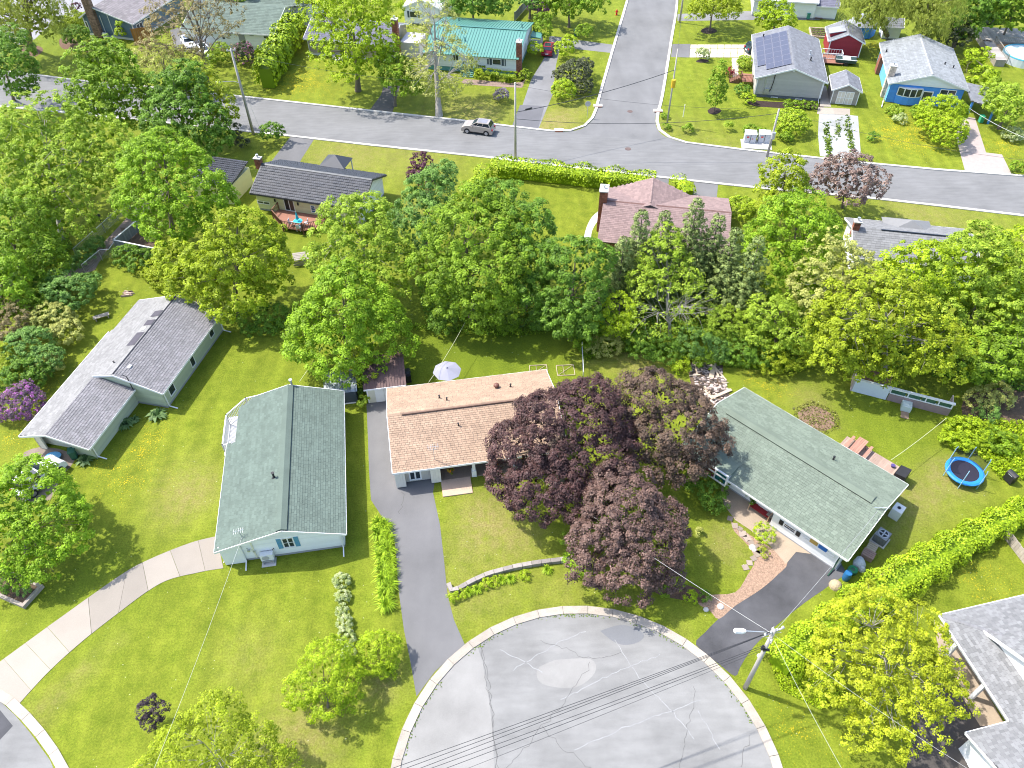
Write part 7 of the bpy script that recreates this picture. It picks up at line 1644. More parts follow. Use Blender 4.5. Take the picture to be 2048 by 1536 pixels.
for x_, y_, s_, lb in ((172, 922, 1.25, 'large green hosta at the garage corner'), (315, 832, 1.45, 'large green hosta below the main corner of the pale green bungalow'), (252, 850, 1.25, 'hosta against the garage side wall'), (268, 842, .9, 'smaller hosta beside the garage side wall')):
    blade_clump('hosta', lb, x_, y_, s_, me_hosta, 'hostas round the pale green bungalow')

# ------------------------------------------------------------------ poles, wires, props
def pole(label, base, tip, r, extras=None, group='utility poles', name='utility_pole', height=None, material=POLEWOOD):
    g = P(*base); hgt = height or height_of(base, tip); rt = empty(name, g, 0, label, 'pole', group)
    mb = MB(); mb.tube([(0, 0, -.2), (0, 0, hgt*.5), (0, 0, hgt)], [r, r*.85, r*.7], n=12); mb.build('shaft', material, rt, smooth=True)
    return rt, g, hgt
p1, g1, h1_ = pole('near wooden utility pole beside the cul-de-sac with white streetlight', (1490, 1376), (1530, 1238), .17, height=8.7)
def arm_light(rt, hgt, dirv, length, drop=.0):
    d = Vector((dirv[0], dirv[1], 0)).normalized(); mb = MB(); a = Vector((0, 0, hgt)); e = a+d*length+Vector((0, 0, .35))
    mb.tube([a, a+d*length*.35+Vector((0, 0, .3)), e], .035, n=6); o = mb.build('lamp_arm', METAL, rt)
    mb = MB(); s = d.cross(Vector((0, 0, 1))); q = e+d*.75
    vs = []
    for p_, w_, t_ in ((e, .1, .06), (e+d*.2, .17, .09), (q-d*.1, .16, .08), (q, .08, .05)):
        vs += [p_-s*w_-Vector((0, 0, t_)), p_+s*w_-Vector((0, 0, t_)), p_+s*w_*.8+Vector((0, 0, t_)), p_-s*w_*.8+Vector((0, 0, t_))]
    fs = [(0, 1, 2, 3), (12, 15, 14, 13)]+[(i*4+k, i*4+4+k, i*4+4+(k+1) % 4, i*4+(k+1) % 4) for i in range(3) for k in range(4)]
    mb.add(vs, fs); mb.build('lamp_head', WHITE, o)
arm_light(p1, h1_-.6, (-1, .05), 1.7)
wdir = Vector((-.93, -.36, 0)).normalized(); cdir = wdir.cross(Vector((0, 0, 1)))
def crossarm(rt, z, L_, dirv, n=3, off=.2):
    d = Vector(dirv).normalized(); mb = MB(); mb.bar((-d*L_/2)+Vector((0, 0, z)), d*L_/2+Vector((0, 0, z)), .1, .12); o = mb.build('crossarm', POLEWOOD, rt)
    for i in range(n):
        p_ = d*(-L_/2+.15+(L_-.3)*i/(n-1))+Vector((0, 0, z+.06)); mb = MB(); mb.tube([p_, p_+Vector((0, 0, .2))], .05, n=8); mb.tube([p_+Vector((0, 0, .08)), p_+Vector((0, 0, .12))], .085, n=8); mb.build('insulator', mat('porcelain', (.55, .56, .55), .3, .05), o)
crossarm(p1, h1_-.25, 1.6, wdir, 4); crossarm(p1, h1_-.75, 1.1, (0.35, .93, 0), 3)
for k in range(4):
    a_ = 1.2*k; mb = MB(); mb.tube([(.15*math.cos(a_), .15*math.sin(a_), h1_-.4-.12*k), (.5*math.cos(a_), .5*math.sin(a_), h1_-.3-.1*k)], .02, n=5); mb.build('bracket', METAL, p1)
mb = MB(); mb.tube([(-.25, -.1, h1_-2.4), (-.25, -.1, h1_-2.0)], .1, n=8); mb.box(-.2, .2, -.22, -.1, h1_-2.5, h1_-2.3); mb.build('junction_box', DARK, p1)
mb = MB(); mb.tube([(.0, .14, h1_*.1), (.02, .2, h1_*.55)], .03, n=6); mb.build('riser_pipe', METAL, p1)
def wire(label, a, b, sag=.6, r=.018, material=WIRE, group='overhead wires', name='overhead_wire', cat='wire'):
    a = Vector(a); b = Vector(b); mb = MB(); n = 14
    pts = [a+(b-a)*t+Vector((0, 0, -sag*4*t*(1-t))) for t in [i/n for i in range(n+1)]]
    mb.tube([p-pts[0] for p in pts], r, n=5, cap=False); o = mb.build(name, material); o.location = pts[0]; return tag(o, label, cat, group)
top1 = Vector((g1[0], g1[1], 0))
E0 = Vector(P(800, 1536, 8.0)); E1 = Vector(P(868, 1540, 7.0))
def extend(a, b, k=1.8): return a+(b-a)*k
for i, (dz, du, pb, zb, lb) in enumerate(((-.05, -.6, (795, 1530), 8.2, 'uppermost'), (-.1, -.3, (805, 1536), 8.1, 'second from the top'), (-.1, .3, (818, 1542), 8.0, 'third from the top'), (-1.9, 0, (845, 1540), 6.6, 'third from the bottom'), (-2.2, 0, (862, 1545), 6.3, 'second from the bottom'), (-2.6, 0, (905, 1546), 5.9, 'lowest and thinnest'))):
    a = top1+Vector((0, 0, h1_+dz))+wdir*du*.5; b = extend(a, Vector(P(*pb, zb)), 1.5)
    wire('dark overhead wire crossing the cul-de-sac, %s of the six' % lb, a, b, .25, .016 if i < 5 else .011)
S1 = top1+Vector((0, 0, h1_-.5))
wire('pale service wire running from the near pole over the purple maple to the tan roof', S1, H4.l and Vector((*(H4.c+H4.B*(6.0-H4.bc)+H4.A*(40.7-H4.ac)), 2.5)), .5, .009, PALEWIRE)
mz = H5.c+H5.B*(H5.px(1753, 1026, 3.9)[0]-H5.bc)+H5.A*(H5.px(1753, 1026, 3.9)[1]-H5.ac)
wire('twisted service wire running from the near pole to the sage roof mast', S1, Vector((mz[0], mz[1], 4.1)), .4, .018, mat('twisted_wire', (.3, .3, .3), .5, .3))
wire('pale wire from the near pole past the golden tree toward the bottom edge', S1+Vector((0, 0, -.2)), extend(S1, Vector(P(1683, 1527, 6.5)), 1.4), .3, .008, PALEWIRE)
wire('pale wire passing behind the golden tree toward the white garage', S1, extend(S1, Vector(P(1915, 1520, 4.5)), 1.2), .4, .008, PALEWIRE)
h2c = P(485, 1078, 3.2); wire('thin wire crossing the front lawn from the left roof antenna', Vector((h2c[0], h2c[1], 3.4)), extend(Vector((h2c[0], h2c[1], 3.4)), Vector(P(355, 1412, 5.0)), 1.4), .25, .008, PALEWIRE)
p2, g2, h2_ = pole('wooden utility pole with curved streetlight arm at the upper left', (507, 268), (458, 98), .2)
arm_light(p2, h2_*.62, (-1, -.15), 2.3); crossarm(p2, h2_-.2, 1.2, (1, .2, 0), 3)
mb = MB(); mb.tube([(0, 0, h2_*.75), (1.6, -1.0, 0)], .012, n=4); mb.build('guy_wire', METAL, p2)
p3, g3, h3_ = pole('pale utility pole behind the long clipped hedge', (1031, 318), (1031, 165), .17)
p4, g4, h4_ = pole('utility pole at the kerb right of the junction beside the grey boxes', (1534, 314), (1553, 218), .17)
mb = MB(); mb.tube([(.0, -.35, h4_*.42), (0, -.35, h4_*.55)], .25, n=10); mb.build('transformer', METAL, p4)
p5, g5, h5_ = pole('slim utility pole on the corner lawn beside the side street', (1334, 248), (1352, 98), .12)
mb = MB(); mb.tube([(.0, -.3, h5_*.52), (0, -.3, h5_*.62)], .3, n=10); mb.build('yellow_guard', mat('yellow_plastic', (.6, .38, .02), .5, .1), p5)
p6, g6, h6_ = pole('far utility pole beside the side street at the top', (1359, 45), (1372, -60), .16)
mb = MB(); g7 = P(1366, 234); mk = empty('marker_post', g7, 0, 'thin pale marker stake on the corner lawn', 'stake'); mb.tube([(0, 0, 0), (0, 0, 1.9)], .05, n=6); mb.build('stake', WHITE, mk)
def topof(g, h_): return Vector((g[0], g[1], h_))
wire('cable slung along the main street from the pale pole to the junction pole', topof(g3, h3_-4.8), topof(g4, h4_-.6), 1.0, .03)
wire('upper cable along the main street from the pale pole to the junction pole', topof(g3, h3_-.3), topof(g4, h4_), .9, .014)
wire('thick cable from the pale pole across the driveway to the side street pole', topof(g3, h3_-3.9), topof(g5, h5_-2.8), .5, .04)
mb = MB(); a = topof(g3, h3_-3.9); b = topof(g5, h5_-2.8); mb.tube([a+(b-a)*.06, a+(b-a)*.1], .1, n=8); o = mb.build('splice_case', DARK); tag(o, 'black splice case hanging on the thick cable above the driveway', 'splice case')
wire('cable from the slim corner pole up to the far pole at the top', topof(g5, h5_-.2), topof(g6, h6_), .4, .016)
wire('wire from the curved-arm pole along the main street to the pale pole', topof(g2, h2_-.3), topof(g3, h3_-.2), 1.2, .014)
wire('wire from the junction pole to the right edge along the main street', topof(g4, h4_-.2), Vector(P(2150, 330, 8)), 1.0, .014)
wire('dashed pale service wire from the blue house carport to the right', Vector(P(1920, 203, 3.0)), Vector(P(2048, 275, 5.0)), .3, .02, PALEWIRE)
# clotheslines
for a, za, b, zb, lb in (((599, 763), 2.6, (700, 600), 4.5, 'pale clothesline from the left green-grey roof up to the round maple'), ((857, 765), 2.8, (930, 645), 2.8, 'pale clothesline from the tan roof to the back trees'), ((1782, 920), 2.4, (1893, 836), 2.4, 'pale clothesline from the sage roof deck to the low white shed')):
    wire(lb, Vector(P(*a, za)), Vector(P(*b, zb)), .25, .02, mat('clothesline_cord', (.55, .55, .35), .6, .1), 'clotheslines', 'clothesline', 'clothesline')

# --- cars
RUB = mat('tyre_rubber', (.02, .02, .02), .8, .2); RIM = mat('alloy_rim', (.5, .5, .52), .3, .1, metal=.7)
CARGLASS = mat('car_glass', (.02, .03, .04), .05, .2, spec=.9)
def car(label, loc, rz, paint, L_=4.6, W_=1.86, H_=1.62, group='parked cars', roofglass=None):
    r = empty('parked_car', loc, rz, label, 'car', group)
    prof = [(-.5, .28), (-.5, .52), (-.485, .66), (-.44, .92), (-.39, .98), (.14, 1.02), (.36, .93), (.46, .8), (.495, .62), (.5, .3)]
    mb = MB(); vs = []; n = len(prof)
    for yy, sc in ((-.5, .93), (-.46, 1.0), (.46, 1.0), (.5, .93)):
        for x, z in prof: vs.append((x*L_, yy*W_*(1.0 if z < .8 else .94), .28+(z-.28)*(sc if z > .5 else 1)*(H_*.62/.75)*1.0))
    fs = [tuple(range(n)), tuple(range(3*n, 4*n))[::-1]]
    for j in range(3): fs += [(j*n+(i+1) % n, j*n+i, (j+1)*n+i, (j+1)*n+(i+1) % n) for i in range(n)]
    mb.add(vs, fs); body_ = mb.build('body', paint, r)
    zb = .28+(.98-.28)*(H_*.62/.75); zt = H_
    bt = [(-.43, zb-.03), (.21, zb-.03)]; tp = [(-.36, zt), (-.02, zt)]
    wb_, wt_ = W_*.45, W_*.37
    def gq(x0, z0, x1, z1): return x0, z0, x1, z1
    c = [(-.44*L_, -wb_, zb-.03), (.2*L_, -wb_, zb-.03), (.2*L_, wb_, zb-.03), (-.44*L_, wb_, zb-.03), (-.37*L_, -wt_, zt), (.02*L_, -wt_, zt), (.02*L_, wt_, zt), (-.37*L_, wt_, zt)]
    mb = MB(); mb.add(c, [(0, 3, 2, 1), (0, 1, 5, 4), (1, 2, 6, 5), (2, 3, 7, 6), (3, 0, 4, 7), (4, 5, 6, 7)]); mb.build('cabin_glass', CARGLASS, r)
    mb = MB(); C8 = [Vector(p) for p in c]
    for a, b in ((0, 4), (1, 5), (2, 6), (3, 7)): mb.bar(C8[a], C8[b], .1, .08)
    for y_ in (-1, 1):
        k = 0 if y_ < 0 else 3; k1 = 1 if y_ < 0 else 2
        for t in (.42, .74): mb.bar(C8[k].lerp(C8[k1], t), C8[k+4].lerp(C8[k1+4], t), .07, .05)
        mb.bar(C8[k+4], C8[k1+4], .09, .07)
    mb.box(-.37*L_, .02*L_, -wt_, wt_, zt-.01, zt+.035); mb.build('roof', paint, r)
    mb = MB(); mb.box(-.3*L_, -.01*L_, -wt_*.78, wt_*.78, zt+.036, zt+.05); mb.build('sunroof', roofglass or CARGLASS, r)
    for x in (-.31, .31):
        for y in (-1, 1):
            yy = y*W_*.5
            mb = MB(); mb.tube([(x*L_, yy-y*.2, .35), (x*L_, yy+y*.02, .35)], .35, n=18); wh = mb.build('wheel', RUB, r)
            mb = MB(); mb.tube([(x*L_, yy+y*.0, .35), (x*L_, yy+y*.03, .35)], .23, n=14)
            for q in range(5): t = q*2*math.pi/5; mb.bar((x*L_, yy+y*.035, .35), (x*L_+.22*math.cos(t), yy+y*.035, .35+.22*math.sin(t)), .05, .03, up=(0, 1, 0))
            mb.build('rim', RIM, wh)
            mb = MB(); mb.tube([(x*L_, yy-y*.05, .37), (x*L_, yy+y*.008, .37)], .42, n=18); mb.build('wheel_arch', DARK, r)
    for y in (-1, 1):
        mb = MB(); mb.box(.455*L_, .49*L_, y*W_*.34-.18, y*W_*.34+.18, .66, .8); mb.build('headlight', mat('headlight_glass', (.6, .62, .65), .1, .05), r)
        mb = MB(); mb.box(-.505*L_, -.47*L_, y*W_*.36-.16, y*W_*.36+.16, .72, .92); mb.build('tail_light', mat('tail_light_red', (.4, .01, .015), .2, .1), r)
        mb = MB(); mb.box(.14*L_, .18*L_, y*W_*.5-.02, y*W_*.5+.12*y, 1.0, 1.15) if y > 0 else mb.box(.14*L_, .18*L_, y*W_*.5-.12, y*W_*.5+.02, 1.0, 1.15); mb.build('mirror', paint, r)
    mb = MB(); mb.box(-.25*L_, .25*L_, -W_*.5-.005, W_*.5+.005, .28, .4); mb.build('sill_trim', DARK, r)
    mb = MB(); mb.box(-.508*L_, -.495*L_, -.26, .26, .5, .62); mb.build('licence_plate', WHITE, r)
    return r
g = P(957, 266); d = P(1024, 256)-P(924, 243)
car('beige metallic compact SUV parked at the far kerb of the main street', (g[0], g[1]+.35, .015), math.pi+math.atan2(*(P(1024, 257)-P(924, 244))[[1, 0]]), mat('beige_metallic_paint', (.42, .37, .33), .3, .05, metal=.35), 4.5, 1.85, 1.66, roofglass=mat('pale_sunroof', (.22, .22, .25), .1, .1))
g = P(1097, 110); car('dark red hatchback parked in the driveway of the teal-roofed house', (g[0], g[1]+1.0, .01), math.radians(80), mat('dark_red_paint', (.24, .015, .03), .25, .08), 4.1, 1.75, 1.5)
g = P(380, 95); car('white car parked beside the white green-roofed house', (g[0], g[1], .01), math.radians(-60), mat('white_car_paint', (.7, .72, .75), .25, .03), 4.5, 1.8, 1.5)
g = P(412, 112); car('second white car parked nearer the half-bare tree', (g[0], g[1], .01), math.radians(-60), mat('white_car_paint', (.7, .72, .75), .25, .03), 4.5, 1.8, 1.5)
g = P(1500, 104); car('dark car mostly hidden beside the grey house', (g[0]+1.2, g[1]+.2, .01), math.radians(15), mat('dark_teal_paint', (.02, .05, .06), .25, .05), 4.2, 1.75, 1.5)
g = P(84, 962); car('white car with a black spare wheel under the vivid green maple', (g[0], g[1], .01), math.radians(62), mat('white_car_paint', (.7, .72, .75), .25, .03), 4.4, 1.8, 1.6)
sheet_px('driveway', [(48, 905), (85, 893), (148, 908), (140, 935), (120, 955), (100, 1000), (40, 1000), (40, 950)], .006, mat('gritty_drive', (.21, .17, .14), .95, .25, 1.2, 12, bump=.2), sm=2)
g = P(108, 918); r = empty('kiddie_pool', (g[0], g[1], 0), .0, 'light blue plastic tub leaning behind the white car by the garage', 'tub')
mb = MB(); mb.tube([(0, 0, .0), (.05, .1, .35)], [.5, .62], n=18); mb.build('shell', mat('sky_blue_plastic', (.12, .4, .7), .4, .08), r)
# boat trailer / utility trailer near the red shed
g = P(1690, 128); r = empty('trailer', (g[0], g[1], 0), math.radians(-14), 'small dark utility trailer with white top rails beside the red shed', 'trailer')
mb = MB(); mb.box(-1.6, 1.5, -.75, .75, .45, .9); mb.build('bed', mat('dark_green_bed', (.03, .06, .06), .5, .2), r); mb = MB(); mb.box(-1.65, 1.55, -.8, -.7, .9, .98); mb.box(-1.65, 1.55, .7, .8, .9, .98); mb.box(-.6, .6, -.7, .7, .91, 1.0); mb.build('rail', WHITE, r)
for y in (-.8, .8): mb = MB(); mb.tube([(0, y, .3), (0, y+.12*np.sign(y), .3)], .3, n=14); mb.build('wheel', RUB, r)
g = P(1662, 122); r = empty('playpen_deck', (g[0], g[1], 0), math.radians(-11), 'small red-brown deck with railings beside the red shed', 'deck')
mb = MB(); mb.box(-1.6, 1.6, -1.7, 1.5, .3, .4); mb.build('deck_floor', mat('red_brown_deck', (.28, .13, .09), .8, .1), r); railing([(-1.6, -.3), (1.5, -.3), (1.5, 1.4), (-1.6, 1.4)], .4, 1.3, WHITE, r, .35)

# --- bins, boxes, signs
def bin_(label, px, py, rz, material, s=1.0, group='wheeled bins'):
    g = P(px, py); r = empty('wheelie_bin', g, rz, label, 'bin', group)
    mb = MB(); mb.prism([(-.25*s, -.28*s), (.25*s, -.28*s), (.25*s, .28*s), (-.25*s, .28*s)], .08, .95*s); mb.build('body', material, r)
    mb = MB(); mb.prism([(-.3*s, -.34*s), (.3*s, -.34*s), (.3*s, .34*s), (-.3*s, .34*s)], [.95*s]*4, [1.0*s, 1.0*s, 1.08*s, 1.08*s]); mb.build('lid', material, r)
    for x in (-.24, .24): mb = MB(); mb.tube([(x*s, .3*s, .12), (x*s+.05, .3*s, .12)], .12, n=10); mb.build('wheel', RUB, r)
    return r
GRB = mat('green_bin_plastic', (.03, .12, .08), .5, .1)
bin_('green wheeled bin at the front corner of the pale green garage', 151, 915, .3, GRB); bin_('green wheeled bin beside the round bush near the side street', 1151, 72, 0, GRB)
bin_('teal wheeled bin beside the white shed with the flat roof', 1615, 38, 0, mat('teal_bin_plastic', (.05, .25, .2), .5, .1)); bin_('green bin beside the blue carport post', 1960, 245, 0, mat('bright_green_bin', (.03, .3, .15), .5, .1))
# utility boxes
r = empty('pad', P(1512, 290), math.radians(-8), 'pale concrete pad under the two grey utility boxes', 'pad'); mb = MB(); mb.box(-2.0, 2.0, -1.2, 1.2, -.05, .12); mb.build('slab', CONC, r)
for k, lb in ((-1, 'left grey utility cabinet with small red marks on the corner pad'), (1, 'right grey utility cabinet on the corner pad')):
    g = P(1512+k*14, 284); c = empty('utility_box', (g[0], g[1], .12), math.radians(-8), lb, 'utility box', 'grey utility cabinets')
    mb = MB(); mb.box(-.75, .75, -.5, .6, 0, 1.25); mb.build('cabinet', mat('grey_cabinet_paint', (.5, .51, .55), .5, .05), c)
    mb = MB(); mb.prism([(-.8, -.58), (.8, -.58), (.8, .65), (-.8, .65)], [1.25]*4, [1.28, 1.28, 1.36, 1.36]); mb.build('lid', mat('grey_cabinet_lid', (.6, .61, .65), .5, .05), c)
    mb = MB(); mb.box(-.03, .03, -.53, -.5, .1, 1.2); mb.build('door_gap', DARK, c)
    mb = MB(); mb.box(-.5, -.2, -.515, -.5, .75, .95); mb.box(.2, .35, -.515, -.5, .55, .68) if k < 0 else None; mb.build('warning_label', mat('red_label', (.6, .05, .05), .5, .05), c)
# hydrant
g = P(1233, 30); r = empty('fire_hydrant', g, 0, 'red fire hydrant on the grass left of the side street', 'hydrant')
RED = mat('hydrant_red', (.5, .03, .02), .5, .1); mb = MB(); mb.tube([(0, 0, 0), (0, 0, .08), (0, 0, .085), (0, 0, .75)], [.22, .22, .15, .15], n=10); mb.build('barrel', RED, r); mb = MB(); mb.dome((0, 0, .75), .17, .18, 10, 3); mb.tube([(0, 0, .92), (0, 0, 1.0)], .04, n=6); mb.build('bonnet', RED, r)
mb = MB(); mb.tube([(-.3, 0, .55), (.3, 0, .55)], .08, n=8); mb.tube([(0, 0, .5), (0, -.27, .5)], .1, n=8); mb.build('outlet', RED, r)
# street name / stop sign seen from behind at the corner
g = P(1174, 236); r = empty('street_sign', g, 0, 'octagonal road sign seen from behind on the left corner of the junction', 'sign')
mb = MB(); mb.tube([(0, 0, 0), (0, 0, 2.5)], .035, n=6); mb.build('post', METAL, r)
mb = MB(); n_ = 8; mb.add([(.42*math.cos((k+.5)*math.pi/4), -.03, 2.15+.42*math.sin((k+.5)*math.pi/4)) for k in range(8)]+[(.42*math.cos((k+.5)*math.pi/4), -.05, 2.15+.42*math.sin((k+.5)*math.pi/4)) for k in range(8)], [tuple(range(8))[::-1], tuple(range(8, 16))]+[(k, (k+1) % 8, (k+1) % 8+8, k+8) for k in range(8)]); mb.build('plate', METAL, r)
# --- sheds by the middle houses
h = HF(-8.8, 0, 1, 0, 1); c0 = h.px(656, 800); c1 = h.px(716, 806)
g = P(684, 800); r = empty('garden_shed', (g[0], g[1]+.9, 0), math.radians(8.8), 'small barrel-roofed metal shed right of the green-grey roof', 'shed', 'sheds behind the central houses')
COR = mat('galvanised_roof', (.42, .46, .5), .35, .15, 2, 10, metal=.4, attr=True)
mb = MB(); mb.box(-1.35, 1.35, -1.5, 1.4, 0, 1.5); mb.build('wall', mat('dark_slate_wall', (.05, .065, .085), .6, .1), r)
mb = MB(); nn = 8
for k in range(nn):
    t0_, t1_ = math.pi*(.98-.9*k/nn), math.pi*(.98-.9*(k+1)/nn)
    for j in range(13):
        x0 = -1.5+j*3.0/13; x1 = x0+3.0/13-.03
        mb.add([(x0, 1.5*math.cos(t0_), 1.5+.55*math.sin(t0_)), (x1, 1.5*math.cos(t0_), 1.5+.55*math.sin(t0_)), (x1, 1.5*math.cos(t1_), 1.5+.55*math.sin(t1_)), (x0, 1.5*math.cos(t1_), 1.5+.55*math.sin(t1_))], [(3, 2, 1, 0), (0, 1, 2, 3)], random.uniform(.8, 1.2))
        mb.bar((x1+.015, 1.5*math.cos(t0_), 1.51+.55*math.sin(t0_)), (x1+.015, 1.5*math.cos(t1_), 1.51+.55*math.sin(t1_)), .04, .05)
mb.build('roof', COR, r, tones=True)
mb = MB(); mb.box(-1.2, 1.2, -1.56, -1.5, .05, .16); mb.build('base_rail', WHITE, r)
h = HF(-8.8, 0, 1, 0, 1); a = h.px(727, 780, 2.1); b = h.px(808, 772, 2.1); t_ = h.px(800, 702, 2.1)
h = HF(-8.8, a[0], b[0]+.2, a[1], t_[1]); L = h.l
h.root('garden_shed', 'cream shed with brown ribbed metal roof beside the tan roof', 'shed', 'sheds behind the central houses')
BRM = mat('brown_metal_roof', (.105, .06, .055), .5, .15, 1, 8)
am = (h.a0+h.a1)/2+.8
for y0, y1, z0, z1 in ((h.a0, am, 2.1, 2.75), (am, h.a1, 2.75, 2.2)):
    ro, u, v, n = slope(h, [L(h.b0, y0, z0), L(h.b1, y0, z0), L(h.b1, y1, z1), L(h.b0, y1, z1)], BRM, thick=.06)
    mb = MB(); k = int((h.b1-h.b0)/.25)
    for i in range(k+1): bb = h.b0+(h.b1-h.b0)*i/k; mb.bar(L(bb, y0, z0+.03), L(bb, y1, z1+.03), .04, .05)
    mb.build('ribs', BRM, ro, kind='stuff')
mb = MB(); mb.box(h.b0+.2-h.bc, h.b1-.2-h.bc, h.a0+.25-h.ac, h.a1-.2-h.ac, 0, 2.08); mb.build('wall', CREAM, h.o)
for k in (0, 1): mb = MB(); h.wbox(mb, 'S', h.a0+.25, h.b0+.95+k*.85, h.b0+1.77+k*.85, .05, 1.9, .01, .06); mb.build('door', WHITE, h.o)
mb = MB(); mb.bar(L(h.b0, h.a0-.03, 2.03), L(h.b1, h.a0-.03, 2.03), .05, .14); h.wbox(mb, 'S', h.a0+.25, h.b0+.2, h.b0+.32, .05, 2.0, 0, .05); mb.build('trim', WHITE, h.o)
# grill with black cover
g = P(815, 758); r = empty('barbecue', g, .2, 'barbecue under a black cover beside the brown shed roof', 'barbecue'); mb = MB(); mb.prism([(-.35, -.55), (.35, -.55), (.35, .55), (-.35, .55)], 0, .9); mb.dome((0, 0, .9), .42, .25, 10, 4); mb.build('cover', DARK, r)
# patio umbrella behind the tan roof
g = P(897, 772); r = empty('parasol', (g[0], g[1], 0), .2, 'pale lilac-grey open parasol behind the tan roof', 'parasol')
mb = MB(); mb.tube([(0, 0, 0), (0, 0, 2.45)], .03, n=6); mb.tube([(0, 0, 0), (0, 0, .08)], .28, n=10); mb.build('pole', METAL, r)
PF = mat('parasol_fabric', (.26, .26, .32), .8, .05, attr=True)
for k in range(8):
    t0_, t1_ = k*math.pi/4, (k+1)*math.pi/4; mb = MB(); R_ = 1.35
    mb.add([(0, 0, 2.5), (R_*math.cos(t0_), R_*math.sin(t0_), 2.05), (R_*math.cos((t0_+t1_)/2)*.93, R_*math.sin((t0_+t1_)/2)*.93, 2.06), (R_*math.cos(t1_), R_*math.sin(t1_), 2.05)], [(0, 1, 2), (0, 2, 3)], random.uniform(.93, 1.07)); mb.build('canopy_panel', PF, r, tones=True)
mb = MB(); mb.tube([(0, 0, 2.46), (0, 0, 2.6)], [.14, .02], n=8); mb.build('finial', PF, r)
# trampoline
g = P(1923, 952); r = empty('trampoline', g, math.radians(-20), 'blue-rimmed trampoline with a sagging black safety net', 'trampoline')
TB = mat('blue_pad', (.02, .2, .55), .5, .12); R_ = 1.55
mb = MB(); nn = 28
vs = []
for k in range(nn):
    t = 2*math.pi*k/nn
    for rr, z in ((1.15, .72), (1.18, .76), (1.42, .77), (1.57, .70), (1.57, .62), (1.15, .68)): vs.append((rr*math.cos(t), rr*math.sin(t), z))
fs = [(k*6+j, ((k+1) % nn)*6+j, ((k+1) % nn)*6+(j+1) % 6, k*6+(j+1) % 6) for k in range(nn) for j in range(6)]
mb.add(vs, [f[::-1] for f in fs]); mb.build('rim_pad', TB, r)
mb = MB(); mb.tube([(0, 0, .69), (0, 0, .705)], 1.16, n=28); mb.build('jumping_mat', mat('black_mat', (.018, .016, .03), .6, .1), r)
NETP = [k*2*math.pi/6+.3 for k in range(6)]
for t in NETP:
    mb = MB(); x, y = 1.55*math.cos(t), 1.55*math.sin(t); mb.tube([(x, y, 0), (x, y, 2.0), (x*.97, y*.97, 2.35)], .035, n=6); mb.build('net_pole', mat('pale_blue_foam', (.3, .5, .65), .6, .1), r)
netm = bpy.data.materials.new('black_netting'); netm.use_nodes = True; nt = netm.node_tree; b = nt.nodes['Principled BSDF']; b.inputs['Base Color'].default_value = (.02, .02, .02, 1); b.inputs['Alpha'].default_value = .45; MATS['black_netting'] = netm
mb = MB()
for k in (0, 1, 2):
    t0_, t1_ = NETP[k], NETP[k+1]; pr = None
    for j in range(7):
        s = j/6; x = 1.5*(math.cos(t0_)*(1-s)+math.cos(t1_)*s); y = 1.5*(math.sin(t0_)*(1-s)+math.sin(t1_)*s); z = 2.25-.45*math.sin(math.pi*s)
        if pr: mb.add([(pr[0], pr[1], .78), (x, y, .78), (x, y, z), pr], [(0, 1, 2, 3)])
        pr = (x, y, z)
mb.build('safety_net', netm, r)
# barbecue on the lawn right
g = P(2016, 962); r = empty('barbecue', g, .4, 'black kettle barbecue on the grass right of the trampoline', 'barbecue')
mb = MB(); mb.prism([(-.3, -.4), (.3, -.4), (.3, .4), (-.3, .4)], .1, .75); mb.build('cart', DARK, r); mb = MB(); mb.tube([(0, -.42, .85), (0, .42, .85)], .3, n=14); mb.build('lid', DARK, r); mb = MB(); mb.bar((-.31, -.2, .95), (-.31, .2, .95), .04, .04); mb.build('handle', METAL, r)
for x, y in ((-.25, -.35), (.25, -.35), (-.25, .35), (.25, .35)): mb = MB(); mb.tube([(x, y, 0), (x, y, .12)], .05, n=6); mb.build('wheel', RUB, r)
# deck + picnic table behind right-hand house
H = H5; L = H.l
d0 = H.px(1812, 968); dk = empty('deck', (*(H.c+H.B*(-7.0-H.bc)+H.A*(51.5-H.ac)), 0), -H.psi, 'weathered deck with picnic table behind the sage roof', 'deck')
for i in range(34): mb = MB(); x = -3.7+i*.165; mb.box(x, x+.15, -1.8, 1.35, .22, .27, random.uniform(.85, 1.15)); mb.build('deck_board', mat('pinkish_deck_board', (.36, .26, .21), .85, .15, attr=True), dk, tones=True)
mb = MB(); mb.box(-3.7, 1.9, -1.8, 1.35, .0, .2); mb.build('deck_frame', WOODGREY, dk)
RW = mat('reddish_table_wood', (.36, .19, .14), .8, .12, attr=True)
pt = empty('picnic_table', (*(H.c+H.B*(-9.3-H.bc)+H.A*(51.9-H.ac)), .27), -H.psi+.0, 'reddish wooden picnic table on the deck behind the sage roof', 'table')
for i in range(5): mb = MB(); x = -.42+i*.17; mb.box(x, x+.15, -1.0, .95, .72, .76, random.uniform(.9, 1.1)); mb.build('plank', RW, pt, tones=True)
for x0 in (-.95, .75): mb = MB(); mb.box(x0, x0+.24, -1.0, .95, .42, .46); mb.build('bench', RW, pt)
for y in (-.7, .65):
    for s_ in (-1, 1): mb = MB(); mb.bar((s_*.1, y, .72), (s_*.6, y, 0), .08, .06); mb.build('leg', RW, pt)
    mb = MB(); mb.bar((-.85, y, .4), (.9, y, .4), .06, .08); mb.build('crossbar', RW, pt)
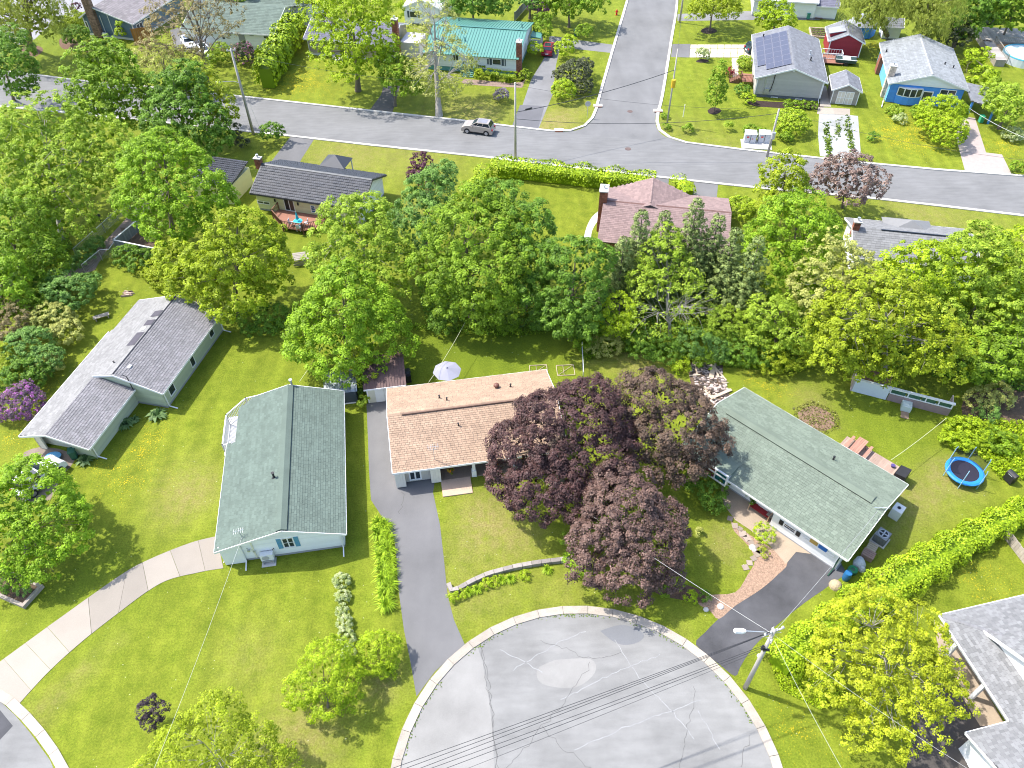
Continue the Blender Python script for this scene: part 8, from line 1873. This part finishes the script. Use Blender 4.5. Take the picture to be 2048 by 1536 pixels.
g = H.c+H.B*(-5.2-H.bc)+H.A*(51.6-H.ac); r = empty('barbecue', (g[0], g[1], .27), -H.psi, 'large barbecue under a black cover on the weathered deck', 'barbecue'); mb = MB(); mb.prism([(-.45, -.6), (.45, -.6), (.45, .6), (-.45, .6)], 0, .85); mb.prism([(-.45, -.6), (.45, -.6), (.45, .6), (-.45, .6)], [.85]*4, [.95, 1.1, 1.1, .95]); mb.build('cover', DARK, r)
g = H.c+H.B*(-6.2-H.bc)+H.A*(52.4-H.ac); r = empty('flower_pot', (g[0], g[1], .27), 0, 'small purple pot at the edge of the weathered deck', 'pot'); mb = MB(); mb.tube([(0, 0, 0), (0, 0, .25)], [.12, .18], n=10); mb.build('pot', mat('purple_glaze', (.08, .06, .2), .4, .1), r)
# things along the gable wall of the right-hand house
def at5(b, a): q = H5.c+H5.B*(b-H5.bc)+H5.A*(a-H5.ac); return (q[0], q[1], 0)
b_, a_ = H5.px(1810, 985); r = empty('water_heater', at5(-3.75, 48.0), -H5.psi, 'white boxy cabinet at the back corner of the sage roof', 'cabinet'); mb = MB(); mb.box(-.4, .4, -.45, .45, 0, 1.1); mb.build('body', WHITE, r); mb = MB(); mb.tube([(0, 0, 1.1), (0, 0, 1.13)], .15, n=10); mb.build('cap', DARK, r)
r = empty('air_conditioner', at5(-3.5, 44.9), -H5.psi, 'grey air conditioning unit with round fan beside the sage roof', 'air conditioner'); ACG = mat('ac_grey', (.24, .25, .27), .5, .1)
mb = MB(); mb.box(-.48, .48, -.48, .48, .08, .95); mb.build('case', ACG, r); mb = MB(); mb.tube([(0, 0, .95), (0, 0, .99)], .4, n=20); mb.build('fan_ring', METAL, r); mb = MB(); mb.tube([(0, 0, .985), (0, 0, 1.0)], .34, n=20); mb.build('fan_well', DARK, r); mb = MB(); [mb.bar((0, 0, 1.01), (.33*math.cos(t), .33*math.sin(t), 1.01), .09, .02) for t in (0, 1.57, 3.14, 4.71)]; mb.build('fan_blade', METAL, r)
mb = MB(); [mb.box(-.49, .49, -.49, .49, .15+i*.1, .17+i*.1) for i in range(8)]; mb.build('louvres', DARK, r, kind='stuff'); mb = MB(); mb.box(-.6, .6, -.6, .6, 0, .08); mb.build('pad', CONC, r)
for i, (b, a, sz_, mt, lb, cat_) in enumerate(((-3.6, 43.6, (.35, .4, .45), mat('plywood', (.4, .33, .25), .8, .15), 'small plywood box below the grey air conditioner', 'box'), (-3.5, 42.8, (.45, .38, .5), mat('reddish_crate', (.3, .2, .17), .8, .2), 'reddish wooden crate in the middle of the clutter by the gable wall', 'crate'))):
    r = empty('crate', at5(b, a), -H5.psi+.1, lb, cat_, 'clutter along the gable wall'); mb = MB(); mb.box(-sz_[0], sz_[0], -sz_[1], sz_[1], 0, sz_[2]-.05); mb.build('body', mt, r)
    for k in range(4): mb = MB(); y = -sz_[1]+k*sz_[1]/2; mb.box(-sz_[0]-.02, sz_[0]+.02, y+.01, y+sz_[1]/2-.02, sz_[2]-.04, sz_[2]); mb.build('slat', mt, r)
r = empty('tarp_bundle', at5(-3.6, 41.7), .3, 'pale grey-white bundle under a crumpled sheet by the gable wall', 'bundle'); mb = MB(); mb.dome((0, 0, 0), .5, .6, 9, 4); mb.dome((.25, .3, 0), .35, .4, 8, 3); mb.dome((-.1, -.45, 0), .3, .45, 7, 3); mb.build('sheet_cover', mat('crumpled_sheet', (.5, .54, .6), .6, .2, 6, 14, bump=.8), r)
r = empty('garden_hose', at5(-3.7, 40.7), 0, 'coiled green hose in a tub by the gable wall', 'hose'); mb = MB(); mb.tube([(0, 0, 0), (0, 0, .35)], .38, n=14); mb.build('tub', mat('dull_green_tub', (.05, .13, .1), .6, .2), r)
for rr in (.33, .26, .19): mb = MB(); mb.tube([(rr*math.cos(t), rr*math.sin(t), .38) for t in np.linspace(0, 6.28, 18)], .035, n=5); mb.build('hose_coil', mat('hose_green', (.03, .25, .12), .5, .1), r)
r = empty('barrel', at5(-3.75, 39.8), 0, 'blue plastic barrel at the front corner of the gable wall', 'barrel'); BLP = mat('blue_barrel_plastic', (.02, .13, .3), .4, .1); mb = MB(); mb.tube([(0, 0, 0), (0, 0, .3), (0, 0, .6), (0, 0, .9)], [.27, .3, .3, .27], n=16); mb.build('shell', BLP, r); mb = MB(); mb.tube([(0, 0, .9), (0, 0, .92)], .24, n=14); mb.build('lid', BLP, r)
r = empty('burlap_mound', at5(-4.0, 38.7), 0, 'tan canvas-covered mound at the end of the white front wall', 'mound'); mb = MB(); mb.dome((0, 0, 0), .5, .5, 12, 4); mb.build('cover', mat('canvas', (.38, .31, .2), .85, .15, 6, 20, bump=.5), r)
r = empty('board', at5(-1.9, 42.6), -H5.psi+.2, 'greenish board lying on the grass beside the gable wall clutter', 'board'); mb = MB(); mb.box(-.25, .25, -.75, .75, 0, .05); mb.build('plank', mat('mossy_board', (.28, .27, .08), .8, .2), r)
# red bench
H = H5; q = P(1521, 1024); r = empty('bench', (q[0], q[1], .02), -H.psi, 'dark red bench with pale wooden arms on the tan patio', 'bench'); RB_ = mat('dark_red_bench', (.26, .015, .02), .6, .1)
for i in range(4): mb = MB(); mb.box(-.85, .85, -.45+i*.16, -.31+i*.16, .42, .46); mb.build('seat_slat', RB_, r)
for i in range(4): mb = MB(); mb.bar((-.85, .22+i*.05, .52+i*.13), (.85, .22+i*.05, .52+i*.13), .03, .11); mb.build('back_slat', RB_, r)
AW_ = mat('pale_arm_wood', (.55, .36, .22), .7, .1)
for x in (-.9, .9):
    mb = MB(); mb.box(x-.04, x+.04, -.5, .2, .62, .67); mb.build('armrest', AW_, r)
    for y in (-.45, .25): mb = MB(); mb.box(x-.04, x+.04, y-.04, y+.04, 0, .62); mb.build('leg', AW_, r)
q = P(1538, 1036); r = empty('side_table', (q[0], q[1], .02), -H.psi, 'small dark side table right of the dark red bench', 'table'); mb = MB(); mb.box(-.25, .25, -.25, .25, .45, .5); mb.build('top', WOODGREY, r); mb = MB(); [mb.box(x-.02, x+.02, y-.02, y+.02, 0, .45) for x in (-.2, .2) for y in (-.2, .2)]; mb.build('frame', DARK, r)
q = P(1500, 1006); shrub('potted bush left of the dark red bench', [(1500, 1000, 9, .6)], 'deep', 190, ls=.1, rc=.2)
q = P(1556, 1122)
# stones beside path, paving edge
for i, (x_, y_, s_) in enumerate(((1505, 1095, .3), (1412, 1219, .22), (1441, 1213, .28), (1519, 1312, .2), (1508, 1100, .2))):
    g = P(x_, y_); mb = MB(); mb.dome((0, 0, 0), s_, s_*.6, 8, 3); o = mb.build('boulder', mat('pale_stone', (.5, .48, .46), .9, .1)); o.location = g
    tag(o, ('pale boulder at the edge of the right-hand front lawn', 'round pale stone in the bark chips near the kerb', 'flat pale stone in the bark chips beside the dark driveway', 'small grey stone beside the near utility pole', 'small stone next to the pale boulder on the lawn edge')[i], 'stone', 'stones in the front gardens')
pv = empty('path', (0, 0, 0), kind='structure')
for i in range(12):
    x_, y_ = 1462+i*8.3+random.uniform(-2, 2), 1040+i*8.8+random.uniform(-3, 3)
    if i > 7: x_, y_ = 1515-(i-8)*8, 1108+(i-8)*9
    g = P(x_, y_)[:2]; s_ = random.uniform(.28, .42); a_ = random.uniform(0, 1.5)
    mb = MB(); mb.prism([g+s_*np.array([math.cos(a_+k*1.57), math.sin(a_+k*1.57)]) for k in range(4)], -.02, .05, random.uniform(.55, .85)); mb.build('flagstone', mat('flagstone', (.42, .34, .28), .9, .12, attr=True), pv, tones=True)
# rubble bed behind right-hand house
BD = mat('pale_timber', (.5, .4, .3), .8, .15)
for a, b, w_, lb in (((1388, 728), (1424, 726), .12, 'pale timber along the far edge of the rubble bed'), ((1389, 730), (1394, 750), .12, 'pale timber standing out at the left of the rubble bed'), ((1378, 753), (1400, 751), .12, 'short pale timber at the left edge of the rubble bed'), ((1428, 725), (1422, 757), .45, 'widest pale plank in the middle of the rubble bed'), ((1430, 740), (1437, 757), .16, 'narrow plank leaning right of the widest plank in the rubble bed'),
                     ((1429, 735), (1452, 762), .14, 'long thin timber running to the right edge of the rubble bed'), ((1404, 777), (1424, 800), .2, 'double pale beam near the sage roof at the rubble bed'), ((1408, 775), (1429, 800), .16, 'second pale beam beside the double one at the sage roof'), ((1425, 797), (1462, 781), .3, 'broad pale board against the sage roof corner'), ((1443, 767), (1456, 767), .1, 'short white batten at the lower right of the rubble bed')):
    pa, pb = P(*a), P(*b); c_ = (pa+pb)/2; mb = MB(); mb.bar(Vector(pa-c_)+Vector((0, 0, .08)), Vector(pb-c_)+Vector((0, 0, .08)), w_, .07); o = mb.build('timber', BD); o.location = c_+np.array([0, 0, random.uniform(.02, .12)]); tag(o, lb, 'timber', 'timbers on the rubble bed')
rub = MB(); rr_ = random.Random(3)
bedp = [tuple(p) for p in gpts([(1380, 726), (1440, 724), (1448, 760), (1460, 795), (1430, 812), (1404, 785), (1385, 760)])]
xs = [p[0] for p in bedp]; ys = [p[1] for p in bedp]; k = 0
while k < 420:
    x, y = rr_.uniform(min(xs), max(xs)), rr_.uniform(min(ys), max(ys))
    if pip(bedp, x, y):
        s_ = rr_.uniform(.05, .22); a_ = rr_.uniform(0, 3); rub.prism([(x+s_*math.cos(a_+q*1.26), y+s_*.7*math.sin(a_+q*1.26)) for q in range(5)], 0, rr_.uniform(.04, .14), rr_.choice((.25, .4, .9, 1.5, 1.9))); k += 1
o = rub.build('rubble', mat('rubble_mix', (.28, .23, .21), .9, .25, attr=True), tones=True); o['kind'] = 'stuff'
# low white greenhouse shed on the right
h = HF(0, 0, 1, 0, 1)
pts = [P(1703, 782, 0), P(1770, 803, 0), P(1890, 834, 0)]
a_ = pts[0]; b_ = P(1895, 832, 0); d = (b_-a_); Lw = np.linalg.norm(d); rz = math.atan2(d[1], d[0])
r = empty('greenhouse', a_, rz, 'low white lean-to greenhouse with dark openings under the broad yellow tree', 'greenhouse')
mb = MB(); mb.box(0, Lw*.36, 0, .12, 0, 1.5); mb.build('solid_wall', mat('white_panel', (.66, .7, .76), .6, .05), r)
mb = MB(); mb.box(Lw*.37, Lw, 0, .12, 0, .95); mb.build('low_wall', mat('mauve_panel', (.3, .22, .22), .8, .15), r)
mb = MB(); mb.box(-.1, Lw+.1, -.05, .2, 1.5, 1.62); [mb.box(x-.05, x+.05, 0, .12, .95, 1.5) for x in (Lw*.37, Lw*.55, Lw*.73, Lw*.86, Lw-.05)]; mb.box(Lw*.37, Lw, -.03, .15, .93, 1.0); mb.build('frame', WHITE, r)
for i in range(4):
    x0 = Lw*(.38+i*.155); mb = MB(); mb.box(x0, x0+Lw*.14, .05, .07, 1.0, 1.5); mb.build('pane', mat('greenish_glass', (.05, .12, .08), .1, .3), r)
mb = MB(); mb.prism([(-.1, .2), (Lw*.36, .2), (Lw*.36, 2.0), (-.1, 2.0)], 1.3, 1.4); mb.build('roof', mat('brown_felt_roof', (.2, .12, .08), .9, .3), r); mb = MB(); mb.box(-.15, .0, 0, 2, 0, 1.5); mb.box(Lw-.1, Lw, .12, 1.4, 0, 1.4); mb.build('side_wall', mat('pinkish_side', (.45, .38, .36), .8, .1), r)
mb = MB(); mb.box(Lw*.52, Lw*.62, -.9, -.02, .0, .6); mb.build('planter_box', mat('pale_planter', (.5, .58, .55), .7, .1), r); mb = MB(); mb.box(Lw*.53, Lw*.61, -1.8, -.95, 0, .05); mb.build('doormat', mat('brown_mat', (.24, .17, .12), .9, .2), r)
# raised bed frame
for i, (x_, y_) in enumerate(((1077, 741), (1131, 741))):
    g = P(x_, y_); r = empty('cold_frame', g, math.radians(3), ('left' if i == 0 else 'right')+' thin wooden garden frame lying on the lawn behind the tan roof', 'frame', 'garden frames on the lawn'); w_ = .85
    mb = MB(); [mb.bar(a, b, .05, .05) for a, b in (((-w_, -.7, .05), (w_, -.7, .05)), ((-w_, .7, .05), (w_, .7, .05)), ((-w_, -.7, .05), (-w_, .7, .05)), ((w_, -.7, .05), (w_, .7, .05)))]; mb.build('frame', BD, r)
    mb = MB(); [mb.bar(a, b, .03, .03) for a, b in (((-w_, -.7, .06), (w_, .7, .06)), ((-.2, -.7, .06), (-.2, .7, .06)))]; mb.build('brace', BD, r)
# fences
def board_fence(label, a, b, hgt, bw, material, group=None, cap=None, tilt=0):
    A = P(*a); B = P(*b); d = B-A; L_ = np.linalg.norm(d); r = empty('board_fence', A, math.atan2(d[1], d[0]), label, 'fence', group); n = int(L_/bw)
    for i in range(n): mb = MB(); x = i*bw; hh = hgt+random.uniform(-.04, .04); mb.prism([(x+.008, -.015+tilt*0), (x+bw-.008, -.015), (x+bw-.008, .015), (x+.008, .015)], .05, hh, random.uniform(.8, 1.2)); mb.build('board', material, r, tones=True)
    mb = MB(); mb.box(0, L_, .015, .06, .35, .43); mb.box(0, L_, .015, .06, hgt-.35, hgt-.27); mb.build('rail', material, r, tones=True)
    k = max(1, int(L_/2.4))
    for i in range(k+1): mb = MB(); x = L_*i/k; mb.box(x-.06, x+.06, .02, .13, 0, hgt+.05); mb.build('post', material, r, tones=True)
    if cap: mb = MB(); mb.box(0, L_, -.07, .1, hgt, hgt+.05); mb.build('cap_rail', cap, r)
    return r
WGV = mat('weathered_board', (.36, .31, .26), .85, .2, attr=True, bump=.2); GBV = mat('grey_board', (.25, .26, .26), .85, .15, attr=True); BBV = mat('amber_board', (.3, .13, .03), .8, .12, attr=True)
board_fence('weathered plank fence in the grass at the lower right edge', (1996, 1062), (2075, 1165), 1.1, .26, WGV)
board_fence('grey board fence beside the back lane below the bright maple', (236, 500), (330, 520), 1.4, .22, GBV, 'grey fences round the lane yard', WHITE)
board_fence('grey board fence running up the back lane', (236, 500), (285, 458), 1.4, .22, GBV, 'grey fences round the lane yard', WHITE)
board_fence('amber wooden fence joined to the slate blue house', (272, 90), (312, 84), 2.6, .3, BBV)
board_fence('weathered fence beside the purple rhododendron at the top', (1030, 42), (1058, 10), 1.5, .3, GBV)
def wire_fence(label, pix, hgt, group='wire fences'):
    ps = gpts(pix); r = empty('wire_fence', (*ps[0], 0), 0, label, 'fence', group); ps = [p-ps[0] for p in ps]
    mb = MB(); pr = resample(ps, 2.5)
    for p in pr: mb.tube([(p[0], p[1], 0), (p[0], p[1], hgt+.05)], .035, n=6)
    mb.build('post', METAL, r)
    for a, b in zip(ps[:-1], ps[1:]): mb = MB(); mb.tube([(*a, hgt), (*b, hgt)], .03, n=6); mb.build('top_rail', mat('bright_rail', (.6, .62, .64), .4, .05), r)
    mb = MB()
    for a, b in zip(ps[:-1], ps[1:]):
        for z in np.arange(.15, hgt-.05, .15): mb.bar((*a, z), (*b, z), .008, .008)
        n = int(np.linalg.norm(b-a)/.15)
        for i in range(n): q = a+(b-a)*i/max(n, 1); mb.bar((*q, .05), (*q, hgt), .008, .008, up=(0, 1, 0))
    mb.build('mesh', METAL, r, kind='stuff')
wire_fence('chain link fence along the left side of the back lane', [(155, 516), (206, 470), (262, 418)], 1.3)
wire_fence('chain link fence along the right side of the back lane', [(172, 548), (208, 518), (226, 517), (236, 502)], 1.3)
wire_fence('white-railed wire fence running down from the fence-line shrubs', [(1163, 700), (1166, 760)], 1.1)
# picnic bench on lawn, retaining wall, planter
g = P(205, 637); r = empty('bench', g, math.radians(28), 'small weathered plank bench on the left back lawn', 'bench')
for i in range(3): mb = MB(); mb.box(-.8, .8, -.3+i*.2, -.12+i*.2, .38, .42); mb.build('plank', WOODGREY, r)
for x in (-.6, .6): mb = MB(); mb.box(x-.05, x+.05, -.25, .25, 0, .38); mb.build('leg', WOODGREY, r)
g = P(256, 588); mb = MB(); random.seed(5); [mb.prism([(random.uniform(-.6, .6)+.18*math.cos(t), random.uniform(-.03, .03)+.15*math.sin(t)+k*.12-.4) for t in (0, 1.5, 3, 4.5)], 0, .1+random.uniform(0, .12), random.uniform(.7, 1.3)) for k in range(7)]; o = mb.build('stone_pile', mat('pinkish_stone', (.36, .26, .22), .9, .2, attr=True), tones=True); o.location = g; tag(o, 'low heap of flat pinkish stones on the left back lawn', 'stone heap')
wl = smooth(gpts([(893, 1172), (905, 1190), (930, 1178), (965, 1160), (1005, 1147), (1050, 1137), (1095, 1130), (1140, 1125)]), 4)
r = empty('retaining_wall', (*wl[0], 0), 0, 'low curved stone retaining wall across the tan house front lawn', 'wall'); wl2 = [p-wl[0] for p in resample(wl, .75)]; wo = offset_line(wl2, -.35)
STN = mat('wall_stone', (.25, .225, .205), .9, .2, attr=True, bump=.3)
for i in range(len(wl2)-1):
    dd = unit(wl2[i+1]-wl2[i])*.015; mb = MB(); hh = .38+random.uniform(-.02, .03); mb.prism([wl2[i]+dd, wl2[i+1]-dd, wo[i+1]-dd, wo[i]+dd][::-1], -.1, hh, random.uniform(.8, 1.25)); mb.build('stone', STN, r, tones=True)
# timber planter bottom-left
g = P(28, 1178); r = empty('planter', g, math.radians(-22), 'weathered timber planter bed with shrubs under the vivid green maple', 'planter')
for x0, x1, y0, y1 in ((-2.2, 2.1, -1.0, -.75), (-2.2, 2.1, .75, 1.0), (1.85, 2.1, -.75, .75), (-2.2, -1.95, -.75, .75)):
    for z in (0, .19): mb = MB(); mb.box(x0, x1, y0, y1, z, z+.18, random.uniform(.85, 1.15)); mb.build('timber', WGV, r, tones=True)
mb = MB(); mb.box(-1.95, 1.85, -.75, .75, 0, .25); mb.build('soil', SOIL, r)
shrub('dark green plant inside the timber planter', [(18, 1168, 17, .6)], 'deep', 191, ls=.11, rc=.22); shrub('small dark plant at the right end of the timber planter', [(50, 1182, 11, .5)], 'blue', 192, ls=.1, rc=.2)
# heat pump on stand, white house
g = P(540, 1128); r = empty('heat_pump', (g[0]-.1, g[1]+.25, 0), math.radians(8.8), 'white outdoor heat pump on a stand against the white gable wall', 'heat pump')
mb = MB(); mb.box(-.5, .5, -.2, .2, .45, 1.15); mb.build('case', WHITE, r); mb = MB(); mb.tube([(-.1, -.2, .8), (-.1, -.23, .8)], .28, n=16); mb.build('fan_grille', mat('grille_grey', (.4, .4, .42), .5, .1), r)
mb = MB(); [mb.box(x-.03, x+.03, -.3, .3, .0, .45) for x in (-.4, .4)]; mb.box(-.45, .45, -.3, -.25, .38, .44); mb.build('stand', METAL, r); mb = MB(); mb.tube([(.4, .2, 1.0), (.6, .3, 1.3), (.62, .38, .9)], .03, n=6); mb.build('pipe', DARK, r)
mb = MB(); mb.box(-.55, .55, -.5, .25, 0, .05); mb.build('pad', CONC, r)
g = P(462, 1112, .9); r = empty('lawn_chair', (*P(455, 1118)[:2], .05), .3, 'white folding chair frame in the porch corner of the white bungalow', 'chair'); mb = MB(); mb.bar((-.3, -.3, 0), (.3, .3, .9), .05, .03); mb.bar((.3, -.3, 0), (-.3, .3, .9), .05, .03); mb.bar((-.3, .3, .9), (.3, .3, .9), .05, .03); mb.build('frame', WHITE, r); mb = MB(); mb.box(-.25, .25, -.2, .2, .42, .46); mb.build('seat', DARK, r)
# hanging baskets and orange bench on the tan house porch
FLO = leafmat('basket_flowers', (.08, .12, .01), (.3, .32, .02), flower=(.7, .22, .02))
for x_, lb in ((1.0, 'hanging flower basket at the left end of the tan house porch'), (4.9, 'hanging flower basket in the middle of the tan house porch')):
    q = H4.c+H4.B*(x_-H4.bc)+H4.A*(40.95-H4.ac); rng = np.random.default_rng(int(x_*10)); C = rng.normal(0, .16, (26, 3)); N = unit(C)
    o = bpy.data.objects.new('hanging_basket', leaf_mesh('hanging_basket', [cluster_leaves(C, N, .13, 22, .12, rng, spread=.5)], FLO)); o.location = (q[0], q[1]-.1, 1.65); link(o); tag(o, lb, 'hanging basket', 'hanging baskets on the tan house porch')
q = H4.c+H4.B*(7.3-H4.bc)+H4.A*(42.0-H4.ac); r = empty('bench', (q[0], q[1], .14), -H4.psi, 'orange bench on the tan house porch', 'bench'); OR = mat('orange_paint', (.6, .16, .01), .6, .1)
for i in range(3): mb = MB(); mb.box(-.7, .7, -.25+i*.17, -.1+i*.17, .42, .46); mb.build('seat_slat', OR, r)
mb = MB(); mb.box(-.7, .7, .26, .3, .46, .85); mb.build('backrest', OR, r); [MBx.build('leg', OR, r) for MBx in [(lambda m_, x, y: (m_.box(x-.03, x+.03, y-.03, y+.03, 0, .42), m_)[1])(MB(), x, y) for x in (-.6, .6) for y in (-.2, .22)]]
# raised garden bed and pool deck, far right
g = P(1640, 68); r = empty('raised_bed', g, math.radians(-10), 'raised vegetable bed with white boards behind the solar-panelled roof', 'garden bed')
mb = MB(); mb.box(-1.7, 1.7, -1.9, -1.75, 0, .35); mb.box(-1.7, 1.7, 1.75, 1.9, 0, .35); mb.box(-1.7, -1.55, -1.75, 1.75, 0, .35); mb.box(1.55, 1.7, -1.75, 1.75, 0, .35); mb.build('frame', BD, r); mb = MB(); mb.box(-1.55, 1.55, -1.75, 1.75, 0, .28); mb.build('soil', SOIL, r)
for k in range(4): rng = np.random.default_rng(k); C = np.stack([np.linspace(-1.3, 1.3, 12), np.full(12, -1.2+k*.8), np.full(12, .35)], 1); o = bpy.data.objects.new('plant_row', leaf_mesh('plant_row', [cluster_leaves(C, np.tile([[0, 0, 1.]], (12, 1)), .15, 10, .2, rng)], LM['weed'])); link(o, r)
c = P(1985, 130); r = empty('pool_deck', (c[0], c[1], 0), math.radians(-8), 'raised wooden pool deck with slatted side at the upper right edge', 'deck')
GD = mat('grey_deck_board', (.36, .33, .31), .85, .15, attr=True)
for i in range(26): mb = MB(); x = 0+i*.42; mb.box(x, x+.39, 6.5, 12.5, 1.0, 1.06, random.uniform(.85, 1.15)); mb.build('deck_board', GD, r, tones=True)
for i in range(18): mb = MB(); y = -.5+i*.42; mb.box(.0, 1.6, y, y+.39, 1.0, 1.06, random.uniform(.85, 1.15)); mb.build('deck_board', GD, r, tones=True)
mb = MB(); mb.box(.05, 11, 6.55, 12.4, 0, .98); mb.box(.05, 1.5, -.5, 6.5, 0, .98); mb.build('deck_frame', WOODGREY, r)
mb = MB(); mb.box(1.7, 9, 5.6, 6.4, .5, .8); mb.build('bench_top', mat('orange_cedar', (.45, .22, .09), .8, .15), r)
railing([(1.65, -.5), (1.65, 6.4), (10, 6.4)], 1.0, 1.9, WOODGREY, r, .3)
pl = empty('swimming_pool', (c[0]+5.6, c[1]+1.6, 0), 0, 'round above-ground pool under a pale blue cover beside the wooden deck', 'pool')
mb = MB(); mb.tube([(0, 0, 0), (0, 0, 1.1)], 3.4, n=32); mb.build('wall', mat('pool_wall', (.55, .6, .63), .5, .05), pl); mb = MB(); nn = 32
mb.add([(3.2*math.cos(2*math.pi*k/nn), 3.2*math.sin(2*math.pi*k/nn), 1.13) for k in range(nn)]+[(0, 0, 1.2)], [(k, (k+1) % nn, nn) for k in range(nn)]); mb.build('cover', mat('pale_blue_cover', (.45, .58, .66), .4, .06), pl); mb = MB(); mb.tube([(3.3*math.cos(t), 3.3*math.sin(t), 1.14) for t in np.linspace(0, 6.283, 33)], .12, n=6); mb.build('rim', mat('pool_blue_rim', (.05, .3, .42), .4, .1), pl)
c = P(1985, 50); r = empty('drain_pipe', (c[0], c[1], .3), 0, 'large black pipe lying beyond the pool deck', 'pipe'); mb = MB(); mb.tube([(-1.8, 0, .1), (1.8, .6, .1)], .4, n=10); mb.build('pipe', DARK, r)
# lounger stuff: wooden steps near left fence row, small shed roof among trees
g = P(604, 525); r = empty('compost_bin', (g[0], g[1], 0), .2, 'weathered wooden crate-like bin between the yellow maple and the feathery tree', 'bin')
for i in range(5): mb = MB(); mb.box(-.9, .9, -.7+i*.3, -.44+i*.3, .85, .9); mb.build('board', WOODGREY, r)
for y in (-.7, .8): 
    for z in (.1, .45): mb = MB(); mb.box(-.9, .9, y-.02, y+.02, z, z+.28); mb.build('side_board', WOODGREY, r)
g = P(404, 604); r = empty('pallet', (g[0], g[1], 0), .3, 'brown wooden pallet leaning behind the long grey roof', 'pallet')
for i in range(6): mb = MB(); mb.box(-.5, .5, -.8+i*.28, -.6+i*.28, .3, .34); mb.build('slat', mat('pallet_brown', (.25, .15, .11), .85, .2), r)
mb = MB(); mb.box(-.5, -.4, -.8, .85, 0, .3); mb.box(.4, .5, -.8, .85, 0, .3); mb.build('bearer', WOODBROWN, r)
g = P(207, 455); r = empty('lamp_post', g, 0, 'short black post lamp standing beside the left wire fence', 'lamp'); mb = MB(); mb.tube([(0, 0, 0), (0, 0, 1.6)], .05, n=6); mb.build('post', DARK, r); mb = MB(); mb.dome((0, 0, 1.6), .28, .3, 8, 3); mb.build('head', DARK, r)
print('LEAVES', LEAFCOUNT[0], 'objects', len(bpy.data.objects))
